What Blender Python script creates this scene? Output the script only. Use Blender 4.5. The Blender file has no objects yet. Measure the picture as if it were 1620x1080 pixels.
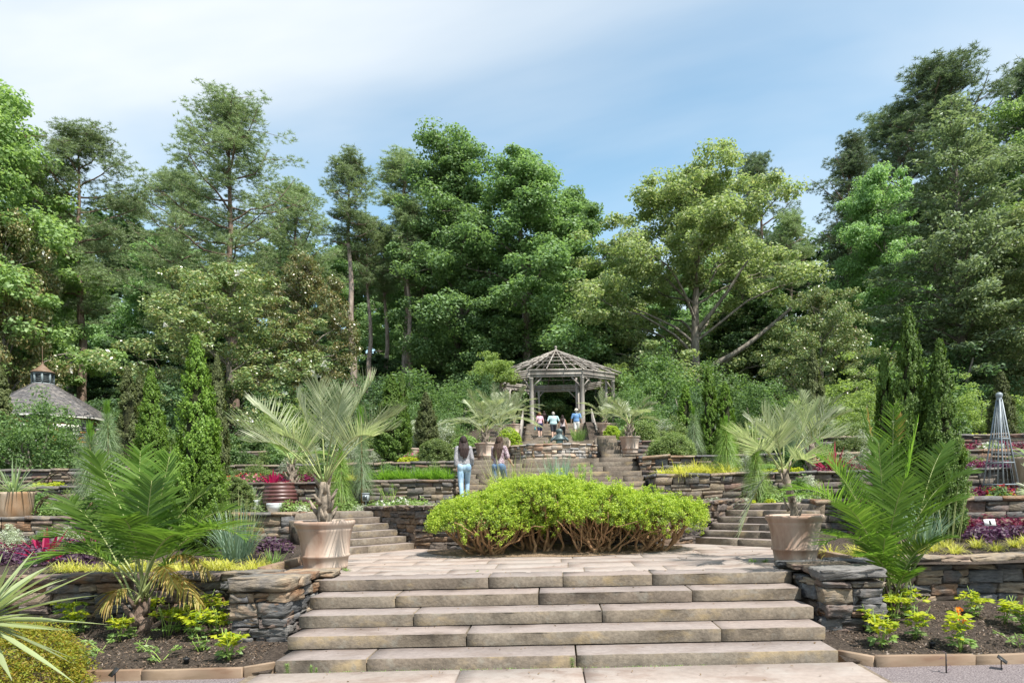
import bpy, math, random
import numpy as np
from mathutils import Matrix, Vector

SC = bpy.context.scene
COL = SC.collection
PI = math.pi
R = math.radians

# ------------------------------------------------------------------ camera, sky, sun, exposure
FPX = 1050.0            # focal length in pixels of a 1620 px wide picture
CX, HY = 876.0, 777.0   # vanishing point of the garden axis, horizon
HC = 1.911              # eye height
RHO = R(1.1)            # the camera was held slightly rolled
cam_d = bpy.data.cameras.new('camera')
cam = bpy.data.objects.new('camera', cam_d)
COL.objects.link(cam)
cam_d.sensor_width = 36.0
cam_d.sensor_fit = 'HORIZONTAL'
cam_d.lens = FPX / 1620.0 * 36.0
cam_d.shift_x = -(CX - 810.0) / 1620.0
cam_d.shift_y = (HY - 540.0) / 1620.0
cam_d.clip_start = 0.1
cam_d.clip_end = 3000.0
c_, s_ = math.cos(RHO), math.sin(RHO)
cam.matrix_world = Matrix(((c_, s_, 0, 0), (0, 0, -1, 0), (-s_, c_, 0, HC), (0, 0, 0, 1)))
SC.camera = cam

SUNV = Vector((0.36, -0.33, 0.87)).normalized()
world = bpy.data.worlds.new('World')
SC.world = world
world.use_nodes = True
wn, wl = world.node_tree.nodes, world.node_tree.links
wn.clear()
w_out = wn.new('ShaderNodeOutputWorld')
w_bg = wn.new('ShaderNodeBackground')
w_sky = wn.new('ShaderNodeTexSky')
w_sky.sky_type = 'NISHITA'
w_sky.sun_disc = False
w_sky.sun_elevation = math.asin(SUNV.z)
w_sky.sun_rotation = math.atan2(SUNV.x, SUNV.y)
w_sky.air_density = 1.0
w_sky.dust_density = 0.7
w_sky.ozone_density = 0.1
w_bg.inputs["Strength"].default_value = 0.135
# thin high cloud
w_tc = wn.new('ShaderNodeTexCoord')
w_sep = wn.new('ShaderNodeSeparateXYZ')
w_add = wn.new('ShaderNodeMath'); w_add.operation = 'ADD'; w_add.inputs[1].default_value = 0.32
w_dx = wn.new('ShaderNodeMath'); w_dx.operation = 'DIVIDE'
w_dy = wn.new('ShaderNodeMath'); w_dy.operation = 'DIVIDE'
w_cmb = wn.new('ShaderNodeCombineXYZ')
w_map = wn.new('ShaderNodeMapping')
w_map.inputs['Location'].default_value = (-7.047, -13.966, 0.0)
w_map.inputs['Rotation'].default_value = (0, 0, 0.376)
w_map.inputs['Scale'].default_value = (0.55, 1.0, 1.0)
w_n1 = wn.new('ShaderNodeTexNoise')
w_n1.inputs['Scale'].default_value = 1.15
w_n1.inputs['Detail'].default_value = 6.0
w_n1.inputs['Roughness'].default_value = 0.48
w_n1.inputs['Distortion'].default_value = 0.35
w_rmp = wn.new('ShaderNodeValToRGB')
w_rmp.color_ramp.elements[0].position = 0.36
w_rmp.color_ramp.elements[0].color = (0.0, 0.0, 0.0, 1)
w_rmp.color_ramp.elements[1].position = 0.62
w_rmp.color_ramp.elements[1].color = (0.97, 0.97, 0.97, 1)
w_mix = wn.new('ShaderNodeMixRGB')
w_mix.inputs['Color2'].default_value = (3.9, 4.1, 4.25, 1)
wl.new(w_tc.outputs['Generated'], w_sep.inputs[0])
wl.new(w_sep.outputs['Z'], w_add.inputs[0])
wl.new(w_sep.outputs['X'], w_dx.inputs[0]); wl.new(w_add.outputs[0], w_dx.inputs[1])
wl.new(w_sep.outputs['Y'], w_dy.inputs[0]); wl.new(w_add.outputs[0], w_dy.inputs[1])
wl.new(w_dx.outputs[0], w_cmb.inputs[0]); wl.new(w_dy.outputs[0], w_cmb.inputs[1])
wl.new(w_cmb.outputs[0], w_map.inputs['Vector'])
wl.new(w_map.outputs[0], w_n1.inputs['Vector'])
wl.new(w_n1.outputs['Fac'], w_rmp.inputs[0])
wl.new(w_rmp.outputs[0], w_mix.inputs['Fac'])
w_tint = wn.new('ShaderNodeMixRGB'); w_tint.blend_type = 'MULTIPLY'; w_tint.inputs[0].default_value = 1.0
w_tint.inputs[2].default_value = (1.03, 1.13, 0.98, 1)
wl.new(w_sky.outputs[0], w_tint.inputs[1]); wl.new(w_tint.outputs[0], w_mix.inputs['Color1'])
wl.new(w_mix.outputs[0], w_bg.inputs['Color'])
wl.new(w_bg.outputs[0], w_out.inputs['Surface'])

sun_d = bpy.data.lights.new('sun', 'SUN')
sun_d.energy = 4.6
sun_d.angle = R(0.5)
sun_d.color = (1.0, 0.95, 0.87)
sun = bpy.data.objects.new('sun', sun_d)
COL.objects.link(sun)
sun.rotation_euler = SUNV.to_track_quat('Z', 'Y').to_euler()
sun.location = (0, 0, 60)

SC.view_settings.view_transform = 'Standard'
SC.view_settings.look = 'None'
SC.view_settings.gamma = 1.0
SC.view_settings.use_curve_mapping = False
SC.view_settings.exposure = 0.95
SC.render.engine = 'CYCLES'
SC.cycles.max_bounces = 8
SC.cycles.diffuse_bounces = 4
SC.cycles.glossy_bounces = 2
SC.cycles.transmission_bounces = 4
SC.cycles.transparent_max_bounces = 4
SC.cycles.use_denoising = True

# ------------------------------------------------------------------ helpers
def px(x, y, d):
    """photo pixel + distance along the axis -> world point"""
    u, v = (x - CX) / FPX, (HY - y) / FPX
    return np.array((d * (u * c_ + v * s_), d, HC + d * (-u * s_ + v * c_)))

def pxx(x, d, y=777):
    return px(x, y, d)[0]

def nrm(v):
    return v / np.maximum(np.linalg.norm(v, axis=-1, keepdims=True), 1e-9)

def mesh(name, V, Fs, mat=None, smooth=False):
    me = bpy.data.meshes.new(name)
    V = np.ascontiguousarray(V, dtype=np.float32)
    if not isinstance(Fs, (list, tuple)):
        Fs = [Fs]
    Fs = [np.asarray(f, dtype=np.int32) for f in Fs if len(f)]
    loops = np.concatenate([f.ravel() for f in Fs]).astype(np.int32)
    tot = np.concatenate([np.full(len(f), f.shape[1], dtype=np.int32) for f in Fs])
    st = np.concatenate([[0], np.cumsum(tot)[:-1]]).astype(np.int32)
    me.vertices.add(len(V)); me.vertices.foreach_set('co', V.ravel())
    me.loops.add(len(loops)); me.loops.foreach_set('vertex_index', loops)
    me.polygons.add(len(tot)); me.polygons.foreach_set('loop_start', st)
    if smooth:
        me.polygons.foreach_set('use_smooth', np.ones(len(tot), dtype=bool))
    me.update(calc_edges=True)
    if mat is not None:
        me.materials.append(mat)
    return me

class Acc:
    """collects geometry pieces for one mesh"""
    def __init__(self):
        self.V, self.F, self.n = [], {}, 0
    def add(self, V, F):
        V = np.asarray(V, dtype=np.float64)
        Fs = F if isinstance(F, (list, tuple)) else [F]
        for f in Fs:
            f = np.asarray(f)
            if len(f):
                self.F.setdefault(f.shape[1], []).append(f + self.n)
        self.V.append(V); self.n += len(V)
        return self
    def build(self, name, mat=None, smooth=False):
        return mesh(name, np.concatenate(self.V), [np.concatenate(v) for v in self.F.values()], mat, smooth)

def thing(name, label, cat, loc=(0, 0, 0), rotz=0.0, group=None, scale=1.0):
    o = bpy.data.objects.new(name, None)
    o.empty_display_size = 0.2
    COL.objects.link(o)
    o.location = loc
    o.rotation_euler = (0, 0, rotz)
    o.scale = (scale, scale, scale) if not isinstance(scale, tuple) else scale
    o['label'] = label; o['category'] = cat
    if group:
        o['group'] = group
    return o

def part(name, me, parent=None, loc=(0, 0, 0), rot=(0, 0, 0), scl=(1, 1, 1)):
    o = bpy.data.objects.new(name, me)
    COL.objects.link(o)
    o.location = loc; o.rotation_euler = rot; o.scale = scl
    if parent is not None:
        o.parent = parent
    return o

def tag(o, label, cat, group=None):
    o['label'] = label; o['category'] = cat
    if group:
        o['group'] = group
    return o

def struct(name, me, parent=None, loc=(0, 0, 0)):
    o = part(name, me, parent, loc)
    if parent is None:
        o['kind'] = 'structure'
    return o

def kids(o):
    return [c for c in bpy.data.objects if c.parent is o]

def dup(root, loc, rotz=0.0, scale=1.0, label=None, group=None, children=None):
    r = root.copy(); COL.objects.link(r)
    r.location = loc; r.rotation_euler = (0, 0, rotz)
    r.scale = (scale, scale, scale) if not isinstance(scale, tuple) else scale
    if label: r['label'] = label
    if group: r['group'] = group
    for ch in (children if children is not None else list(root.children)):
        c = ch.copy(); COL.objects.link(c); c.parent = r
        for g in ch.children:
            d = g.copy(); COL.objects.link(d); d.parent = c
    return r

# ---- shapes
BOXF = np.array([[0, 3, 2, 1], [4, 5, 6, 7], [0, 1, 5, 4], [1, 2, 6, 5], [2, 3, 7, 6], [3, 0, 4, 7]])
def box(c, s):
    x, y, z = s[0] / 2, s[1] / 2, s[2] / 2
    V = np.array([[-x, -y, -z], [x, -y, -z], [x, y, -z], [-x, y, -z], [-x, -y, z], [x, -y, z], [x, y, z], [-x, y, z]])
    return V + np.asarray(c), BOXF

def bar(p, q, w, h, up=(0, 0, 1)):
    p, q = np.asarray(p, float), np.asarray(q, float)
    d = q - p; L = np.linalg.norm(d); d = d / L
    s = np.cross(d, up); s = s / max(np.linalg.norm(s), 1e-9); u = np.cross(s, d)
    V = []
    for a in (p, q):
        for (i, j) in ((-1, -1), (1, -1), (1, 1), (-1, 1)):
            V.append(a + s * i * w / 2 + u * j * h / 2)
    V = np.array(V)
    return V, np.array([[0, 3, 2, 1], [4, 5, 6, 7], [0, 1, 5, 4], [1, 2, 6, 5], [2, 3, 7, 6], [3, 0, 4, 7]])[:, ::-1]

def tube(P, rad, n=6, cap=True):
    P = np.asarray(P, float); m = len(P)
    rad = np.broadcast_to(np.asarray(rad, float), (m,))
    T = nrm(np.gradient(P, axis=0))
    ref = np.array((0.0, 0, 1)) if abs(T[0][2]) < 0.8 else np.array((1.0, 0, 0))
    S = np.zeros_like(P)
    s = ref - T[0] * np.dot(ref, T[0]); s /= np.linalg.norm(s)
    for i in range(m):
        s = s - T[i] * np.dot(s, T[i]); s /= max(np.linalg.norm(s), 1e-9); S[i] = s
    B = np.cross(T, S)
    a = np.arange(n) * 2 * PI / n
    V = (P[:, None, :] + rad[:, None, None] * (np.cos(a)[None, :, None] * S[:, None, :] + np.sin(a)[None, :, None] * B[:, None, :])).reshape(-1, 3)
    i = np.arange(m - 1)[:, None] * n; j = np.arange(n)[None, :]; k = (j + 1) % n
    F = np.stack([i + j, i + k, i + n + k, i + n + j], -1).reshape(-1, 4)
    if cap:
        V = np.concatenate([V, P[:1], P[-1:]])
        a0, a1 = m * n, m * n + 1
        jj = np.arange(n); kk = (jj + 1) % n
        T3 = np.concatenate([np.stack([np.full(n, a0), kk, jj], -1), np.stack([np.full(n, a1), (m - 1) * n + jj, (m - 1) * n + kk], -1)])
        return V, [F, T3]
    return V, [F]

def bez(p0, p1, p2, n=8, p3=None):
    t = np.linspace(0, 1, n)[:, None]
    p0, p1, p2 = (np.asarray(a, float) for a in (p0, p1, p2))
    if p3 is None:
        return (1 - t) ** 2 * p0 + 2 * t * (1 - t) * p1 + t * t * p2
    p3 = np.asarray(p3, float)
    return (1 - t) ** 3 * p0 + 3 * t * (1 - t) ** 2 * p1 + 3 * t * t * (1 - t) * p2 + t ** 3 * p3

def lathe(prof, n=32, cap_bottom=True, cap_top=False):
    prof = np.asarray(prof, float); m = len(prof)
    a = np.arange(n) * 2 * PI / n
    V = np.stack([prof[:, 0:1] * np.cos(a), prof[:, 0:1] * np.sin(a), np.broadcast_to(prof[:, 1:2], (m, n))], -1).reshape(-1, 3)
    i = np.arange(m - 1)[:, None] * n; j = np.arange(n)[None, :]; k = (j + 1) % n
    F = [np.stack([i + j, i + k, i + n + k, i + n + j], -1).reshape(-1, 4)]
    if cap_bottom: F.append(np.arange(n)[None, ::-1])
    if cap_top: F.append(((m - 1) * n + np.arange(n))[None, :])
    return V, F

def leaves(C, N, L, W, rng, T=None):
    """flat four-cornered leaves at C with normal N"""
    n = len(C)
    if T is None:
        T = rng.normal(size=(n, 3))
    T = T - N * np.sum(T * N, 1, keepdims=True)
    T = nrm(T); B = np.cross(N, T)
    L = np.broadcast_to(L, (n,))[:, None]; W = np.broadcast_to(W, (n,))[:, None]
    V = np.stack([C - T * L / 2, C + B * W / 2 + T * L * 0.05, C + T * L / 2, C - B * W / 2 + T * L * 0.05], 1).reshape(-1, 3)
    return V, np.arange(4 * n).reshape(n, 4)

def strips(P, D, L, W, sag, S=4, ref=None, prof=None):
    """tapering blades that start at P towards D and sag under their weight"""
    n = len(P)
    L = np.broadcast_to(L, (n,)); W = np.broadcast_to(W, (n,)); sag = np.broadcast_to(sag, (n,))
    if ref is None:
        ref = np.tile((0.0, 0, 1), (n, 1))
    side = np.cross(D, ref); ln = np.linalg.norm(side, axis=1)
    bad = ln < 0.05
    if bad.any():
        side[bad] = np.array((1.0, 0.3, 0))
    side = nrm(side)
    s = np.linspace(0, 1, S + 1)
    if prof is None:
        prof = np.interp(s, [0, 0.25, 0.6, 1], [0.6, 1, 0.8, 0.06])
    C = P[:, None, :] + D[:, None, :] * (L[:, None] * s)[:, :, None]
    C[:, :, 2] -= (sag * L)[:, None] * s[None, :] ** 2
    off = side[:, None, :] * (W[:, None] * prof[None, :] / 2)[:, :, None]
    V = np.stack([C - off, C + off], 2).reshape(-1, 3)
    b = (np.arange(n) * 2 * (S + 1))[:, None] + (np.arange(S) * 2)[None, :]
    F = np.stack([b, b + 1, b + 3, b + 2], -1).reshape(-1, 4)
    return V, F

def rdir(rng, n):
    return nrm(rng.normal(size=(n, 3)))

def azel(az, el):
    return np.stack([np.cos(el) * np.cos(az), np.cos(el) * np.sin(az), np.sin(el)], -1)

# ------------------------------------------------------------------ materials
MATS = {}
def newmat(name):
    m = bpy.data.materials.new(name); m.use_nodes = True
    nt = m.node_tree; b = nt.nodes['Principled BSDF']
    return m, nt.nodes, nt.links, b

def ramp(nodes, cols, pos=None, interp='LINEAR'):
    r = nodes.new('ShaderNodeValToRGB'); cr = r.color_ramp; cr.interpolation = interp
    n = len(cols)
    pos = pos or [i / max(n - 1, 1) for i in range(n)]
    while len(cr.elements) < n:
        cr.elements.new(0.5)
    for e, c, p in zip(cr.elements, cols, pos):
        e.position = p; e.color = (*c, 1)
    return r

def leafmat(name, cols, trans=0.3, rough=0.5, spec=0.35, objvar=0.25, tcol=None, k=1.0):
    """cols: colours picked at random for each leaf"""
    if k > 1:
        m_ = [0.3 * c[0] + 0.6 * c[1] + 0.1 * c[2] for c in cols]
        cols = [tuple(k * (x * 0.76 + g_ * 0.24) for x in c) for c, g_ in zip(cols, m_)]
    m, N, L, b = newmat(name)
    geo = N.new('ShaderNodeNewGeometry'); oi = N.new('ShaderNodeObjectInfo')
    r = ramp(N, cols)
    L.new(geo.outputs['Random Per Island'], r.inputs[0])
    hsv = N.new('ShaderNodeHueSaturation')
    mv = N.new('ShaderNodeMapRange')
    mv.inputs['To Min'].default_value = 1 - objvar; mv.inputs['To Max'].default_value = 1 + objvar
    L.new(oi.outputs['Random'], mv.inputs['Value'])
    L.new(mv.outputs[0], hsv.inputs['Value'])
    L.new(r.outputs[0], hsv.inputs['Color'])
    L.new(hsv.outputs[0], b.inputs['Base Color'])
    b.inputs['Roughness'].default_value = rough
    b.inputs['Specular IOR Level'].default_value = spec
    trans = min(trans + 0.14, 0.5) if trans > 0 else 0
    if trans > 0:
        tr = N.new('ShaderNodeBsdfTranslucent')
        mx = N.new('ShaderNodeMixShader'); mx.inputs[0].default_value = trans
        g = N.new('ShaderNodeMixRGB'); g.blend_type = 'MULTIPLY'; g.inputs[0].default_value = 1
        g.inputs[2].default_value = (*(tcol or (1.15, 1.2, 0.7)), 1)
        L.new(hsv.outputs[0], g.inputs[1]); L.new(g.outputs[0], tr.inputs['Color'])
        out = N['Material Output']
        L.new(b.outputs[0], mx.inputs[1]); L.new(tr.outputs[0], mx.inputs[2])
        L.new(mx.outputs[0], out.inputs['Surface'])
    return m

def stonemat(name, cols, pos=None, scale=9.0, bump=0.6, rough=0.85, streak=(1, 1, 3), vary=0.55, dist=0.02, interp='LINEAR', stain=None):
    """each stone gets its own colour out of cols, with grain and blotches"""
    m, N, L, b = newmat(name)
    oi = N.new('ShaderNodeObjectInfo'); geo = N.new('ShaderNodeNewGeometry')
    r = ramp(N, cols, pos, interp)
    n0 = N.new('ShaderNodeTexNoise'); n0.inputs['Scale'].default_value = 3.5; n0.inputs['Detail'].default_value = 4
    mp = N.new('ShaderNodeMapping'); mp.inputs['Scale'].default_value = streak
    L.new(geo.outputs['Position'], n0.inputs['Vector'])
    L.new(geo.outputs['Position'], mp.inputs['Vector'])
    ad = N.new('ShaderNodeMath'); ad.operation = 'MULTIPLY_ADD'
    L.new(n0.outputs['Fac'], ad.inputs[0]); ad.inputs[1].default_value = 0.45
    sb = N.new('ShaderNodeMath'); sb.operation = 'SUBTRACT'; sb.inputs[1].default_value = 0.22
    L.new(oi.outputs['Random'], sb.inputs[0]); L.new(sb.outputs[0], ad.inputs[2])
    L.new(ad.outputs[0], r.inputs[0])
    n1 = N.new('ShaderNodeTexNoise'); n1.inputs['Scale'].default_value = scale; n1.inputs['Detail'].default_value = 8
    n1.inputs['Roughness'].default_value = 0.65
    L.new(mp.outputs[0], n1.inputs['Vector'])
    mv = N.new('ShaderNodeMapRange'); mv.inputs['From Min'].default_value = 0.25; mv.inputs['From Max'].default_value = 0.75
    mv.inputs['To Min'].default_value = 1 - vary; mv.inputs['To Max'].default_value = 1 + vary
    L.new(n1.outputs['Fac'], mv.inputs['Value'])
    mu = N.new('ShaderNodeMixRGB'); mu.blend_type = 'MULTIPLY'; mu.inputs[0].default_value = 1
    L.new(r.outputs[0], mu.inputs[1]); L.new(mv.outputs[0], mu.inputs[2])
    src = mu.outputs[0]
    for q, (col, sc_, lo_, hi_, st_) in enumerate(stain or []):
        ns = N.new('ShaderNodeTexNoise'); ns.inputs['Scale'].default_value = sc_; ns.inputs['Detail'].default_value = 7; ns.inputs['Roughness'].default_value = 0.6
        ms = N.new('ShaderNodeMapping'); ms.inputs['Scale'].default_value = st_; ms.inputs['Location'].default_value = (3.7 * q, 1.3 * q, 5.1 * q)
        L.new(geo.outputs['Position'], ms.inputs['Vector']); L.new(ms.outputs[0], ns.inputs['Vector'])
        rs = ramp(N, [(0, 0, 0), (0.85, 0.85, 0.85)], [lo_, hi_]); L.new(ns.outputs['Fac'], rs.inputs[0])
        mxs = N.new('ShaderNodeMixRGB'); mxs.inputs[2].default_value = (*col, 1)
        L.new(rs.outputs[0], mxs.inputs[0]); L.new(src, mxs.inputs[1]); src = mxs.outputs[0]
    L.new(src, b.inputs['Base Color'])
    b.inputs['Roughness'].default_value = rough
    b.inputs['Specular IOR Level'].default_value = 0.3
    bp = N.new('ShaderNodeBump'); bp.inputs['Strength'].default_value = bump; bp.inputs['Distance'].default_value = dist
    L.new(n1.outputs['Fac'], bp.inputs['Height']); L.new(bp.outputs[0], b.inputs['Normal'])
    return m

def noisemat(name, c1, c2, scale=4, detail=8, rough=0.8, bump=0.3, dist=0.01, stretch=(1, 1, 1), lo=0.35, hi=0.65, spec=0.3, metal=0.0, c3=None, s3=0.7, space='Position'):
    m, N, L, b = newmat(name)
    geo = N.new('ShaderNodeNewGeometry'); mp = N.new('ShaderNodeMapping'); mp.inputs['Scale'].default_value = stretch
    if space == 'Object':
        tc = N.new('ShaderNodeTexCoord'); L.new(tc.outputs['Object'], mp.inputs['Vector'])
    else:
        L.new(geo.outputs['Position'], mp.inputs['Vector'])
    n1 = N.new('ShaderNodeTexNoise'); n1.inputs['Scale'].default_value = scale; n1.inputs['Detail'].default_value = detail
    n1.inputs['Roughness'].default_value = 0.62
    L.new(mp.outputs[0], n1.inputs['Vector'])
    r = ramp(N, [c1, c2], [lo, hi]); L.new(n1.outputs['Fac'], r.inputs[0])
    src = r.outputs[0]
    if c3 is not None:
        n2 = N.new('ShaderNodeTexNoise'); n2.inputs['Scale'].default_value = s3; n2.inputs['Detail'].default_value = 6
        L.new(mp.outputs[0], n2.inputs['Vector'])
        r2 = ramp(N, [(0, 0, 0), (1, 1, 1)], [0.48, 0.64]); L.new(n2.outputs['Fac'], r2.inputs[0])
        mx = N.new('ShaderNodeMixRGB'); mx.inputs[2].default_value = (*c3, 1)
        L.new(r2.outputs[0], mx.inputs[0]); L.new(src, mx.inputs[1]); src = mx.outputs[0]
    L.new(src, b.inputs['Base Color'])
    b.inputs['Roughness'].default_value = rough; b.inputs['Specular IOR Level'].default_value = spec
    b.inputs['Metallic'].default_value = metal
    if bump:
        bp = N.new('ShaderNodeBump'); bp.inputs['Strength'].default_value = bump; bp.inputs['Distance'].default_value = dist
        L.new(n1.outputs['Fac'], bp.inputs['Height']); L.new(bp.outputs[0], b.inputs['Normal'])
    return m

M = {}
M['soil'] = noisemat('soil', (0.022, 0.016, 0.012), (0.105, 0.08, 0.062), scale=38, rough=0.95, bump=1.0, dist=0.05, c3=(0.045, 0.033, 0.025), s3=9)
M['forest_floor'] = noisemat('forest_floor', (0.03, 0.04, 0.015), (0.09, 0.08, 0.04), scale=0.8, rough=0.95, bump=0.6, dist=0.1)
M['gravel'] = noisemat('gravel', (0.10, 0.08, 0.085), (0.30, 0.26, 0.26), scale=60, rough=0.95, bump=1.0, dist=0.03)
M['path'] = noisemat('path', (0.24, 0.19, 0.14), (0.34, 0.285, 0.23), scale=6, rough=0.9, bump=0.3)
M['joint'] = noisemat('joint_sand', (0.10, 0.08, 0.06), (0.2, 0.16, 0.12), scale=20, rough=1, bump=0.5)
M['core'] = noisemat('wall_core', (0.018, 0.014, 0.011), (0.05, 0.04, 0.032), scale=20, rough=1, bump=0.5)
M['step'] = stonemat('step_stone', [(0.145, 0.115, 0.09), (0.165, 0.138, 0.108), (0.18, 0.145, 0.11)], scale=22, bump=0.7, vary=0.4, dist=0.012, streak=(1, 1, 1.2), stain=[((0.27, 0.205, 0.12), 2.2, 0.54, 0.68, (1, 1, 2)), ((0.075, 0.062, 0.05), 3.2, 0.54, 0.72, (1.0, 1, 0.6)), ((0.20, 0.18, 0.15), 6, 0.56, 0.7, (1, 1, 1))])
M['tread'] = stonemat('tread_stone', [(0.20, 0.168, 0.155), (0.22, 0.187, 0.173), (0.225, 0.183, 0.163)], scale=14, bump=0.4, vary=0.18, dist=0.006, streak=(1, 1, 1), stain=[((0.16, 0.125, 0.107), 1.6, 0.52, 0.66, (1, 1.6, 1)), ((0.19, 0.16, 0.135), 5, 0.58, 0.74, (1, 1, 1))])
M['flag'] = stonemat('flagstone', [(0.25, 0.205, 0.18), (0.275, 0.235, 0.21), (0.285, 0.225, 0.19)], scale=12, bump=0.4, vary=0.16, dist=0.006, streak=(1, 1, 1), stain=[((0.20, 0.15, 0.125), 1.3, 0.52, 0.62, (1, 1.8, 1)), ((0.30, 0.265, 0.24), 1.9, 0.5, 0.66, (1, 1.5, 1)), ((0.17, 0.14, 0.12), 6, 0.6, 0.76, (1, 1, 1))])
M['wall_near'] = stonemat('wall_stone_slate', [(0.10, 0.10, 0.103), (0.165, 0.155, 0.145), (0.085, 0.085, 0.09), (0.25, 0.20, 0.145), (0.20, 0.11, 0.06), (0.13, 0.12, 0.11), (0.27, 0.21, 0.145), (0.16, 0.115, 0.095), (0.12, 0.115, 0.112)], scale=14, bump=1.0, vary=0.6, dist=0.03, streak=(0.6, 0.6, 2.4))
M['wall_dark'] = stonemat('wall_stone_brown', [(0.095, 0.075, 0.062), (0.15, 0.12, 0.10), (0.10, 0.095, 0.095), (0.20, 0.13, 0.08), (0.12, 0.10, 0.09), (0.17, 0.14, 0.12)], scale=14, bump=1.0, vary=0.5, dist=0.025, streak=(0.8, 0.8, 2.0))
M['wall_tan'] = stonemat('wall_stone_tan', [(0.115, 0.105, 0.097), (0.19, 0.155, 0.115), (0.085, 0.083, 0.083), (0.215, 0.17, 0.12), (0.14, 0.11, 0.09), (0.14, 0.13, 0.122), (0.10, 0.097, 0.096), (0.17, 0.10, 0.075)], scale=14, bump=1.0, vary=0.5, dist=0.025, streak=(0.8, 0.8, 2.0))
M['wall_pool'] = stonemat('wall_stone_pool', [(0.27, 0.26, 0.25), (0.34, 0.26, 0.19), (0.22, 0.22, 0.225), (0.42, 0.35, 0.27), (0.31, 0.2, 0.14)], scale=7, bump=0.7, vary=0.4, dist=0.03)
M['edging'] = noisemat('edging_stone', (0.19, 0.135, 0.09), (0.29, 0.215, 0.155), scale=3, rough=0.8, bump=0.25, stretch=(1, 1, 4), c3=(0.16, 0.10, 0.065), s3=1.5)
M['terracotta'] = noisemat('weathered_terracotta', (0.26, 0.165, 0.12), (0.40, 0.29, 0.23), scale=5, rough=0.9, bump=0.15, stretch=(1, 1, 0.35), c3=(0.44, 0.36, 0.30), s3=1.9, space='Object', spec=0.1)
M['bark_pine'] = noisemat('pine_bark', (0.09, 0.06, 0.045), (0.26, 0.19, 0.15), scale=6, rough=0.95, bump=1, dist=0.08, stretch=(1, 1, 0.25))
M['bark_pale'] = noisemat('pale_pine_bark', (0.17, 0.13, 0.11), (0.42, 0.34, 0.29), scale=6, rough=0.95, bump=1, dist=0.08, stretch=(1, 1, 0.25))
M['bark_grey'] = noisemat('grey_bark', (0.10, 0.085, 0.07), (0.28, 0.25, 0.21), scale=5, rough=0.95, bump=0.8, dist=0.06, stretch=(1, 1, 0.3))
M['bark_warm'] = noisemat('shrub_bark', (0.17, 0.09, 0.045), (0.42, 0.26, 0.14), scale=18, rough=0.85, bump=0.5, stretch=(1, 1, 0.3))
M['stem'] = noisemat('green_stem', (0.16, 0.25, 0.05), (0.28, 0.38, 0.08), scale=10, rough=0.6, bump=0)
M['palm_trunk'] = noisemat('palm_trunk', (0.10, 0.08, 0.06), (0.34, 0.28, 0.22), scale=16, rough=0.95, bump=1, dist=0.03, stretch=(1, 1, 0.5))
M['wood'] = noisemat('weathered_wood', (0.23, 0.205, 0.18), (0.40, 0.37, 0.335), scale=5, rough=0.85, bump=0.3, stretch=(1, 1, 0.3), c3=(0.22, 0.19, 0.17))
M['water'] = noisemat('pond_water', (0.015, 0.02, 0.012), (0.03, 0.035, 0.02), scale=4, rough=0.06, bump=0.1, spec=0.5)

# leaves
M['lf_poplar'] = leafmat('poplar_leaf', [(0.045, 0.085, 0.025), (0.065, 0.125, 0.035), (0.09, 0.155, 0.045)], k=3.09)
M['lf_bright'] = leafmat('bright_leaf', [(0.075, 0.14, 0.03), (0.11, 0.19, 0.04), (0.15, 0.23, 0.06)], trans=0.38, k=1.70)
M['lf_oak'] = leafmat('oak_leaf', [(0.06, 0.09, 0.028), (0.085, 0.125, 0.038), (0.115, 0.15, 0.05), (0.14, 0.15, 0.06)], rough=0.42, k=2.40)
M['lf_dark'] = leafmat('dark_leaf', [(0.025, 0.055, 0.018), (0.04, 0.085, 0.028), (0.055, 0.105, 0.033)], k=2.23)
M['lf_magnolia'] = leafmat('magnolia_leaf', [(0.035, 0.065, 0.016), (0.06, 0.10, 0.022), (0.085, 0.125, 0.03), (0.11, 0.14, 0.04), (0.13, 0.11, 0.03)], trans=0.15, rough=0.3, spec=0.6, k=3.07)
M['lf_magrust'] = leafmat('rusty_magnolia_leaf', [(0.05, 0.08, 0.018), (0.085, 0.11, 0.025), (0.11, 0.12, 0.028), (0.18, 0.125, 0.035), (0.10, 0.12, 0.03)], trans=0.15, rough=0.3, spec=0.6, k=1.94)
M['lf_pine'] = leafmat('pine_needle', [(0.055, 0.085, 0.035), (0.085, 0.125, 0.048), (0.11, 0.145, 0.06)], trans=0.2, rough=0.45, k=2.67)
M['lf_pinedark'] = leafmat('pine_needle_dark', [(0.035, 0.06, 0.03), (0.055, 0.085, 0.04), (0.075, 0.105, 0.05)], trans=0.2, rough=0.45, k=2.45)
M['lf_cedar'] = leafmat('cedar_needle', [(0.06, 0.09, 0.045), (0.09, 0.13, 0.06), (0.12, 0.155, 0.08)], trans=0.2, k=3.12)
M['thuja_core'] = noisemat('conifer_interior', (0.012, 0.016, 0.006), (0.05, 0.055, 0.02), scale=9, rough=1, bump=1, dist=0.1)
M['lf_thuja'] = leafmat('thuja_spray', [(0.09, 0.175, 0.022), (0.155, 0.275, 0.035), (0.23, 0.35, 0.055)], trans=0.25, objvar=0.12)
M['lf_thujamid'] = leafmat('mid_thuja_spray', [(0.065, 0.125, 0.022), (0.115, 0.20, 0.035), (0.18, 0.27, 0.05)], trans=0.25, objvar=0.12)
M['lf_thujadk'] = leafmat('old_thuja_spray', [(0.055, 0.075, 0.016), (0.09, 0.115, 0.022), (0.125, 0.15, 0.035)], trans=0.25, objvar=0.12, k=1.6)
M['lf_shrub'] = leafmat('shrub_leaf', [(0.045, 0.10, 0.02), (0.075, 0.15, 0.03), (0.11, 0.19, 0.04)], trans=0.35, k=1.57)
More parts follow.
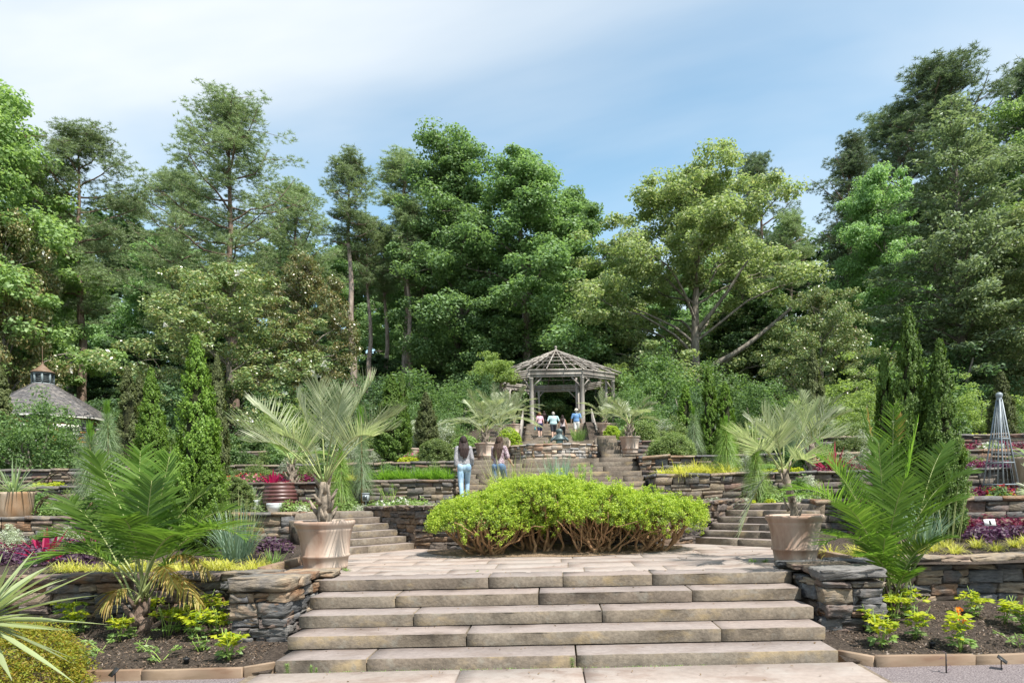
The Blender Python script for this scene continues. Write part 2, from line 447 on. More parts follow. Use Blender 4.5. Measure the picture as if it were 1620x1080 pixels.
M['lf_shrub2'] = leafmat('yellowgreen_shrub_leaf', [(0.08, 0.13, 0.018), (0.125, 0.19, 0.025), (0.17, 0.235, 0.035)], trans=0.38, k=1.75)
M['lf_gold'] = leafmat('golden_spray', [(0.17, 0.28, 0.035), (0.38, 0.51, 0.06), (0.55, 0.64, 0.11), (0.23, 0.36, 0.045), (0.46, 0.57, 0.09)], trans=0.4, objvar=0.04, tcol=(1.2, 1.2, 0.5))
M['lf_golddk'] = leafmat('green_spray', [(0.10, 0.17, 0.02), (0.16, 0.24, 0.02), (0.22, 0.29, 0.03)], trans=0.4, objvar=0.05, k=1.50)
M['lf_mugo'] = leafmat('mugo_needle', [(0.05, 0.09, 0.015), (0.085, 0.135, 0.02), (0.14, 0.18, 0.035)], trans=0.25, k=1.80)
M['lf_butia'] = leafmat('silver_palm_leaflet', [(0.24, 0.29, 0.16), (0.34, 0.38, 0.24), (0.42, 0.44, 0.31)], trans=0.3, rough=0.38, spec=0.6, tcol=(1.1, 1.2, 0.7))
M['lf_palm'] = leafmat('green_palm_leaflet', [(0.075, 0.155, 0.025), (0.115, 0.21, 0.035), (0.17, 0.27, 0.055)], trans=0.36, rough=0.42, spec=0.4)
M['lf_palmdry'] = leafmat('dry_palm_leaflet', [(0.36, 0.21, 0.06), (0.45, 0.32, 0.10), (0.30, 0.30, 0.07)], trans=0.3)
M['rachis'] = noisemat('palm_rachis', (0.22, 0.27, 0.09), (0.34, 0.36, 0.16), scale=8, rough=0.5, bump=0)
M['lf_longneedle'] = leafmat('long_needle', [(0.17, 0.25, 0.13), (0.24, 0.33, 0.19), (0.31, 0.39, 0.25)], trans=0.3, rough=0.4)
M['lf_longneedle_g'] = leafmat('green_long_needle', [(0.13, 0.22, 0.05), (0.19, 0.30, 0.07), (0.26, 0.36, 0.10)], trans=0.3, rough=0.4)
M['lf_hakone'] = leafmat('golden_grass_blade', [(0.42, 0.42, 0.05), (0.55, 0.52, 0.10), (0.60, 0.58, 0.22), (0.34, 0.38, 0.05)], trans=0.4, objvar=0.08)
M['lf_grass'] = leafmat('green_grass_blade', [(0.11, 0.24, 0.03), (0.17, 0.33, 0.04), (0.24, 0.40, 0.06)], trans=0.4, objvar=0.1)
M['lf_straw'] = leafmat('straw_blade', [(0.36, 0.38, 0.17), (0.45, 0.46, 0.26), (0.28, 0.34, 0.10)], trans=0.3)
M['lf_rush'] = leafmat('blue_rush', [(0.10, 0.19, 0.11), (0.16, 0.26, 0.17), (0.20, 0.29, 0.20)], trans=0.15, k=1.30)
M['lf_varieg'] = leafmat('variegated_blade', [(0.33, 0.40, 0.27), (0.46, 0.50, 0.40), (0.22, 0.32, 0.14), (0.55, 0.57, 0.48)], trans=0.3, rough=0.4)
M['lf_agave'] = leafmat('yucca_blade', [(0.24, 0.30, 0.14), (0.31, 0.36, 0.19), (0.20, 0.26, 0.12)], trans=0.25, rough=0.4)
M['lf_magenta'] = leafmat('magenta_leaf', [(0.42, 0.02, 0.10), (0.55, 0.05, 0.20), (0.30, 0.01, 0.05), (0.62, 0.12, 0.30)], trans=0.4, tcol=(1.3, 0.6, 0.9))
M['lf_crimson'] = leafmat('crimson_leaf', [(0.14, 0.012, 0.045), (0.21, 0.03, 0.075), (0.08, 0.008, 0.03), (0.27, 0.07, 0.11), (0.06, 0.06, 0.02)], trans=0.25, tcol=(1.2, 0.6, 0.9))
M['lf_burgundy'] = leafmat('burgundy_leaf', [(0.07, 0.008, 0.03), (0.14, 0.02, 0.055), (0.25, 0.03, 0.09), (0.10, 0.02, 0.09)], trans=0.25, tcol=(1.2, 0.6, 0.9))
M['lf_purple'] = leafmat('purple_leaf', [(0.055, 0.02, 0.05), (0.09, 0.04, 0.085), (0.13, 0.07, 0.11), (0.09, 0.065, 0.07)], trans=0.2, tcol=(1, 0.6, 1))
M['lf_chartreuse'] = leafmat('chartreuse_leaf', [(0.30, 0.38, 0.02), (0.42, 0.48, 0.03), (0.55, 0.54, 0.05), (0.20, 0.32, 0.03)], trans=0.4, objvar=0.05)
M['lf_fresh'] = leafmat('fresh_leaf', [(0.12, 0.23, 0.03), (0.18, 0.31, 0.05), (0.26, 0.38, 0.09)], trans=0.38, k=1.20)
M['lf_heath'] = leafmat('orange_heath_spray', [(0.20, 0.27, 0.03), (0.29, 0.30, 0.035), (0.36, 0.24, 0.03), (0.24, 0.31, 0.05)], trans=0.35)
M['lf_silver'] = leafmat('silver_leaf', [(0.36, 0.40, 0.31), (0.46, 0.49, 0.40), (0.28, 0.34, 0.22)], trans=0.2)
M['fl_white'] = leafmat('white_petal', [(0.75, 0.74, 0.68), (0.82, 0.81, 0.76)], trans=0.2, tcol=(1, 1, 1), objvar=0)
M['fl_red'] = leafmat('red_petal', [(0.5, 0.03, 0.03), (0.6, 0.05, 0.09), (0.55, 0.10, 0.04)], trans=0.2, tcol=(1, 0.5, 0.5))
M['fl_orange'] = leafmat('orange_petal', [(0.75, 0.20, 0.02), (0.8, 0.30, 0.03)], trans=0.2, tcol=(1, 0.6, 0.3))
M['fl_pink'] = leafmat('pink_petal', [(0.6, 0.16, 0.30), (0.72, 0.30, 0.40), (0.55, 0.06, 0.18)], trans=0.2, tcol=(1, 0.7, 0.8))

# ------------------------------------------------------------------ levels of the garden
YW1, YW2, YW3, YW4, YW5 = 9.35, 13.6, 16.0, 18.2, 22.4     # faces of the retaining walls
def mound(x, y):
    d = math.hypot(x, y - 50.0)
    return min(max((14.0 - d) / 8.0, 0.0), 1.0)
def gz(x, y):
    """height of the planted ground beside the stairs"""
    if y < 7.0: return 0.0
    if y < YW1: return 0.06 + (y - 7.0) * 0.085
    if y < YW2: return 0.79 + (y - YW1) * 0.04
    if y < YW3: return 1.555
    if y < YW4: return 2.20 + (y - YW3) * 0.02
    if y < YW5: return 2.78 + (y - YW4) * 0.03
    if y < 30: z = 3.42 + (y - YW5) * 0.025
    elif y < 46: z = 3.61 + (y - 30) * 0.07
    elif y < 58: z = 4.73 + (y - 46) * 0.2
    else: z = 7.13 + (min(y, 120) - 58) * 0.01
    t = mound(x, y); t = t * t * (3 - 2 * t)
    return z + max(6.5 - z, 0) * t if y > 34 else z

def ground_mesh():
    A = Acc()
    def grid(xs, ys, eps=0.0):
        xs, ys = np.asarray(xs, float), np.asarray(ys, float)
        V = []
        rg = np.random.default_rng(5)
        for y in ys:
            yy = min(max(y, ys[0] + 1e-4), ys[-1] - 1e-4)
            for x in xs:
                z = gz(x, yy)
                V.append((x, y, z + (rg.uniform(-0.02, 0.02) if 7 < y < 30 else 0)))
        nx = len(xs)
        i = np.arange(len(ys) - 1)[:, None] * nx; j = np.arange(nx - 1)[None, :]
        A.add(np.array(V), np.stack([i + j, i + j + 1, i + nx + j + 1, i + nx + j], -1).reshape(-1, 4))
    near = lambda a: sorted([-30, -24, -20] + list(np.arange(-17, -a, 0.5)) + [-a])
    for (y0, y1, hw, st) in ((7.0, YW1, 3.05, 0.2), (YW1, YW2, 4.22, 0.4), (YW2, YW3, 6.0, 0.4), (YW3, YW4, 2.45, 0.4), (YW4, YW5, 2.3, 0.4), (YW5, 34, 2.15, 1.5), (34, 46, 2.15, 1.5)):
        ys = np.linspace(y0, y1, max(2, int((y1 - y0) / st) + 1))
        xs = near(hw) if y1 <= 30.1 else sorted([-200, -120, -70, -45] + list(np.arange(-30, -hw, 1.5)) + [-hw])
        if y1 <= 34 : xs = [-200, -100, -50] + list(xs) if xs[0] > -60 else xs
        grid(xs, ys); grid([-x for x in xs[::-1]], ys)
    grid(sorted([-800, -400, -200, -120, -70, -45] + list(np.arange(-30, 30.1, 1.5)) + [45, 70, 120, 200, 400, 800]), list(np.arange(46, 70, 1.5)) + [80, 100, 150, 300, 800, 2000])
    # lower forecourt
    grid([-800, -200, -50, -20, -8, 0, 8, 20, 50, 200, 800], [-800, -100, -20, 0, 4, 7.0])
    return A.build('ground', M['soil'])
struct('ground', ground_mesh())

def sheet(name, pts, z, mat):
    V = np.array([(p[0], p[1], z) for p in pts])
    return struct(name, mesh(name, V, np.arange(len(pts))[None, :], mat))

def quad_sheet(name, x0, x1, y0, y1, z, mat, dz=0.0):
    return sheet(name, [(x0, y0), (x1, y0), (x1, y1), (x0, y1)], z, mat)

quad_sheet('gravel', -40, 40, -10, 6.98, 0.02, M['gravel'])
landing = quad_sheet('landing', -4.3, 4.3, 8.95, 14.6, 0.768, M['joint'])
lowpath = quad_sheet('lower_path', -3.25, 3.2, -10, 7.05, 0.03, M['joint'])

# ------------------------------------------------------------------ slabs: landing paving, lower path, steps
def slab_mesh(w, d, h, rng, cham=0.006, rough=0.008, mats=('tread', 'step'), seg=0):
    """stone slab: origin at the middle of the top; top faces tread stone, sides riser stone"""
    nx = max(2, int(w / 0.16) + 1)
    ys = [-d / 2, -d / 2 + cham * 1.2, d / 2]
    xs = np.linspace(-w / 2, w / 2, nx)
    xs2 = np.concatenate([[xs[0]], xs, [xs[-1]]])
    V = []
    rows = [(-d / 2 + 0.006, -h), (-d / 2, -cham), (-d / 2 + cham, 0.0), (d / 2 - cham, 0.0), (d / 2, -cham), (d / 2, -h)]
    jit = rng.uniform(-rough, rough, size=(len(rows), nx, 2))
    jit[0] = jit[1] * 0.6 + jit[0] * 0.4
    for k, (yy, zz) in enumerate(rows):
        for i in range(nx):
            e = 0.006 if (i in (0, nx - 1) and k in (2, 3)) else 0
            x = xs[i] * (1 - 2 * e / w)
            V.append((x, yy + jit[k, i, 0], zz + jit[k, i, 1] * (0.35 if 1 <= k <= 3 else 0)))
    F = []
    for k in range(len(rows) - 1):
        for i in range(nx - 1):
            a = k * nx + i
            F.append((a, a + 1, a + nx + 1, a + nx))
    n = len(F)
    capl = [(k * nx) for k in range(len(rows))]
    capr = [(k * nx + nx - 1) for k in range(len(rows))]
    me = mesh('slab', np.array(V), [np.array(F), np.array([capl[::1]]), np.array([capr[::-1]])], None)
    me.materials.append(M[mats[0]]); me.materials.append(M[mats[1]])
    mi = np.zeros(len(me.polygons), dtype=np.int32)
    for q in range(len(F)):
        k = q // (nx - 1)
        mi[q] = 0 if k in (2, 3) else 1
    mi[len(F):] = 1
    me.polygons.foreach_set('material_index', mi)
    return me

RN = np.random.default_rng(11)
def paving(parent, rows, seed, h=0.05, z=0.0, mats=('flag', 'flag'), gap=0.012):
    rg = np.random.default_rng(seed)
    for (y0, y1, xs) in rows:
        for x0, x1 in zip(xs[:-1], xs[1:]):
            w, d = x1 - x0 - gap, y1 - y0 - gap
            if w < 0.1: continue
            me = slab_mesh(w, d, h, rg, cham=0.008, rough=0.004, mats=mats)
            o = part('flagstone', me, parent, ((x0 + x1) / 2, (y0 + y1) / 2, z + rg.uniform(-0.0015, 0.0015)), (rg.uniform(-0.001, 0.001), rg.uniform(-0.001, 0.001), rg.uniform(-0.02, 0.02)))
paving(landing, [(9.36, 9.93, [-4.2, -2.6, -1.55, 0.42, 1.6, 3.0, 4.2]), (9.93, 10.62, [-4.2, -3.0, -0.9, 0.2, 1.2, 2.9, 4.2]),
                 (10.62, 11.2, [-4.2, -2.3, -1.1, 0.1, 2.05, 3.1, 4.2]), (11.2, 11.75, [-4.2, -3.1, -1.9, 0.3, 1.5, 2.5, 4.2]), (11.75, 12.4, [-4.2, -2.7, -1.6, -0.4, 1.1, 2.6, 4.2]),
                 (12.4, 13.1, [-4.2, -3.3, -2.3, 2.2, 3.2, 4.2]), (13.1, 13.8, [-3.7, -2.6, 2.5, 3.7])], 3, z=0.775)
paving(lowpath, [(6.2, 6.93, [-3.1, -1.0, 0.27, 3.1]), (5.3, 6.2, [-3.3, -1.6, 0.9, 3.3]), (4.2, 5.3, [-3.3, -0.6, 1.8, 3.3]), (2.6, 4.2, [-3.3, -1.8, 0.5, 3.3]), (0.8, 2.6, [-3.3, -0.7, 1.4, 3.3])], 4, z=0.072, h=0.07)

# front flight: five broad steps
RISE, TRD, Y1 = 0.155, 0.45, 7.11
st = thing('stone_steps', 'broad flight of five weathered sandstone steps up to the paved landing', 'steps', (0, Y1, 0))
joints = [[575, 740, 907], [733, 1137], [650, 949], [622, 849, 1092], [770, 888, 1030]]
hws = [3.02, 3.07, 3.11, 3.14, 3.18]
for k in range(5):
    y = Y1 + TRD * k
    zt = RISE * (k + 1)
    if k == 0: js = [pxx(575, y), pxx(907, y)]
    else: js = [pxx(j, y) for j in joints[k]]
    xs = [-hws[k]] + js + [hws[k]]
    for a, b in zip(xs[:-1], xs[1:]):
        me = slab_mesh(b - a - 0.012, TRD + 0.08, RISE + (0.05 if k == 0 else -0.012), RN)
        part('step_slab', me, st, ((a + b) / 2 + RN.uniform(-0.002, 0.002), (TRD + 0.08) / 2 + TRD * k + RN.uniform(-0.006, 0.006), zt + RN.uniform(-0.003, 0.003)))
fill = Acc()
for k in range(5):
    fill.add(*box((0, TRD * k + 0.35, RISE * (k + 1) / 2 - 0.06), (2 * hws[k] - 0.04, 0.6, RISE * (k + 1) - 0.02)))
part('rubble_fill', fill.build('fill', M['core']), st)

# side flights, turned outwards round the clipped bed
SR, STD = 0.13, 0.305
def side_flight(sg):
    p0 = np.array((sg * 2.9, 13.7)); across = np.array((sg * 0.73, -0.683)); up = np.array((sg * 0.683, 0.73))
    t = thing('side_steps', 'flight of six narrow sandstone steps beside the %s terracotta pot' % ('sunlit' if sg < 0 else 'shadow-dappled'), 'steps', (p0[0], p0[1], 0.775))
    W = 2.0
    ang = math.atan2(across[1], across[0])
    if sg < 0: ang += PI
    for k in range(6):
        c = across * (W / 2) + up * (STD * k + (STD + 0.1) / 2)
        n = 2
        cut = RN.uniform(0.35, 0.65) * W
        for a, b in ((0, cut), (cut, W)):
            me = slab_mesh(b - a - 0.01, STD + 0.1, SR + (0.03 if k == 0 else -0.008), RN)
            q = across * ((a + b) / 2) + up * (STD * k + (STD + 0.1) / 2)
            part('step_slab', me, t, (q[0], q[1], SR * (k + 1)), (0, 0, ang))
    f = Acc()
    for k in range(6):
        V, F = box((0, 0, SR * (k + 1) / 2 - 0.04), (W - 0.03, 0.45, SR * (k + 1) - 0.02))
        c, s = math.cos(ang), math.sin(ang)
        V2 = V.copy(); V2[:, 0] = V[:, 0] * c - V[:, 1] * s; V2[:, 1] = V[:, 0] * s + V[:, 1] * c
        q = across * (W / 2) + up * (STD * k + 0.27)
        f.add(V2 + np.array((q[0], q[1], 0)), F)
    part('rubble_fill', f.build('fill', M['core']), t)
side_flight(-1); side_flight(1)

# path of the middle level (behind the curved wall)
CURVE = [(-4.28, 15.0), (-3.55, 14.38), (-2.88, 13.8), (-2.2, 13.5), (-1.2, 13.38), (0, 13.35), (1.2, 13.38), (2.2, 13.5), (2.88, 13.8), (3.55, 14.38), (4.28, 15.0)]
mid = [(-6.0, 13.62), (-5.65, 13.62), (-4.2, 14.98)] + [(x, y + 0.12) for x, y in CURVE[1:-1]] + [(4.2, 14.98), (5.65, 13.62), (6.0, 13.62), (6.0, 16.1), (-6.0, 16.1)]
sheet('middle_path', mid, 1.558, M['path'])
quad_sheet('middle_path', -16, -6.0, 13.9, 14.9, 1.568, M['path'])
quad_sheet('middle_path', 6.0, 16, 13.9, 14.9, 1.568, M['path'])

# middle flight in three runs
def straight_flight(label, y0, z0, n, rise, tread, hw, deep=0.5, pieces=3, mats=('tread', 'step'), inner=None):
    t = thing('stone_steps', label, 'steps', (0, y0, z0))
    f = Acc()
    for k in range(n):
        spans = [(-hw, hw)] if inner is None else [(-hw, -inner), (inner, hw)]
        for (A0, B0) in spans:
            cuts = sorted(RN.uniform(A0 + 0.3, B0 - 0.3, size=pieces - 1)) if pieces > 1 else []
            xs = [A0] + list(cuts) + [B0]
            for a, b in zip(xs[:-1], xs[1:]):
                if b - a < 0.1: continue
                me = slab_mesh(b - a - 0.012, tread + 0.08, rise - 0.012, RN, mats=mats)
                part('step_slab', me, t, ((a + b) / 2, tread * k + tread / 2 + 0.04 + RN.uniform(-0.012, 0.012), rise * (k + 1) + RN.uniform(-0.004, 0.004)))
            hh = rise * (k + 1) - 0.02 + deep
            f.add(*box(((A0 + B0) / 2, tread * k + tread / 2 + 0.07, rise * (k + 1) - 0.02 - hh / 2), (B0 - A0 - 0.03, tread + 0.02, hh)))
    for q_ in range(len(f.V)):
        part('rubble_fill', mesh('fill', f.V[q_], BOXF, M['core']), t)
    return t
Z2 = 1.555
straight_flight('wide flight of stone steps climbing behind the golden shrubs', 16.0, Z2, 9, 0.145, 0.4, 2.4)
Z3 = Z2 + 9 * 0.145
straight_flight('short stone stair runs flanking the curved pool wall', 20.0, Z3, 6, 0.145, 0.4, 2.1, deep=0.4, pieces=1, inner=1.48)
Z4 = Z3 + 6 * 0.145
lp = Acc(); lp.add(*box((0, 19.85, Z3 - 0.3), (4.8, 0.5, 0.596))); lp.add(*box((0.1, 31.1, Z4 - 0.4), (4.5, 13.9, 0.8))); lp.add(*box((-1.8, 23.28, Z4 - 0.41), (0.6, 1.74, 0.8))); lp.add(*box((1.8, 23.28, Z4 - 0.41), (0.6, 1.74, 0.8)))
struct('upper_path', lp.build('upper_path', M['path']))
straight_flight('low broad steps rising behind the fountain figure', 22.95, Z3 + 0.29, 4, 0.145, 0.3, 1.46, deep=0.4, pieces=2)
ut = straight_flight('long upper flight of stone steps leading into the wooden gazebo', 38.0, Z4, 19, 0.147, 0.4, 2.15, deep=1.0, pieces=2)
ut.location.x = 0.35
ZG = Z4 + 19 * 0.147

# ------------------------------------------------------------------ dry stone walls
def stone_variants(n, seed, jit=0.09, ch=0.10):
    rg = np.random.default_rng(seed); out = []
    for _ in range(n):
        V, idx = [], {}
        c = rg.uniform(ch * 0.45, ch * 1.4, size=(8, 3))
        for ci, (sx, sy, sz) in enumerate([(x, y, z) for z in (-1, 1) for y in (-1, 1) for x in (-1, 1)]):
            base = np.array((sx, sy, sz)) * 0.5
            base = base + rg.uniform(-jit, jit, 3) * np.array((0.5, 0.7, 0.7))
            for ax in range(3):
                v = base.copy()
                for o in range(3):
                    if o != ax: v[o] -= np.sign(base[o]) * c[ci, o] * (0.5 if o == 0 else 1.0)
                idx[(ci, ax)] = len(V); V.append(v + rg.uniform(-0.018, 0.018, 3))
        corners = lambda f: [i for i, t in enumerate([(x, y, z) for z in (-1, 1) for y in (-1, 1) for x in (-1, 1)]) if f(t)]
        cs = [(x, y, z) for z in (-1, 1) for y in (-1, 1) for x in (-1, 1)]
        Q, T = [], []
        for ax in range(3):
            for sg in (-1, 1):
                ids = [i for i in range(8) if cs[i][ax] == sg]
                a1, a2 = [o for o in range(3) if o != ax]
                ids.sort(key=lambda i: math.atan2(cs[i][a2], cs[i][a1]))
                q = [idx[(i, ax)] for i in ids]
                if (sg > 0) == (ax == 1): q = q[::-1]
                Q.append(q)
        for i in range(8):
            for j in range(i + 1, 8):
                df = [o for o in range(3) if cs[i][o] != cs[j][o]]
                if len(df) == 1:
                    a1, a2 = [o for o in range(3) if o != df[0]]
                    Q.append([idx[(i, a1)], idx[(j, a1)], idx[(j, a2)], idx[(i, a2)]])
            T.append([idx[(i, 0)], idx[(i, 1)], idx[(i, 2)]])
        # consistent outward winding
        V = np.array(V)
        def fix(f):
            n_ = np.cross(V[f[1]] - V[f[0]], V[f[2]] - V[f[0]])
            return f if np.dot(n_, V[f].mean(0)) > 0 else f[::-1]
        out.append((V, [np.array([fix(q) for q in Q]), np.array([fix(t) for t in T])]))
    return out
SV = stone_variants(24, 21, jit=0.13, ch=0.04)
SVCAP = stone_variants(10, 22, jit=0.05, ch=0.07)
POOLM = {}
def stone_pool(matname, cap=False):
    k = (matname, cap)
    if k not in POOLM:
        POOLM[k] = [mesh('stone', V, F, M[matname]) for V, F in (SVCAP if cap else SV)]
    return POOLM[k]
import bmesh
ROUGH = {}
def rough_pool(matname, cap):
    k = (matname, cap)
    if k not in ROUGH:
        ROUGH[k] = []
        for i, me in enumerate(stone_pool(matname, cap)):
            bm = bmesh.new(); bm.from_mesh(me)
            bmesh.ops.subdivide_edges(bm, edges=[e for e in bm.edges if e.calc_length() > 0.3], cuts=3, use_grid_fill=True)
            rg = np.random.default_rng(900 + i)
            for v in bm.verts:
                n = v.normal; a = abs(n.y) * 0.075 + 0.012
                v.co += Vector((n.x * 0.3, n.y, n.z)) * rg.normal(0, a) * 0.9
            m2 = me.copy(); bm.to_mesh(m2); bm.free(); ROUGH[k].append(m2)
    return ROUGH[k]

def dry_wall(label, path, base, top, seed, matname, hr=(0.09, 0.17), lr=(0.22, 0.55), thick=0.28, cap=0.08, caplen=(0.35, 0.7), caph=None, capskip=None, proud=0.02, name='stone_wall', cat='wall', group=None, capdepth=None, capmat=None, broken=False):
    rg = np.random.default_rng(seed)
    P = np.array(path, float)
    seg = np.diff(P, axis=0); sl = np.linalg.norm(seg, axis=1); cum = np.concatenate([[0], np.cumsum(sl)])
    org = np.array((P[:, 0].mean(), P[:, 1].mean(), base))
    t = thing(name, label, cat, tuple(org), group=group)
    pool, cpool = (rough_pool(matname, False), rough_pool(capmat or matname, True)) if broken else (stone_pool(matname), stone_pool(capmat or matname, True))
    def at(s):
        i = int(np.clip(np.searchsorted(cum, s, side='right') - 1, 0, len(seg) - 1))
        d = seg[i] / sl[i]
        return P[i] + d * (s - cum[i]), d, i
    def put(s0, s1, z0, z1, depth, cp=False, pr=0.0):
        p, d, i = at((s0 + s1) / 2)
        n = np.array((d[1], -d[0]))
        c = p + n * (pr - depth / 2)
        me = (cpool if cp else pool)[rg.integers(len(cpool if cp else pool))]
        fl = 1 if rg.random() < 0.5 else -1
        part('stone', me, t, (c[0] - org[0], c[1] - org[1], (z0 + z1) / 2 - org[2]),
             (rg.normal(0, 0.025), rg.normal(0, 0.028), math.atan2(d[1], d[0]) + rg.normal(0, 0.02)), ((s1 - s0) * fl, depth, z1 - z0))
    z = base
    ztop = top - cap
    while z < ztop - 0.03:
        h = min(rg.uniform(*hr), ztop - z)
        if ztop - (z + h) < 0.05: h = ztop - z
        for i in range(len(seg)):
            s = cum[i] - (0.0 if i == 0 else rg.uniform(0, 0.05)); e = cum[i + 1]
            while s < e - 0.02:
                l = rg.uniform(*lr) * (0.75 + 1.6 * h)
                if e - (s + l) < lr[0] * 0.6: l = e - s
                g = 0.006
                if h > 0.15 and rg.random() < 0.28:      # two thin ones in place of one
                    hm = h * rg.uniform(0.4, 0.6)
                    put(s + g, s + l - g, z + 0.003, z + hm - 0.003, thick * rg.uniform(0.7, 0.9), pr=rg.uniform(-proud, proud))
                    put(s + g, s + l - g, z + hm + 0.003, z + h - 0.003, thick * rg.uniform(0.7, 0.9), pr=rg.uniform(-proud, proud))
                else:
                    put(s + g, s + l - g, z + 0.003, z + h - 0.004, thick * rg.uniform(0.7, 0.95), pr=rg.uniform(-proud, proud * 1.3))
                s += l
        z += h
    if cap > 0:
        for i in range(len(seg)):
            if capskip and i in capskip: continue
            s, e = cum[i], cum[i + 1]
            while s < e - 0.02:
                l = rg.uniform(*caplen)
                if e - (s + l) < caplen[0] * 0.6: l = e - s
                put(s + 0.005, s + l - 0.005, ztop + 0.002, top + rg.uniform(-0.012, 0.014), (capdepth or thick + 0.08) * rg.uniform(0.94, 1.05), cp=True, pr=0.03 + rg.uniform(-0.015, 0.02))
                s += l
    # dark packing behind the face
    n = []
    for i in range(len(P)):
        d = (seg[max(i - 1, 0)] / sl[max(i - 1, 0)] + seg[min(i, len(seg) - 1)] / sl[min(i, len(seg) - 1)]); d /= max(np.linalg.norm(d), 1e-6)
        n.append((d[1], -d[0]))
    n = np.array(n)
    a, b = P - n * 0.05, P - n * (thick + 0.02)
    V = np.concatenate([np.c_[a, np.full(len(P), base - 0.15)], np.c_[a, np.full(len(P), ztop - 0.01)], np.c_[b, np.full(len(P), ztop - 0.01)], np.c_[b, np.full(len(P), base - 0.15)]]) - org
    m = len(P); k = np.arange(m - 1)
    F = np.concatenate([np.stack([k + r * m, k + 1 + r * m, k + 1 + ((r + 1) % 4) * m, k + ((r + 1) % 4) * m], -1) for r in range(4)])
    part('rubble_core', mesh('core', V, F, M['core']), t)
    return t, org

def slab_on(t, org, c, s, matname='wall_near', rz=0.0, rg=np.random.default_rng(77), nm='coping_stone'):
    me = rough_pool(matname, True)[rg.integers(10)]
    part(nm, me, t, tuple(np.array(c) - org), (rg.normal(0, 0.01), rg.normal(0, 0.012), rz), s)

wl_, og = dry_wall('low slate retaining wall and stair pier with tan block on top, behind the left-hand palm bed of yellow-leaved seedlings'.replace('left-hand ', ''),
                   [(-11.5, 9.45), (-7.5, 9.3), (-3.92, 9.3), (-3.92, 8.05), (-3.27, 8.05), (-3.2, 9.45)], 0.02, 0.86, 31, 'wall_near', hr=(0.10, 0.20), lr=(0.24, 0.5), thick=0.30, cap=0.11, caplen=(0.4, 0.8), capskip=(2, 3, 4), proud=0.035, broken=True)
for (c, s, r_) in [((-3.60, 8.22, 0.845), (0.74, 0.42, 0.16), 0.02), ((-3.72, 8.56, 0.835), (0.46, 0.3, 0.14), -0.03), ((-3.36, 8.58, 0.83), (0.30, 0.42, 0.13), 0.05), ((-3.62, 8.93, 0.84), (0.8, 0.42, 0.09), 0.04), ((-3.4, 9.3, 0.83), (0.66, 0.4, 0.09), 0.12)]:
    slab_on(wl_, og, c, s, 'wall_near', r_)
wr_, og2 = dry_wall('low slate retaining wall and stair pier with flat purple-grey coping, behind the orange-flowered seedlings',
                    [(3.2, 9.45), (3.27, 8.05), (3.95, 8.05), (3.95, 9.35), (6.0, 9.6), (11.5, 9.7)], 0.02, 0.86, 132, 'wall_near', hr=(0.10, 0.20), lr=(0.24, 0.5), thick=0.30, cap=0.11, caplen=(0.4, 0.9), capskip=(0, 1, 2), proud=0.035, broken=True)
for (c, s, r_) in [((3.62, 8.24, 0.84), (0.76, 0.44, 0.13), -0.02), ((3.64, 8.64, 0.835), (0.74, 0.36, 0.085), 0.03), ((3.58, 9.02, 0.835), (0.78, 0.42, 0.075), -0.05), ((3.5, 9.38, 0.83), (0.72, 0.36, 0.08), -0.1)]:
    slab_on(wr_, og2, c, s, 'wall_near', r_)

dry_wall('dark brown dry-stone wall curving behind the golden shrubs between the side steps', CURVE, 0.76, 1.66, 33, 'wall_dark', hr=(0.13, 0.21), lr=(0.24, 0.45), cap=0.09, caplen=(0.18, 0.3), proud=0.02, broken=True)
dry_wall('dark dry-stone wall behind the large green palm and magenta leaves', [(-14.0, 13.5), (-5.3, 13.45), (-5.35, 14.3)], 0.85, 1.60, 34, 'wall_near', hr=(0.12, 0.21), lr=(0.26, 0.5), cap=0.09, proud=0.02)
dry_wall('dry-stone wall behind the pink foliage and small white plant sign', [(5.35, 14.3), (5.3, 13.45), (13.0, 13.5)], 0.85, 1.64, 35, 'wall_tan', hr=(0.13, 0.22), lr=(0.26, 0.5), cap=0.10, proud=0.02, capmat='wall_near')
dry_wall('ochre and grey dry-stone wall topped with bright green grass beside the stairs', [(-14.5, 16.0), (-2.47, 16.0), (-2.45, 18.1)], 1.5, 2.26, 36, 'wall_tan', hr=(0.10, 0.19), lr=(0.24, 0.5), cap=0.08, proud=0.02, capmat='wall_dark')
dry_wall('grey dry-stone wall topped with a strip of golden grass beside the stairs', [(2.45, 18.1), (2.47, 16.0), (13.5, 16.0)], 1.5, 2.28, 37, 'wall_tan', hr=(0.10, 0.19), lr=(0.24, 0.5), cap=0.08, proud=0.02, capmat='wall_near')
dry_wall('reddish low stone wall under the clipped pine on the side of the white-flower bed', [(-15.5, 18.2), (-2.5, 18.2), (-2.5, 20.0)], 2.2, 2.80, 38, 'wall_tan', hr=(0.09, 0.14), lr=(0.32, 0.6), cap=0.09, caplen=(0.4, 0.8))
dry_wall('low grey stone wall under the rounded green pine behind the golden grass', [(2.5, 20.0), (2.42, 18.2), (15.5, 18.2)], 2.2, 2.84, 39, 'wall_near', hr=(0.10, 0.15), lr=(0.3, 0.55), cap=0.09, caplen=(0.4, 0.8))
dry_wall('upper low stone wall behind the variegated pots and pink flowers', [(-17.5, 22.4), (-2.2, 22.4), (-2.2, 24.0)], 2.85, 3.46, 40, 'wall_tan', hr=(0.10, 0.15), lr=(0.4, 0.7), cap=0.09, caplen=(0.5, 0.9))
dry_wall('upper low stone wall behind the potted palm near the gazebo stairs', [(2.2, 24.0), (2.12, 22.4), (17.5, 22.4)], 2.85, 3.58, 41, 'wall_tan', hr=(0.10, 0.15), lr=(0.4, 0.7), cap=0.09, caplen=(0.5, 0.9))

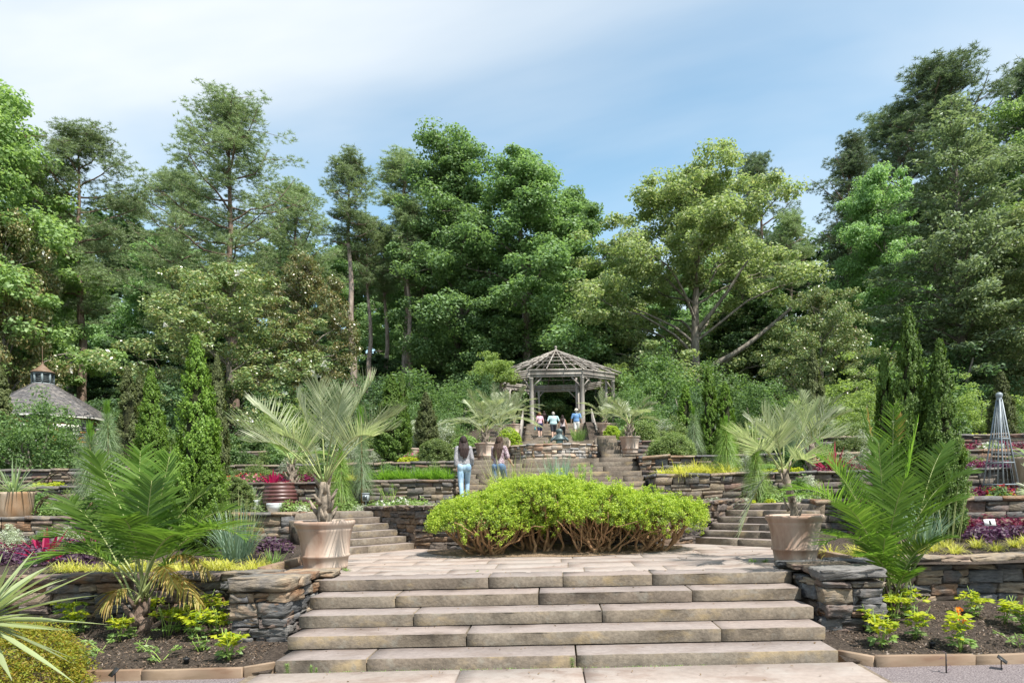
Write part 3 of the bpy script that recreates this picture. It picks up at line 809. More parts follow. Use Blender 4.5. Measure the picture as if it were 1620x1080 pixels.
# curved wall of the upper pool
arc = [(1.46 * math.sin(a), 21.46 - 1.46 * math.cos(a)) for a in np.linspace(-1.35, 1.35, 15)]
tw, ow = dry_wall('curved low pool wall of grey and tan stone with pale flat coping', arc, Z3 - 0.02, Z3 + 0.50, 42, 'wall_pool', hr=(0.07, 0.11), lr=(0.16, 0.32), cap=0.06, caplen=(0.3, 0.45), thick=0.25, proud=0.012)
th = np.linspace(0, 2 * PI, 40, endpoint=False)
struct('pool_water', mesh('pool_water', np.c_[1.25 * np.sin(th), 21.5 - 1.25 * np.cos(th), np.full(40, Z3 + 0.36)], np.arange(40)[None, ::1], M['water']))
pf = Acc(); V, F = lathe([(1.24, Z3 - 0.3), (1.24, Z3 + 0.34)], 40, cap_top=True); pf.add(V + np.array((0, 21.5, 0)), F)
# lily pond behind the golden shrubs
pond = thing('lily_pond', 'round pale stone rim of the lily pond behind the golden shrubs', 'pond', (0.6, 14.75, 1.56))
for k in range(14):
    a0, a1 = 2 * PI * k / 14, 2 * PI * (k + 1) / 14 - 0.015
    V = []
    for a in (a0, (a0 + a1) / 2, a1):
        for r_ in (0.82, 1.02):
            for z in (0, 0.2):
                V.append((r_ * math.cos(a), r_ * math.sin(a), z))
    F = []
    for i in (0, 4):
        F += [(i + 0, i + 4, i + 5, i + 1), (i + 2, i + 3, i + 7, i + 6), (i + 1, i + 5, i + 7, i + 3), (i, i + 2, i + 6, i + 4)]
    F += [(0, 1, 3, 2), (8, 10, 11, 9)]
    part('rim_stone', mesh('rim', np.array(V), np.array(F), M['flag']), pond)
struct('pond_water', mesh('pond_water', np.c_[0.6 + 0.83 * np.cos(th), 14.75 + 0.83 * np.sin(th), np.full(40, 1.66)], np.arange(40)[None, :], M['water']))

# bed edging along the forecourt
def edging(label, pts, seed):
    rg = np.random.default_rng(seed)
    t = thing('bed_edging', label, 'edging', (pts[0][0], pts[0][1], 0))
    for (x0, y0), (x1, y1) in zip(pts[:-1], pts[1:]):
        L = math.hypot(x1 - x0, y1 - y0); n = max(1, round(L / 1.0)); a = math.atan2(y1 - y0, x1 - x0)
        for k in range(n):
            u = (k + 0.5) / n
            me = slab_mesh(L / n - 0.012, 0.07, 0.17, rg, cham=0.006, rough=0.004, mats=('edging', 'edging'))
            part('edging_stone', me, t, (x0 + (x1 - x0) * u - pts[0][0], y0 + (y1 - y0) * u - pts[0][1], 0.125 + rg.uniform(-0.008, 0.008)), (0, rg.normal(0, 0.008), a))
    return t
edging('tan stone edging of the planted bed in front of the orange shrub and palm', [(-3.04, 7.18), (-3.3, 6.98), (-7.5, 6.9), (-10, 7.1)][::-1], 51)
edging('tan stone edging of the bed with orange-flowered seedlings', [(3.06, 7.25), (3.32, 6.93), (7.5, 7.0), (10, 7.1)], 52)
# kerbs of the upper beds beside the landing
for sg, lb in ((-1, 'low tan kerb between landing and golden grass by the sunlit pot'), (1, 'low tan kerb between landing and golden grass by the dappled pot')):
    t = thing('bed_kerb', lb, 'kerb', (sg * 4.25, 9.6, 0.77))
    for k, (y0, y1) in enumerate(((0.0, 0.9), (0.9, 1.7), (1.7, 2.7))):
        me = slab_mesh(0.12, y1 - y0 - 0.01, 0.14, RN, mats=('edging', 'edging'))
        part('kerb_stone', me, t, (0, (y0 + y1) / 2, 0.13))
# mulch bed under the golden shrubs
rg = np.random.default_rng(9)
ang = np.linspace(PI, 2 * PI, 26)
rim = [(2.55 * math.cos(a), 13.35 + 1.85 * math.sin(a) * (1 + rg.uniform(-0.04, 0.04))) for a in ang]
V = np.array([(0, 13.3, 0.86)] + [(x * f, 13.35 + (y - 13.35) * f, 0.782 + 0.05 * (1 - f)) for f in (0.6, 1.0) for x, y in rim])
n = len(rim)
F4 = np.array([(1 + i, 1 + i + 1, 1 + n + i + 1, 1 + n + i) for i in range(n - 1)])[:, ::-1]
F3 = np.array([(0, 1 + i, 2 + i) for i in range(n - 1)])
struct('mulch_bed', mesh('mulch_bed', V, [F4, F3], noisemat('bark_mulch', (0.10, 0.065, 0.04), (0.36, 0.26, 0.17), scale=40, rough=0.95, bump=1, dist=0.04)))

# ------------------------------------------------------------------ trees
def wander(p, q, rng, n=7, amt=0.06, sagm=0.0):
    p, q = np.asarray(p, float), np.asarray(q, float)
    t = np.linspace(0, 1, n)[:, None]
    L = np.linalg.norm(q - p)
    P = p + (q - p) * t
    off = np.cumsum(rng.normal(0, amt * L / n ** 0.5, size=(n, 3)), 0) * (t * (1 - t) * 3)
    P = P + off
    P[:, 2] += sagm * L * (t[:, 0] * (1 - t[:, 0])) * 4
    return P

def broadleaf(seed, H, Rr, base, prof, nlobe=18, nclump=13, nleaf=120, ls=0.34, lobeR=0.30, crad=0.075, trunk=0.02, flat=0.62, elong=0.7, xs=1.0, gap=None, limb=None):
    """trunk and limb geometry, leaf geometry; total height H, crown radius Rr from height base*H"""
    rng = np.random.default_rng(seed)
    wood, C = Acc(), []
    tp = wander((0, 0, 0), (rng.normal(0, 0.3), rng.normal(0, 0.3), H * 0.86), rng, 10, 0.02)
    r0 = H * trunk
    wood.add(*tube(tp, np.linspace(r0, r0 * 0.15, 10) * np.array([1.25] + [1] * 9), 8))
    pt, pr = [p[0] for p in prof], [p[1] for p in prof]
    lobes = []
    ga = rng.uniform(0, 6.28)
    for i in range(nlobe):
        t = (i + rng.uniform(0.2, 0.8)) / nlobe
        ga += 2.4 + rng.normal(0, 0.35)
        if gap:
            q_ = 0
            while gap[0] < (math.degrees(ga) + 180) % 360 - 180 < gap[1] and t < gap[2] and q_ < 9:
                ga += 2.4; q_ += 1
        rr = Rr * np.interp(t, pt, pr) * rng.uniform(0.55, 0.86)
        z = H * (base + (1 - base) * t * 0.95)
        lobes.append(np.array((rr * math.cos(ga) * xs, rr * math.sin(ga), z)))
    for lb in lobes:
        hz = math.hypot(lb[0], lb[1])
        za = np.clip(lb[2] - hz * rng.uniform(0.45, 0.85), H * base * 0.55, H * 0.82)
        i = za / (H * 0.86) * 9; i0 = int(min(i, 8)); a = tp[i0] + (tp[i0 + 1] - tp[i0]) * (i - i0)
        br = wander(a, lb, rng, 7, 0.09, 0.06)
        wood.add(*tube(br, np.linspace(r0 * 0.34 * (1 - 0.5 * za / H), r0 * 0.06, 7), 5, cap=False))
        lr = Rr * lobeR * rng.uniform(0.75, 1.3)
        for k in range(nclump):
            d = rdir(rng, 1)[0] * rng.uniform(0.35, 1.0) ** 0.6 * lr * np.array((1.15, 1.15, 0.8))
            c = lb + d
            C.append(c)
            if k % 3 == 0:
                tw = wander(br[4 + rng.integers(0, 3)], c, rng, 4, 0.08)
                wood.add(*tube(tw, np.linspace(r0 * 0.07, r0 * 0.02, 4), 4, cap=False))
    for (z_a, e_, rr_) in (limb or []):
        i = z_a / (H * 0.86) * 9; i0 = int(i); a = tp[i0] + (tp[i0 + 1] - tp[i0]) * (i - i0)
        wood.add(*tube(wander(a, e_, rng, 9, 0.03, -0.07), np.linspace(rr_, rr_ * 0.35, 9), 7))
    # the leader and the inner crown
    for k in range(int(nlobe * nclump * 0.22)):
        t = rng.uniform(0.45 if gap else 0.1, 1.0); rr = Rr * np.interp(t, pt, pr) * rng.uniform(0, 0.5); a = rng.uniform(0, 6.28)
        C.append(np.array((rr * math.cos(a) * xs, rr * math.sin(a), H * (base + (1 - base) * t))))
    C = np.array(C); n = len(C)
    cr = H * crad * rng.uniform(0.6, 1.25, size=n)
    cen = np.repeat(C, nleaf, 0); crr = np.repeat(cr, nleaf)
    D = rdir(rng, len(cen)); rad = rng.uniform(0, 1, len(cen)) ** 0.42
    pos = cen + D * (crr * rad)[:, None] * np.array((1, 1, flat))
    N = nrm(D * 0.55 + np.array((0, 0, 0.55)) + rng.normal(0, 0.42, size=D.shape))
    L = ls * rng.uniform(0.65, 1.35, len(pos))
    V, F = leaves(pos, N, L, L * elong, rng)
    return wood, V, F

def pine(seed, H, Rr, base, nb=40, trunk=0.016, lean=0.0, ntuft=16, nneed=16, nl=0.42, top_round=0.35, clr=0.9, dens=4, pad=0.62):
    rng = np.random.default_rng(seed)
    wood = Acc(); TU = []
    tp = wander((0, 0, 0), (lean * H, rng.normal(0, 0.3), H * 0.96), rng, 12, 0.025)
    r0 = H * trunk
    wood.add(*tube(tp, np.linspace(r0, r0 * 0.14, 12) * np.array([1.2] + [1] * 11), 8))
    az = rng.uniform(0, 6.28)
    for i in range(nb):
        t = base + (0.98 - base) * ((i + rng.uniform(0, 1)) / nb) ** 0.9
        az += 2.4 + rng.normal(0, 0.5)
        u = (t - base) / (1 - base)
        ln = Rr * (math.sin(PI * min(0.12 + 0.70 * u, 1)) ** 0.8 if u < 0.62 else max(0.30, 1.0 - (u - 0.55) * 1.6)) * rng.uniform(0.6, 1.15)
        k = t / 0.96 * 11; i0 = int(min(k, 10)); a = tp[i0] + (tp[i0 + 1] - tp[i0]) * min(k - i0, 1)
        el = np.interp(u, [0, 0.5, 1], [-0.08, 0.3, 1.0]) + rng.normal(0, 0.15)
        d = azel(np.array(az), np.array(el))
        e = a + d * ln; e[2] += ln * 0.16
        br = wander(a, e, rng, 7, 0.10, -0.05)
        wood.add(*tube(br, np.linspace(r0 * 0.26 * (1.15 - u * 0.6), r0 * 0.04, 7), 5, cap=False))
        for j in range(dens):
            s = 0.42 + 0.58 * (j + rng.uniform(0, 1)) / dens
            c0 = br[int(s * 6)]
            c = c0 + rng.normal(0, 0.16 * ln + 0.25, 3) * np.array((1, 1, 0.5)); c[2] += 0.2
            wood.add(*tube(wander(c0, c, rng, 3, 0.08), np.linspace(r0 * 0.06, r0 * 0.025, 3), 4, cap=False))
            nt = int(ntuft * rng.uniform(0.7, 1.3))
            dd = rdir(rng, nt) * (clr * rng.uniform(0.5, 1.0, (nt, 1))) * np.array((1.1, 1.1, pad))
            TU.append(c + dd)
    TU = np.concatenate(TU)
    P = np.repeat(TU, nneed, 0)
    D = rdir(rng, len(P)); D[:, 2] = np.abs(D[:, 2]) * 0.9 - 0.25; D = nrm(D)
    L = nl * rng.uniform(0.7, 1.2, len(P))
    W = nl * 0.13
    S = nrm(np.cross(D, rdir(rng, len(P))))
    V = np.stack([P + D * L[:, None] * 0.1 - S * W / 2, P + D * L[:, None] * 0.1 + S * W / 2, P + D * L[:, None]], 1).reshape(-1, 3)
    return wood, V, np.arange(len(V)).reshape(-1, 3)

def cedar(seed, H, Rr, base, nb=75, nspray=26, nleaf=14, ls=0.26, droop=0.18, trunk=0.016):
    rng = np.random.default_rng(seed)
    wood = Acc(); SP = []; SD = []
    tp = wander((0, 0, 0), (0.2, 0.1, H * 0.98), rng, 12, 0.012)
    r0 = H * trunk
    wood.add(*tube(tp, np.linspace(r0, r0 * 0.1, 12) * np.array([1.25] + [1] * 11), 8))
    az = rng.uniform(0, 6.28)
    for i in range(nb):
        u = ((i + rng.uniform(0, 1)) / nb)
        t = base + (0.99 - base) * u
        az += 2.4 + rng.normal(0, 0.4)
        ln = Rr * np.interp(u, [0, 0.18, 0.4, 0.75, 1], [0.75, 1.0, 0.9, 0.55, 0.10]) * rng.uniform(0.65, 1.15)
        k = t / 0.98 * 11; i0 = int(min(k, 10)); a = tp[i0] + (tp[i0 + 1] - tp[i0]) * min(k - i0, 1)
        d = azel(np.array(az), np.array(0.32 + 0.35 * u + rng.normal(0, 0.1)))
        e = a + d * ln; m = a + d * ln * 0.55; m[2] += ln * 0.12; e[2] -= ln * droop
        br = bez(a, m, e, 8)
        wood.add(*tube(br, np.linspace(r0 * 0.22 * (1.1 - u * 0.7), r0 * 0.03, 8), 5, cap=False))
        ns = max(4, int(nspray * (ln / Rr) ** 1.1))
        s = rng.uniform(0.2, 1.0, ns); idx = np.clip((s * 7).astype(int), 0, 6)
        c = br[idx] + (br[idx + 1] - br[idx]) * (s * 7 - idx)[:, None]
        side = np.cross(d, (0, 0, 1.0)); side /= np.linalg.norm(side)
        w = (rng.uniform(-1, 1, ns) * 0.30 * ln * (1.1 - s))[:, None]
        c = c + side * w; c[:, 2] -= np.abs(w[:, 0]) * 0.35 + rng.uniform(0, 0.3, ns)
        SP.append(c); SD.append(np.tile(d, (ns, 1)))
    SP, SD = np.concatenate(SP), np.concatenate(SD)
    P = np.repeat(SP, nleaf, 0)
    cr = np.repeat(rng.uniform(0.45, 0.95, len(SP)), nleaf)[:, None]
    D = rdir(rng, len(P)); P = P + D * cr * np.array((1, 1, 0.35))
    N = nrm(np.array((0, 0, 0.8)) + D * 0.3 + rng.normal(0, 0.35, D.shape))
    L = ls * rng.uniform(0.7, 1.5, len(P))
    T = np.repeat(SD, nleaf, 0) + rng.normal(0, 0.6, P.shape)
    V, F = leaves(P, N, L, L * 0.42, rng, T)
    return wood, V, F

def thuja(seed, H, Rr, nspray=420, nleaf=46, ls=0.06, per=7):
    """column of upright feathery plumes, flame-like lumps on the outline"""
    rng = np.random.default_rng(seed)
    wood = Acc(); wood.add(*tube(np.array([(0, 0, -0.1), (0, 0, H * 0.5), (0.02, 0, H * 0.93)]), [Rr * 0.11, Rr * 0.07, 0.01], 6))
    pz, pr = [0, 0.06, 0.25, 0.55, 0.8, 0.94, 1], [0.80, 0.94, 1.0, 0.76, 0.42, 0.17, 0.03]
    npl = nspray // per
    u0 = rng.uniform(0, 1, npl) ** 1.1; a0 = rng.uniform(0, 2 * PI, npl); r0 = rng.uniform(0.78, 1.10, npl)
    u = np.clip(np.repeat(u0, per) + rng.normal(0, 0.022, npl * per), 0, 1)
    prof = np.interp(u, pz, pr)
    a = np.repeat(a0, per) + rng.normal(0, 0.17, npl * per) / np.maximum(prof, 0.2)
    n = len(u)
    r = Rr * prof * np.repeat(r0, per) * np.where(np.arange(n) % 5 == 0, rng.uniform(0.5, 0.75, n), rng.uniform(0.80, 1.0, n))
    C = np.c_[r * np.cos(a), r * np.sin(a), 0.03 * H + u * H * 0.93]
    out = np.c_[np.cos(a), np.sin(a), np.full(n, 1.5)]; out = nrm(out + rng.normal(0, 0.25, out.shape))
    sl = (0.08 + 0.14 * prof) * (Rr / 0.6) * rng.uniform(0.7, 1.3, n)
    P = np.repeat(C, nleaf, 0); O = np.repeat(out, nleaf, 0); SL = np.repeat(sl, nleaf)
    s = rng.uniform(-0.3, 1, len(P))
    wdt = (SL * 0.45 * np.sin(PI * np.clip(s * 0.7 + 0.3, 0, 1)))[:, None]
    P = P + O * (SL * s)[:, None] + rdir(rng, len(P)) * wdt * rng.uniform(0.3, 1, (len(P), 1))
    N = nrm(rng.normal(0, 0.55, P.shape) + np.repeat(np.c_[np.cos(a), np.sin(a), np.full(n, 0.6)], nleaf, 0) * 1.1)
    L = ls * rng.uniform(0.7, 1.4, len(P))
    V, F = leaves(P, N, L, L * 0.55, rng, O + rng.normal(0, 0.35, O.shape))
    # the dense brown-green inside of the column
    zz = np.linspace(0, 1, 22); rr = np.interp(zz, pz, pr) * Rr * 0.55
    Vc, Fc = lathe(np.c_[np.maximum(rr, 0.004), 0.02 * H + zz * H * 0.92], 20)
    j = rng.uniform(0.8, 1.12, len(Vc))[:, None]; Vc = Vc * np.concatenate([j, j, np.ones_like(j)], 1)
    return wood, V, F, Vc, Fc

def bush(seed, rx, ry, rz, nclump=70, nleaf=70, ls=0.06, cr=0.2, flat=0.7, elong=0.6, up=0.5, shell=0.55, stems=7, lumpy=0.15):
    rng = np.random.default_rng(seed)
    wood = Acc()
    d = rdir(rng, nclump); d[:, 2] = np.abs(d[:, 2]) * 1.1 - 0.12; d = nrm(d)
    f = rng.uniform(shell, 1, nclump)[:, None]
    lump = 1 + lumpy * np.sin(3.1 * d[:, :1] + seed) * np.cos(2.7 * d[:, 1:2] + seed * 2) + rng.normal(0, lumpy * 0.5, (nclump, 1))
    C = d * f * lump * np.array((rx, ry, rz)) + np.array((0, 0, rz * 0.12))
    for k in range(stems):
        c = C[rng.integers(nclump)]
        wood.add(*tube(wander((rng.normal(0, rx * 0.06), rng.normal(0, ry * 0.06), -0.05), c * 0.9, rng, 5, 0.08), np.linspace(rz * 0.028, rz * 0.008, 5), 5))
    cr_ = cr * rng.uniform(0.65, 1.25, nclump)
    P = np.repeat(C, nleaf, 0); crr = np.repeat(cr_, nleaf)
    D = rdir(rng, len(P)); P = P + D * (crr * rng.uniform(0, 1, len(P)) ** 0.4)[:, None] * np.array((1, 1, flat))
    P[:, 2] = np.maximum(P[:, 2], 0.02)
    N = nrm(D * 0.5 + np.array((0, 0, up)) + rng.normal(0, 0.45, D.shape))
    L = ls * rng.uniform(0.65, 1.35, len(P))
    V, F = leaves(P, N, L, L * elong, rng)
    return wood, V, F

def tree_thing(name, label, cat, geo, barkm, leafm, loc, rotz=0, scale=1.0, group=None, crown='crown', trunk='trunk', flowers=None):
    wood, V, F = geo
    t = thing(name, label, cat, loc, rotz, group, scale)
    part(trunk, wood.build(trunk, M[barkm], smooth=True), t)
    part(crown, mesh(crown, V, F, M[leafm]), t)
    if flowers is not None:
        rng = np.random.default_rng(3)
        n, size, mat = flowers
        up = V.reshape(-1, F.shape[1], 3).mean(1)
        c = up.mean(0); dv = up - c
        sc = np.linalg.norm(dv / np.maximum(dv.std(0), 1e-6), axis=1)
        idx = np.argsort(-sc)[: len(sc) // 5]; idx = idx[up[idx][:, 1] < c[1] + 0.2 * dv[:, 1].std()]
        pick = up[rng.choice(idx, n)]
        P = np.repeat(pick, 6, 0) + rng.normal(0, size * 0.25, (n * 6, 3))
        Vf, Ff = leaves(P, rdir(rng, len(P)), size, size * 0.7, rng)
        part('blossom', mesh('blossom', Vf, Ff, M[mat]), t)
    return t

PR_ROUND = [(0, 0.55), (0.2, 0.9), (0.45, 1.0), (0.7, 0.82), (0.9, 0.5), (1, 0.2)]
PR_TALL = [(0, 0.7), (0.2, 1.0), (0.5, 0.9), (0.75, 0.62), (0.92, 0.36), (1, 0.12)]
PR_OAK = [(0, 0.75), (0.25, 1.0), (0.5, 0.95), (0.75, 0.68), (0.92, 0.42), (1, 0.22)]

# forest trees: height in metres comes from the picture height of the top at the given distance
def top_h(x, ytop, d, z0):
    return px(x, ytop, d)[2] - z0
FOREST = []
def forest(kind, name, label, cat, x, ytop, d, rotz, sx=1.0, group=None, basez=None):
    proto, Hp = PROTO[kind]
    X = pxx(x, d, 500); z0 = (gz(X, d) if basez is None else basez) - 0.15
    h = top_h(x, ytop, d, z0)
    k = h / Hp
    o = dup(proto, (X, d, z0), rotz, (k * sx, k * sx, k), label, group)
    o.name = name; o['category'] = cat
    return o
PROTO = {}
def proto(kind, Hp, geo, barkm, leafm, **kw):
    t = tree_thing('proto', 'x', 'x', geo, barkm, leafm, (0, -60, 0), **kw)
    PROTO[kind] = (t, float(np.percentile(geo[1][:, 2], 99.97)))
proto('poplarA', 30, broadleaf(101, 30, 6.0, 0.16, PR_TALL, nlobe=26, nclump=14, nleaf=210, ls=0.25, crad=0.038), 'bark_grey', 'lf_poplar')
proto('poplarB', 28, broadleaf(102, 28, 6.6, 0.10, PR_TALL, nlobe=28, nclump=14, nleaf=210, ls=0.25, crad=0.04), 'bark_grey', 'lf_poplar')
proto('bright', 30, broadleaf(103, 30, 8.5, 0.2, PR_ROUND, nlobe=26, nclump=13, nleaf=210, ls=0.29, crad=0.042), 'bark_grey', 'lf_bright')
proto('oak', 26, broadleaf(104, 26, 11.5, 0.20, PR_OAK, nlobe=34, nclump=13, nleaf=190, ls=0.26, crad=0.046, lobeR=0.21, trunk=0.021, flat=0.55, gap=(-125, 10, 0.40), limb=[(5.6, (8.6, -1.5, 12.5), 0.34), (4.0, (-5.5, -2.5, 7.0), 0.26), (9.5, (4.0, -2.0, 16.0), 0.24)]), 'bark_grey', 'lf_oak')
proto('wood', 24, broadleaf(105, 24, 6.5, 0.12, PR_ROUND, nlobe=20, nclump=11, nleaf=110, ls=0.42, crad=0.05), 'bark_grey', 'lf_dark')
proto('magnolia', 14, broadleaf(106, 14, 6.0, 0.06, PR_ROUND, nlobe=26, nclump=12, nleaf=130, ls=0.21, crad=0.052, elong=0.5), 'bark_grey', 'lf_magnolia', flowers=(26, 0.25, 'fl_white'))
proto('magrust', 14, broadleaf(107, 14, 5.0, 0.06, PR_ROUND, nlobe=24, nclump=12, nleaf=130, ls=0.21, crad=0.05, elong=0.5), 'bark_grey', 'lf_magrust', flowers=(12, 0.25, 'fl_white'))
proto('pineA', 32, pine(111, 32, 6.6, 0.44, nb=30, dens=8, ntuft=27, nneed=15, clr=1.15, nl=0.36, pad=0.42), 'bark_pine', 'lf_pine')
proto('pineB', 32, pine(112, 32, 6.6, 0.34, nb=38, dens=8, ntuft=27, nneed=15, clr=1.15, nl=0.36, pad=0.42), 'bark_pine', 'lf_pine')
proto('pineC', 32, pine(113, 32, 3.9, 0.66, nb=20, dens=7, ntuft=22, nneed=15, clr=0.95, nl=0.36, pad=0.4), 'bark_pale', 'lf_pine')
proto('pineD', 34, pine(114, 34, 5.0, 0.50, nb=32, dens=7, ntuft=25, nneed=15, clr=1.05, nl=0.38, pad=0.45), 'bark_pine', 'lf_pinedark')
proto('cedar', 28, cedar(115, 28, 8.2, 0.12, nb=120, nspray=34, nleaf=16, ls=0.34), 'bark_grey', 'lf_cedar')
proto('under', 5, bush(121, 2.6, 2.4, 4.4, nclump=130, nleaf=85, ls=0.15, cr=0.62, stems=9, shell=0.5), 'bark_grey', 'lf_shrub')
proto('under2', 5, bush(122, 2.8, 2.4, 4.2, nclump=130, nleaf=85, ls=0.14, cr=0.6, stems=9, shell=0.5, flat=0.5), 'bark_grey', 'lf_shrub2')
proto('underdk', 5, bush(123, 2.6, 2.4, 4.4, nclump=130, nleaf=80, ls=0.16, cr=0.62, stems=9, shell=0.5), 'bark_grey', 'lf_dark')

TREES = [
 ('bright', 'broadleaf_tree', 'tall bright green broadleaf tree behind the slate-roofed pavilion', 'tree', -15, 138, 50, 0.3, 1.05, None),
 ('bright', 'broadleaf_tree', 'fresh green broadleaf tree low behind the pavilion cupola', 'tree', 18, 395, 53, 2.3, 0.85, None),
 ('magrust', 'magnolia_tree', 'rusty-leaved magnolia tree beside the pavilion roof', 'tree', 5, 325, 47.5, 1.0, 0.62, None),
 ('pineA', 'pine_tree', 'leaning pine with forked limbs above the pavilion roof', 'tree', 128, 195, 55, 1.2, 1.0, None),
 ('pineB', 'pine_tree', 'tallest dense pine rising above the flowering magnolia', 'tree', 368, 150, 62, 0.4, 1.0, None),
 ('pineC', 'pine_tree', 'slender pine with bare pale trunk and small flat crown', 'tree', 562, 238, 60, 2.0, 1.0, None),
 ('pineC', 'pine_tree', 'thin-crowned grey pine against the big green poplars', 'tree', 636, 240, 66, 4.4, 1.25, None),
 ('magnolia', 'magnolia_tree', 'dark glossy magnolia with white blossoms among the columnar conifers', 'tree', 358, 415, 46, 0.7, 1.2, None),
 ('magrust', 'magnolia_tree', 'rust-tinged magnolia beside the bare pine trunks', 'tree', 488, 408, 50, 3.5, 0.8, None),
 ('poplarA', 'broadleaf_tree', 'tall narrow green poplar with rounded top behind the gazebo', 'tree', 722, 205, 61, 0.9, 1.15, None),
 ('poplarB', 'broadleaf_tree', 'big full green poplar directly above the gazebo roof', 'tree', 836, 240, 59, 2.6, 1.3, None),
 ('oak', 'oak_tree', 'spreading olive-green oak with long leaning limb and grey trunk', 'tree', 1100, 250, 57, 0.0, 1.15, None),
 ('pineD', 'pine_tree', 'distant pine top peeping over the spreading oak', 'tree', 1200, 242, 82, 1.0, 0.8, None),
 ('pineD', 'pine_tree', 'tall dark pine with layered crown above the feathery cedar', 'tree', 1492, 92, 72, 3.0, 1.15, None),
 ('pineD', 'pine_tree', 'tall dark pine leaning clear of the cedar against blue sky', 'tree', 1352, 215, 68, 5.0, 0.85, None),
 ('pineD', 'pine_tree', 'dark pine between the layered pine and the pale cedar', 'tree', 1422, 165, 75, 0.2, 1.1, None),
 ('poplarB', 'broadleaf_tree', 'green poplar between the oak limb and the feathery cedar', 'tree', 1390, 265, 62, 4.1, 0.9, None),
 ('cedar', 'cedar_tree', 'feathery grey-green cedar with drooping sprays and pale trunk', 'tree', 1518, 150, 52, 0.8, 1.0, None),
 ('bright', 'broadleaf_tree', 'bright green broadleaf tree behind the feathery cedar', 'tree', 1650, 140, 66, 4.0, 0.9, None),
 ('pineD', 'pine_tree', 'pine crown above the bright broadleaf tree beyond the cedar', 'tree', 1640, 95, 80, 2.2, 1.0, None),
 ('oak', 'oak_tree', 'dark-trunked oak beside the wire trellis terrace', 'tree', 1660, 300, 50, 1.0, 0.9, None),
 ('pineB', 'pine_tree', 'second dense pine filling in behind the tallest pine', 'tree', 285, 265, 72, 2.4, 1.0, None),
 ('pineB', 'pine_tree', 'dense pine between the tallest pine and the slender one', 'tree', 470, 285, 74, 3.9, 1.0, None),
 ('pineA', 'pine_tree', 'pine behind the bright broadleaf tree near the pavilion', 'tree', 75, 290, 68, 4.9, 1.0, None),
 ('magnolia', 'magnolia_tree', 'magnolia with scattered white blooms below the oak limb', 'tree', 1300, 455, 50, 2.8, 0.95, None),
 ('poplarB', 'broadleaf_tree', 'lower green poplar filling in beside the big full poplar', 'tree', 905, 300, 64, 0.4, 1.1, None),
 ('poplarA', 'broadleaf_tree', 'leafy poplar beneath the grey pine and tall poplar', 'tree', 655, 385, 74, 3.4, 1.2, None),
 ('wood', 'broadleaf_tree', 'smaller leafy tree under the oak limb', 'tree', 1215, 440, 62, 1.6, 1.0, None),
]
for (kind, nm, lb, ct, x, yt, d, rz, sx, gr) in TREES:
    forest(kind, nm, lb, ct, x, yt, d, rz, sx, gr)
# wood behind: trees whose crowns only show as the dark wall between the others
rg = np.random.default_rng(44)
for i, x in enumerate(np.linspace(-260, 1880, 25)):
    d = 84 + (i % 3) * 9
    yt = 400 + rg.uniform(-45, 55) if 400 < x < 680 else 355 + rg.uniform(-40, 50)
    if 860 < x < 960: yt = 400
    forest('wood' if i % 3 else 'poplarB', 'woodland_tree', 'dark leafy woodland tree closing the view behind the tall trees', 'tree', x + rg.uniform(-20, 20), yt, d, rg.uniform(0, 6.28), 1.15, 'woodland trees at the back')
for i, x in enumerate(np.linspace(-200, 1800, 24)):
    d = 62 + (i % 4) * 4
    yt = (545 if 540 < x < 690 or x < 190 else 505) + rg.uniform(-30, 30)
    forest('wood', 'understory_tree', 'low dark understory tree between the trunks of the wood', 'tree', x + rg.uniform(-20, 20), yt, d, rg.uniform(0, 6.28), 1.5, 'understory trees')
# bare pale trunks of pines standing in the wood
for (x, d, yt) in ((581, 62, 340), (607, 66, 355), (652, 60, 320), (668, 64, 345), (1252, 62, 330), (1178, 66, 350), (108, 60, 330)):
    forest('pineC', 'pine_tree', 'straight pine trunk standing in the wood behind the magnolias and oak', 'tree', x, yt, d, rg.uniform(0, 6.28), 1.0, 'pines in the wood')

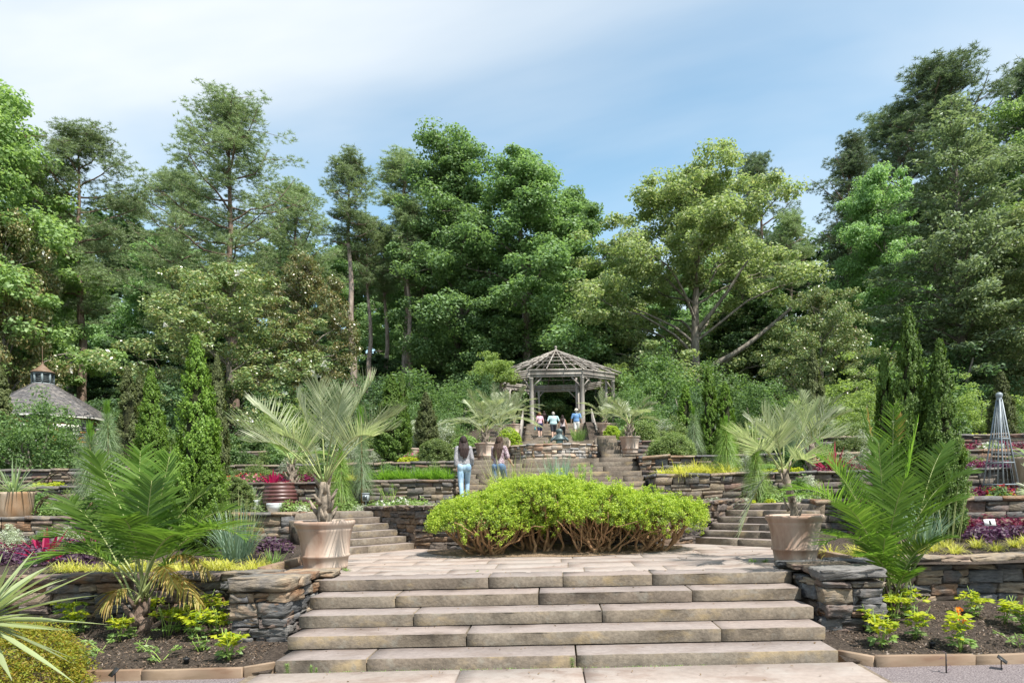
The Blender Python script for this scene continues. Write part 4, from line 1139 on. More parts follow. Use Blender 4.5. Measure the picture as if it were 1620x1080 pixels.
# shrubs of the slope round the gazebo and along the back of the garden
SHR = [('under', 'rounded leafy shrub left of the gazebo against the wood'.replace(' left of', ' beside'), 720, 590, 44, 1.1), ('underdk', 'dark shrub beside the gazebo post', 770, 595, 47, 1.0),
       ('under', 'tall shrub between dark poplars and gazebo', 660, 575, 50, 1.2), ('underdk', 'dark shrub at the foot of the poplars', 590, 590, 52, 1.2),
       ('under', 'light green shrub just behind the gazebo roof', 855, 560, 60, 0.9), ('under2', 'yellow-green young shrub seen through the gazebo posts', 905, 632, 56, 0.7),
       ('under', 'leafy shrub seen through the gazebo', 862, 610, 58, 1.0), ('underdk', 'dark shrub deep behind the gazebo posts', 890, 590, 62, 1.2), ('underdk', 'dark leafy backdrop shrub behind gazebo right bay'.replace(' right', ''), 945, 600, 60, 1.2),
       ('under', 'bright shrub beside the gazebo and the potted palm', 1030, 545, 49, 1.1), ('under', 'leafy shrub beneath the oak trunk', 1075, 575, 52, 1.1),
       ('under', 'fresh green shrub below the oak', 1130, 560, 54, 1.1), ('under', 'pale big-leaved shrub behind the small columnar conifers', 1200, 590, 37, 1.0),
       ('under2', 'yellow-green spreading shrub behind the clipped column', 1320, 560, 44, 1.3), ('under2', 'yellow-green maple shrub beside the tall conifers', 1370, 580, 36, 1.1),
       ('under', 'green shrub beyond the tall conifer columns', 1440, 560, 46, 1.2), ('under2', 'lime-green shrub behind the trellis', 1535, 590, 36, 1.2), ('under2', 'lime shrub at the end of the terrace', 1640, 585, 34, 1.2),
       ('underdk', 'dark shrub under the cedar', 1500, 545, 50, 1.3), ('under', 'green maple shrub in front of the pavilion', 52, 615, 20.5, 0.95),
       ('under', 'second green shrub in front of the pavilion wall', 98, 662, 21.2, 0.8), ('under', 'green shrub beside the olive column at the pavilion end', 12, 640, 21.6, 0.9), ('under', 'low shrub beside the pavilion eaves', 190, 640, 44, 1.0),
       ('under2', 'light feathery shrub behind the potted silver palm', 425, 620, 25, 0.9), ('underdk', 'dark shrub below the flowering magnolia', 440, 600, 44, 1.1), ('under2', 'yellow-green rounded tree top beside the silver palm', 480, 612, 38, 0.8), ('underdk', 'dark hedge shrub under the rusty magnolia', 530, 600, 46, 1.2),
       ('underdk', 'dark shrub behind the left conifer group'.replace('left ', 'pavilion-side '), 260, 590, 42, 1.1), ('under', 'light shrub behind the mid terrace conifer', 645, 625, 36, 0.8), ('under', 'soft green shrub beside the silver pot palm', 700, 640, 30, 0.8),
       ('under', 'green shrub by the oak side of the upper stairs', 1010, 600, 40, 0.9), ('underdk', 'dark green shrub behind the narrow conifer pair', 1090, 610, 42, 1.0), ('under', 'broad green shrub between conifer pair and clipped column', 1250, 610, 40, 1.0),
       ('underdk', 'dark shrub under the pavilion-side pine', 150, 628, 50, 1.2), ('under', 'roadside shrub at the end wall beyond the trellis', 1600, 640, 30, 0.9)]
for i, (k, lb, x, yt, d, sx) in enumerate(SHR):
    forest(k, 'leafy_shrub', lb, 'shrub', x, yt, d, i * 1.3, sx)
for k, (t, _) in PROTO.items():
    for c in list(t.children):
        bpy.data.objects.remove(c)
    bpy.data.objects.remove(t)

# ------------------------------------------------------------------ columnar conifers
TH = [thuja(201, 4.3, 0.60, nspray=1500, nleaf=40, ls=0.054), thuja(202, 3.6, 0.5, nspray=1250, nleaf=38, ls=0.054), thuja(203, 3.0, 0.34, nspray=900, nleaf=36, ls=0.05)]
TH_M = {}
def column(label, x, ytop, d, w, kind, matn='lf_thuja', rotz=0.0, basez=None):
    X = pxx(x, d, 650); z0 = gz(X, d) if basez is None else basez
    h = top_h(x, ytop, d, z0)
    Hp, Rp = ((4.3, 0.60), (3.6, 0.5), (3.0, 0.34))[kind]
    key = (kind, matn)
    if key not in TH_M:
        wd, V, F, Vc, Fc = TH[kind]
        TH_M[key] = (wd.build('trunk', M['bark_pine']), mesh('crown', V, F, M[matn]), mesh('inner_crown', Vc, Fc, M['thuja_core'], smooth=True))
    r_ = (w * 0.44) * d / FPX
    t = thing('columnar_conifer', label, 'conifer', (X, d, z0), rotz, 'columnar conifers', (r_ / Rp, r_ / Rp, h / Hp))
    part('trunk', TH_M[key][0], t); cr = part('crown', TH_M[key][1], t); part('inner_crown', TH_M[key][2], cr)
    return t
COLS = [('tallest bright green column conifer behind the large green palm', 312, 524, 13.0, 84, 0, 'lf_thuja'), ('broad short lobe conifer at the foot of the tallest column', 330, 690, 12.6, 62, 1, 'lf_thuja'),
        ('narrow column conifer touching the tallest one on its wall side', 345, 552, 17.4, 34, 2, 'lf_thujadk'), ('bright green pointed column between pavilion and tallest conifer', 240, 578, 17.0, 50, 1, 'lf_thuja'),
        ('dull olive column conifer next to the pavilion roof', 203, 574, 21.0, 40, 2, 'lf_thujadk'), ('second olive column conifer behind the pointed bright one', 222, 590, 22.5, 38, 2, 'lf_thujadk'),
        ('olive column conifer hiding the end of the pavilion', 2, 575, 21.0, 46, 2, 'lf_thujadk'),
        ('wide dark column conifer behind the silver palm', 620, 590, 19.5, 58, 1, 'lf_thujamid'), ('slim twin spire joined to the wide dark column', 637, 586, 20.5, 30, 2, 'lf_thujamid'), ('small rounded column conifer above the clipped pine', 674, 618, 23.5, 40, 1, 'lf_thujadk'),
        ('slim column conifer above the golden grass', 1122, 575, 21.0, 36, 2, 'lf_thuja'), ('shorter column conifer joined to the slim one', 1148, 600, 20.8, 34, 2, 'lf_thuja'), ('small column conifer beside the weeping pine', 1085, 606, 25.0, 34, 2, 'lf_thuja'),
        ('olive flat-topped column conifer among leafy shrubs', 1288, 548, 33.0, 42, 1, 'lf_thujadk'),
        ('tallest dark green conifer of the trio behind the dappled palm', 1440, 478, 12.6, 72, 0, 'lf_thujamid'), ('slim dark conifer leaning on the tallest of the trio', 1400, 535, 13.0, 42, 2, 'lf_thujamid'), ('broad dark conifer of the trio next to the pink bed', 1488, 530, 12.2, 76, 0, 'lf_thujamid'),
        ('olive column conifer behind the wire trellis', 1585, 585, 27.0, 44, 1, 'lf_thujadk')]
for i, (lb, x, yt, d, w, k, mn) in enumerate(COLS):
    column(lb, x, yt, d, w, k, mn, rotz=i * 1.7)

# ------------------------------------------------------------------ golden shrubs in the middle
def golden(seed, rx, ry, H, label, loc, nst=22):
    rng = np.random.default_rng(seed)
    t = thing('golden_shrub', label, 'shrub', loc, 0, 'golden spreading shrubs')
    # canopy surface: flattened, billowing
    def hgt(x, y):
        q = np.clip((x / rx) ** 2 + (y / ry) ** 2, 0, 1)
        b = 0.10 * np.sin(3.3 * x + seed) * np.cos(3.9 * y + seed * 1.7) + 0.075 * np.sin(8.1 * x + 2 * seed) * np.cos(7.3 * y + seed) + 0.05 * np.sin(15 * x + seed) * np.cos(13 * y + 3 * seed)
        return H * (0.62 + 0.38 * np.sqrt(1 - q)) + b * (1 - q * 0.5)
    st = Acc()
    for k in range(nst):
        a = rng.uniform(0, 2 * PI) if k % 3 else rng.uniform(PI * 1.05, PI * 1.95)
        f = rng.uniform(0.45, 0.95)
        ex, ey = rx * f * math.cos(a), ry * f * math.sin(a)
        ez = hgt(np.array(ex), np.array(ey)) - 0.16
        bx, by = rng.normal(0, rx * 0.16), rng.normal(-0.1, ry * 0.14)
        P = wander((bx, by, -0.05), (ex, ey, float(ez)), rng, 9, 0.13, -0.10)
        st.add(*tube(P, np.linspace(0.032, 0.012, 9) * rng.uniform(0.7, 1.2), 6))
        for j in range(4):
            i0 = rng.integers(3, 7)
            e = P[i0] + np.array((rng.normal(0, 0.28), rng.normal(0, 0.24), 0.0)); e[2] = float(hgt(e[0], e[1])) - 0.1 if abs(e[0]) < rx and abs(e[1]) < ry else P[i0][2] + 0.25
            e[2] = max(e[2], P[i0][2] + 0.05)
            st.add(*tube(wander(P[i0], e, rng, 6, 0.14), np.linspace(0.014, 0.006, 6), 5, cap=False))
    part('stems', st.build('stems', M['bark_warm'], smooth=True), t)
    n = int(1500 * rx * ry)
    th_, rr = rng.uniform(0, 2 * PI, n), np.sqrt(rng.uniform(0, 1, n))
    x, y = rx * rr * np.cos(th_), ry * rr * np.sin(th_)
    z = hgt(x, y) - rng.uniform(0, 0.14, n) - 0.26 * np.clip(rr - 0.88, 0, 1) * rng.uniform(0, 8, n) * 0.25
    z = z - np.clip(rr - 0.62, 0, 1) * (0.25 + 0.95 * np.clip(np.sin(2.6 * th_ + seed * 1.9) + 0.5 * np.sin(6.1 * th_ + seed), 0, 1.2)) * rng.uniform(0, 1, n)
    C = np.c_[x, y, z]
    keep = (np.sin(9.5 * x + seed * 3 + 2.2 * np.sin(5 * y)) * np.cos(8.7 * y + 2 * np.sin(4 * x + seed)) > -0.62) | (rng.uniform(0, 1, n) < 0.25)
    C, x, y, z = C[keep], x[keep], y[keep], z[keep]; n = len(x)
    C[:, 2] += np.where(rng.uniform(0, 1, n) < 0.12, rng.uniform(0.03, 0.14, n), 0)
    lo = hgt(x, y) - z > 0.12
    nl = 30
    P = np.repeat(C, nl, 0); D = rdir(rng, len(P))
    outw = nrm(np.c_[x * 0.9, y * 0.9, np.full(n, 0.9)])
    P = P + D * (0.068 * rng.uniform(0.2, 1, len(P)))[:, None] + np.repeat(outw * rng.uniform(0, 0.05, (n, 1)), nl, 0)
    N = nrm(D * 0.6 + np.array((0, -0.1, 0.55)) + rng.normal(0, 0.5, P.shape))
    L = 0.034 * rng.uniform(0.6, 1.4, len(P))
    V, F = leaves(P, N, L, L * 0.5, rng, np.repeat(outw, nl, 0) + rng.normal(0, 0.6, P.shape))
    part('foliage', mesh('foliage', V, F, M['lf_gold']), t)
    m = np.repeat(lo, nl)
    # older green sprays under the golden skin
    k = n // 3
    a2, r2 = rng.uniform(0, 2 * PI, k), np.sqrt(rng.uniform(0.1, 1, k)) * 0.97
    x2, y2 = rx * r2 * np.cos(a2), ry * r2 * np.sin(a2)
    C2 = np.c_[x2, y2, hgt(x2, y2) - rng.uniform(0.12, 0.30, k)]
    P2 = np.repeat(C2, 20, 0); P2 = P2 + rdir(rng, len(P2)) * (0.07 * rng.uniform(0.2, 1, (len(P2), 1)))
    V, F = leaves(P2, nrm(rng.normal(0, 1, P2.shape) + (0, 0, 0.6)), 0.042, 0.025, rng)
    part('inner_foliage', mesh('inner_foliage', V, F, M['lf_golddk']), t)
    return t
gl = 'wide golden-green spreading shrub with bare twisted stems beneath, on the paved landing'
golden(1, 1.12, 0.95, 1.02, 'low golden-green spreading shrub nearest the sunlit pot and its side steps', (-1.24, 12.35, 0.79), 20)
golden(2, 1.10, 0.98, 1.38, 'tallest golden-green spreading shrub, in front of the straw-coloured grass', (-0.30, 12.60, 0.80), 22)
golden(3, 1.05, 0.92, 1.16, 'golden-green spreading shrub next to the tallest one, in front of the papyrus', (0.85, 12.35, 0.79), 20)
golden(4, 1.06, 0.95, 1.02, 'low golden-green spreading shrub nearest the dappled pot and its side steps', (1.78, 12.45, 0.79), 20)

# ------------------------------------------------------------------ palms
def frond(base, tip, lift, rng, llen, n=46, w=0.022, sag=0.25, a0=62, a1=22, vee=0.25, start=0.16, rad=0.012, S=4, lj=0.1, end=1.0):
    """rachis and leaflets, base and tip in the palm's own frame"""
    base, tip = np.asarray(base, float), np.asarray(tip, float)
    L = np.linalg.norm(tip - base)
    mid = (base + tip) / 2 + np.array((0, 0, lift * L))
    # push the arch so that it leaves the crown steeply
    c1 = base + (mid - base) * 0.75 + np.array((0, 0, 0.10 * L)); 
    P = bez(base, c1, mid + (tip - mid) * 0.35 + np.array((0, 0, 0.22 * lift * L)), 22, tip)
    T = nrm(np.gradient(P, axis=0))
    up = np.tile((0.0, 0, 1), (22, 1)); side = nrm(np.cross(T, up) + 1e-6); nor = np.cross(side, T)
    A = Acc(); A.add(*tube(P, np.linspace(rad, rad * 0.25, 22), 5))
    s = np.linspace(start, end, n)
    k = s * 21; i0 = np.minimum(k.astype(int), 20); f = (k - i0)[:, None]
    lerp = lambda Q: Q[i0] * (1 - f) + Q[i0 + 1] * f
    p, t, sd, nr = lerp(P), nrm(lerp(T)), nrm(lerp(side)), nrm(lerp(nor))
    u = (s - start) / (1 - start)
    ll = llen * np.interp(u, [0, 0.15, 0.4, 0.7, 1], [0.55, 0.9, 1.0, 0.8, 0.35])
    al = np.radians(np.interp(u, [0, 1], [a0, a1]))
    B = Acc()
    for sg in (-1, 1):
        d = t * np.cos(al)[:, None] + sd * (sg * np.sin(al))[:, None] + nr * vee + rng.normal(0, lj, (n, 3))
        d = nrm(d)
        V, F = strips(p, d, ll * rng.uniform(0.85, 1.1, n), w * rng.uniform(0.85, 1.15, n), sag * rng.uniform(0.6, 1.4, n), S, ref=nr + sd * sg * 0.5 + rng.normal(0, 0.2, (n, 3)), prof=np.interp(np.linspace(0, 1, S + 1), [0, 0.2, 0.6, 1], [0.7, 1.0, 0.85, 0.1]))
        B.add(V, F)
    return A, B

def palm(name, label, loc, trunk_pts, trunk_rad, fronds, leafm, seed, group=None, trunkm='palm_trunk', boots=14):
    rng = np.random.default_rng(seed)
    t = thing(name, label, 'palm', loc, 0, group)
    if trunk_pts is not None:
        tr = Acc()
        tp = np.array(trunk_pts, float)
        q = np.concatenate([np.linspace(tp[i], tp[i + 1], 4, endpoint=False) for i in range(len(tp) - 1)] + [tp[-1:]])
        tr.add(*tube(q, np.interp(np.linspace(0, 1, len(q)), np.linspace(0, 1, len(trunk_rad)), trunk_rad) * rng.uniform(0.9, 1.1, len(q)), 10))
        for b in range(boots):
            a = b * 2.4; z = (b + 0.5) / boots
            p = q[0] + (q[-1] - q[0]) * z; rr = np.interp(z, np.linspace(0, 1, len(trunk_rad)), trunk_rad)
            d = np.array((math.cos(a), math.sin(a), 0))
            tr.add(*tube(np.array([p + d * rr * 0.7, p + d * (rr * 1.25) + (0, 0, 0.07), p + d * (rr * 1.9) + (0, 0, 0.2 * rng.uniform(0.7, 1.3))]), [rr * 0.42, rr * 0.32, rr * 0.12], 5))
        part('trunk', tr.build('trunk', M[trunkm]), t)
    for (b, e, lift, kw) in fronds:
        kw = dict(kw); mt = kw.pop('mat', leafm)
        A, B = frond(b, e, lift, rng, **kw)
        fo = part('frond', B.build('frond', M[mt]), t)
        part('rachis', A.build('rachis', M['rachis'], smooth=True), fo)
    return t

def pot_profile(r, h):
    return [(0.0, 0.0), (0.70 * r, 0.0), (0.72 * r, 0.03 * h), (0.735 * r, 0.05 * h), (0.715 * r, 0.07 * h), (0.76 * r, 0.24 * h), (0.80 * r, 0.25 * h), (0.815 * r, 0.27 * h), (0.80 * r, 0.30 * h), (0.775 * r, 0.315 * h), (0.82 * r, 0.6 * h), (0.88 * r, 0.78 * h), (0.915 * r, 0.83 * h), (0.90 * r, 0.845 * h), (0.93 * r, 0.87 * h), (0.985 * r, 0.92 * h), (1.0 * r, 0.955 * h), (0.995 * r, 0.985 * h), (0.97 * r, 1.0 * h), (0.90 * r, 0.995 * h), (0.87 * r, 0.95 * h), (0.85 * r, 0.86 * h)]
def pot(label, loc, r, h, mat='terracotta', prof=None, group=None, name='terracotta_pot', n=44):
    t = thing(name, label, 'pot', loc, 0.3, group)
    pr = prof or pot_profile(r, h)
    V, F = lathe(pr, n)
    part('body', mesh('body', V, F, M[mat], smooth=True), t)
    rr, zz = pr[-1]
    th2 = np.linspace(0, 2 * PI, 24, endpoint=False)
    rg = np.random.default_rng(4)
    V = np.concatenate([[[0, 0, zz + 0.03]], np.c_[rr * 1.0 * np.cos(th2), rr * 1.0 * np.sin(th2), np.full(24, zz + 0.004) + rg.uniform(-0.01, 0.01, 24)]])
    part('soil', mesh('soil', V, np.array([(0, 1 + i, 1 + (i + 1) % 24) for i in range(24)]), M['soil']), t)
    return t

PL = np.array((pxx(513, 10.3), 10.3, 0.785)); PRt = np.array((pxx(1256, 10.1), 10.1, 0.785))
pot('big pale terracotta pot with flared rim holding a silver palm, sunlit at the stair head', tuple(PL), 0.455, 0.74)
pot('big terracotta pot dappled by frond shadows above the slate pier', tuple(PRt), 0.43, 0.70)

def rel(x, y, d, org):
    return px(x, y, d) - org
# silver palm in the sunlit pot
o = PL + np.array((0, 0, 0.64))
bkw = dict(llen=0.60, n=38, w=0.0145, sag=0.06, a0=54, a1=18, vee=0.50, rad=0.013, start=0.36, lj=0.06)
c0 = rel(513, 765, 10.3, o)
tips = [(372, 672, -0.5, 0.14), (395, 700, 0.4, 0.2), (470, 628, -0.3, 0.10), (505, 608, 0.5, 0.02), (590, 600, -0.1, 0.10), (628, 655, -0.4, 0.16), (620, 680, 0.4, 0.2), (560, 640, 0.7, 0.06), (450, 690, -0.9, 0.22), (540, 622, -0.6, 0.05), (400, 640, 0.8, 0.1), (590, 690, -0.9, 0.25)]
fr = [(c0 + np.array((rg.normal(0, 0.03), rg.normal(0, 0.03), -0.02)), rel(x, y, 10.3 + dd, o), lf, bkw) for (x, y, dd, lf) in tips]
palm('potted_palm', 'silver-green feather palm growing in the sunlit terracotta pot', tuple(o), [(0, 0, -0.05), (0.0, 0, 0.25), c0 + (0, 0, 0.03)], [0.13, 0.11, 0.075], fr, 'lf_butia', 1)
# silver palm in the dappled pot
o = PRt + np.array((0, 0, 0.60))
c0 = rel(1240, 745, 10.1, o)
bkw2 = dict(bkw); bkw2['llen'] = 0.52; bkw2['n'] = 32
tips = [(1172, 840, -0.3, 0.42), (1165, 690, -0.2, 0.16), (1205, 652, 0.2, 0.08), (1240, 655, 0.4, 0.02), (1290, 650, 0.1, 0.08), (1330, 690, 0.3, 0.16), (1190, 720, -0.8, 0.25), (1285, 735, -0.7, 0.25), (1195, 675, 0.6, 0.15), (1320, 655, 0.5, 0.1), (1225, 690, -0.8, 0.2)]
fr = [(c0 + np.array((rg.normal(0, 0.03), rg.normal(0, 0.03), -0.02)), rel(x, y, 10.1 + dd, o), lf, bkw2) for (x, y, dd, lf) in tips]
palm('potted_palm', 'silver-green feather palm with one frond hanging down, in the dappled pot', tuple(o), [(0, 0, -0.05), (0, 0, 0.2), c0 + (0, 0, 0.03)], [0.075, 0.06, 0.05], fr, 'lf_butia', 2, trunkm='palm_trunk', boots=6)
# big green palm in the bed, leafy seedlings round its foot
d0 = 8.75
o = np.array((pxx(220, d0), d0, gz(-5.5, d0) - 0.02))
gk = dict(llen=0.64, n=36, w=0.033, sag=0.17, a0=76, a1=40, vee=0.30, rad=0.015, start=0.30, lj=0.05)
gd = dict(llen=0.30, n=26, w=0.024, sag=0.5, a0=55, a1=20, vee=0.0, rad=0.010, start=0.45, mat='lf_palmdry', lj=0.12)
tips = [(150, 722, 0.3, 0.12, gk), (268, 722, -0.15, 0.02, gk), (330, 775, 0.35, 0.20, gk), (222, 715, 0.6, 0.04, gk), (388, 850, -0.3, 0.34, gk), (366, 806, 0.5, 0.26, gk), (78, 850, -0.4, 0.34, gk), (62, 890, -0.6, 0.35, gk), (110, 792, 0.3, 0.14, gk), (70, 806, 0.9, 0.2, dict(gk, llen=0.3)), (190, 820, -0.9, 0.30, dict(gk, llen=0.34)), (300, 850, -0.8, 0.3, gk), (240, 760, -0.5, 0.03, gk), (330, 880, 0.2, 0.3, gk), (130, 870, 0.5, 0.25, gk)]
fr = [(np.array((rg.normal(0, 0.07), rg.normal(0, 0.05), 0.30 + rg.uniform(0, 0.15))), rel(x, y, d0 + dd, o), lf, kw) for (x, y, dd, lf, kw) in tips]
for (x, y, dd) in ((165, 955, -0.5), (312, 950, -0.4), (330, 905, -0.2), (275, 925, -0.6)):
    fr.append((np.array((rg.normal(0, 0.05), 0, 0.38)), rel(x, y, d0 + dd, o), 0.5, gd))
palm('feather_palm', 'large green feather palm with broad upright fronds and drying lower leaves, growing in the bed', tuple(o), [(0, 0, -0.05), (0.0, 0, 0.2), (0, 0, 0.42)], [0.15, 0.12, 0.06], fr, 'lf_palm', 3, trunkm='bark_pine', boots=10)
# its counterpart on the other side
d0 = 9.0
o = np.array((pxx(1412, d0), d0, gz(4.6, d0) - 0.02))
gk = dict(llen=0.50, n=40, w=0.022, sag=0.13, a0=68, a1=36, vee=0.26, rad=0.012, start=0.26, lj=0.06)
tips = [(1414, 645, 0.3, 0.02, gk), (1366, 655, 0.4, 0.04, dict(gk, mat='lf_palm')), (1300, 725, 0.1, 0.22, gk), (1252, 775, -0.2, 0.30, gk), (1248, 785, -0.4, 0.30, dict(gk, llen=0.22)), (1296, 700, 0.8, 0.1, gk), (1532, 750, 0.1, 0.30, gk), (1495, 705, 0.6, 0.20, gk), (1452, 668, -0.1, 0.05, gk), (1522, 790, -0.3, 0.25, gk), (1300, 860, -0.5, 0.30, gk), (1510, 850, -0.4, 0.3, dict(gk, llen=0.25)), (1390, 700, -0.5, 0.05, gk), (1340, 800, -0.8, 0.15, gk), (1430, 760, -0.8, 0.12, gk), (1470, 860, -0.6, 0.25, gk), (1360, 880, -0.7, 0.2, dict(gk, llen=0.3)), (1440, 905, -0.5, 0.2, dict(gk, llen=0.3)), (1400, 850, -0.7, 0.1, dict(gk, llen=0.3)), (1335, 745, 0.5, 0.1, gk)]
fr = [(np.array((rg.normal(0, 0.10), rg.normal(0, 0.06), 0.10 + rg.uniform(0, 0.2))), rel(x, y, d0 + dd, o), lf, kw) for (x, y, dd, lf, kw) in tips]
for (x, y, dd) in ((1372, 648, 0.2), (1424, 655, 0.3)):
    fr.append((np.array((0, 0, 0.3)), rel(x, y, d0 + dd, o), 0.02, dict(llen=0.16, n=18, w=0.014, sag=0.3, a0=40, a1=15, vee=0.1, start=0.82, rad=0.008, mat='lf_palmdry')))
palm('feather_palm', 'large dark green feather palm with many stems, growing against the slate pier', tuple(o), [(0, 0, -0.05), (0, 0, 0.15), (0, 0, 0.3)], [0.10, 0.08, 0.04], fr, 'lf_palm', 4, trunkm='bark_pine', boots=8)

# silver palms further up: radial crowns
def radial(n, el0, el1, L, cz, seed, kw, az0=0):
    rng = np.random.default_rng(seed); out = []
    for k in range(n):
        a = az0 + k * 2.4 + rng.normal(0, 0.2); e = rng.uniform(el0, el1); l = L * rng.uniform(0.8, 1.15)
        tip = np.array((math.cos(a) * math.cos(e), math.sin(a) * math.cos(e), math.sin(e))) * l + np.array((0, 0, cz))
        out.append((np.array((0, 0, cz - 0.03)), tip, 0.14 + 0.12 * (1 - e), kw))
    return out
mk = dict(llen=0.38, n=26, w=0.022, sag=0.2, a0=55, a1=22, vee=0.35, rad=0.012, start=0.3, S=3)
def potpalm(label, plabel, x, ybase, d, r, h, L, cz, n, seed, z=None, el=(0.0, 1.3)):
    X = pxx(x, d, ybase)
    z = (px(x, ybase, d)[2] if z is None else z)
    pot(plabel, (X, d, z), r, h, n=28)
    palm('potted_palm', label, (X, d, z + h * 0.86), [(0, 0, -0.03), (0, 0, cz * 0.5), (0, 0, cz)], [0.10, 0.085, 0.06], radial(n, el[0], el[1], L, cz, seed, mk), 'lf_butia', seed + 50)
potpalm('arching silver palm in the pot beside the mounded pine, by the wide stairs', 'flared terracotta pot standing on the stair landing beside the mounded pine', 997, 727, 20.35, 0.33, 0.52, 1.0, 0.45, 15, 11, z=Z3 + 0.02 + 0.145)
potpalm('spreading silver palm behind the two walking women', 'terracotta pot on the stairs between the two walking women', 768, 735, 20.35, 0.33, 0.55, 1.25, 0.4, 18, 12, z=Z3 + 0.02, el=(-0.1, 1.1))
potpalm('pale silver palm at the foot of the gazebo stairs on the wisteria rail', 'terracotta pot at the gazebo stairs beside the pale railing and clipped bush', 957, 688, 40.0, 0.42, 0.70, 1.7, 0.4, 18, 13, z=gz(3.0, 40.0), el=(0.0, 1.2))
potpalm('large silver palm crowding the gazebo post', 'terracotta pot half hidden by fronds below the gazebo post', 813, 690, 40.0, 0.42, 0.70, 1.9, 0.5, 20, 14, z=gz(-2.4, 40.0), el=(-0.1, 1.2))
o = np.array((pxx(790, 33, 670), 33.0, gz(-3, 33)))
palm('garden_palm', 'silver palm with broad crown growing between gazebo and pots', tuple(o), [(0, 0, -0.1), (0, 0, 0.7), (0, 0, 1.3)], [0.2, 0.17, 0.13], radial(22, -0.1, 1.2, 2.0, 1.35, 15, dict(mk, llen=0.5)), 'lf_butia', 71)
o = np.array((pxx(1285, 17.2, 740), 17.2, gz(7, 17.2)))
palm('garden_palm', 'pale stiff-leaved palm on the terrace behind the dappled pot', tuple(o), [(0, 0, -0.1), (0, 0, 0.5), (0, 0, 0.8)], [0.12, 0.1, 0.07], radial(14, 0.2, 1.35, 1.3, 0.85, 16, dict(mk, llen=0.42)), 'lf_butia', 72)
o = np.array((pxx(462, 16.7, 740), 16.7, gz(-6.5, 16.7)))
palm('garden_palm', 'yellow-green fan of palm leaves behind the dark red barrel pot', tuple(o), [(0, 0, -0.1), (0, 0, 0.25), (0, 0, 0.5)], [0.1, 0.09, 0.06], radial(10, 0.1, 1.0, 0.9, 0.5, 17, dict(mk, llen=0.34, mat='lf_fresh')), 'lf_fresh', 73)
o = np.array((pxx(1680, 9.9, 800), 9.9, gz(7.5, 9.9)))
palm('garden_palm', 'pale palm frond reaching in above the far end of the slate wall', tuple(o), [(0, 0, -0.1), (0, 0, 0.25), (0, 0, 0.5)], [0.1, 0.09, 0.06], radial(9, 0.1, 1.1, 0.95, 0.5, 18, dict(mk, llen=0.3, n=40, w=0.016)), 'lf_butia', 74)

# ------------------------------------------------------------------ smaller plants
def grass_geo(seed, n, L, W, spread, el=(0.5, 1.45), sag=(0.3, 0.9), S=4, rx=0.05):
    rng = np.random.default_rng(seed)
    a = rng.uniform(0, 2 * PI, n); rr = np.sqrt(rng.uniform(0, 1, n)) * rx
    P = np.c_[rr * np.cos(a) * spread, rr * np.sin(a) * spread, np.zeros(n)]
    a2 = a + rng.normal(0, 0.6, n)
    D = azel(a2, rng.uniform(el[0], el[1], n))
    return strips(P, D, L * rng.uniform(0.6, 1.15, n), W * rng.uniform(0.8, 1.2, n), rng.uniform(sag[0], sag[1], n), S)

def one(name, label, cat, me, loc, rotz=0, scale=1.0, group=None):
    o = part(name, me, None, loc, (0, 0, rotz), (scale,) * 3 if not isinstance(scale, tuple) else scale)
    return tag(o, label, cat, group)

def gpos(x, d, y=800, dz=0.0):
    X = pxx(x, d, y)
    return (X, d, gz(X, d) + dz)

# masses of golden grass edging the beds: nobody could count the blades
def grass_band(name, label, cat, pts, mat, seed, n, L, W, width=0.25, el=(0.5, 1.4), sag=(0.4, 1.0), dz=0.0):
    rng = np.random.default_rng(seed); P = []
    pts = np.array(pts, float)
    seg = np.diff(pts, axis=0); ln = np.linalg.norm(seg, axis=1); cum = np.concatenate([[0], np.cumsum(ln)])
    ntu = max(3, int(cum[-1] / 0.085))
    cs = rng.uniform(0, cum[-1], ntu)
    for s in cs:
        i = int(np.clip(np.searchsorted(cum, s) - 1, 0, len(seg) - 1))
        q = pts[i] + seg[i] / ln[i] * (s - cum[i]) + rng.normal(0, width, 2) * 0.6
        P.append((q[0], q[1]))
    P = np.array(P)
    V = Acc()
    for q in P:
        v, f = grass_geo(int(rng.integers(1e9)), n, L * rng.uniform(0.75, 1.2), W, 1.0, el, sag, S=3, rx=0.08)
        V.add(v + np.array((q[0], q[1], gz(q[0], q[1]) + dz)), f)
    o = part(name, V.build(name, M[mat]))
    o['kind'] = 'stuff'; o['label'] = label; o['category'] = cat
    return o
grass_band('golden_grass', 'strip of golden striped grass behind the slate wall and the sunlit pot', 'grass', [(-7.4, 10.1), (-5.6, 10.1), (-4.45, 10.0)], 'lf_hakone', 1, 70, 0.42, 0.011, 0.34)
grass_band('golden_grass', 'strip of golden striped grass behind the slate pier and dappled pot', 'grass', [(4.45, 10.2), (5.3, 10.3)], 'lf_hakone', 2, 70, 0.42, 0.011, 0.32)
grass_band('golden_grass', 'band of pale golden grass spilling over the stone wall beside the stairs', 'grass', [(2.75, 16.5), (3.6, 16.45), (4.6, 16.5)], 'lf_hakone', 3, 110, 0.62, 0.013, 0.26, el=(0.5, 1.5), sag=(0.3, 0.8))
grass_band('green_grass', 'band of bright green grass on the ochre wall beside the walking woman', 'grass', [(-4.8, 16.55), (-3.6, 16.55), (-2.7, 16.6)], 'lf_grass', 4, 110, 0.55, 0.013, 0.3, el=(0.7, 1.5), sag=(0.2, 0.6))
grass_band('golden_grass', 'golden striped grass clump on the ochre wall beside the papyrus-like pine', 'grass', [(-5.3, 16.45), (-4.8, 16.45)], 'lf_hakone', 5, 120, 0.58, 0.013, 0.15)

MT = {}
def mesh_once(key, fn):
    if key not in MT:
        MT[key] = fn()
    return MT[key]
def bld(mat, *geos):
    A = Acc()
    for g in geos: A.add(*g)
    return A.build('foliage', M[mat])

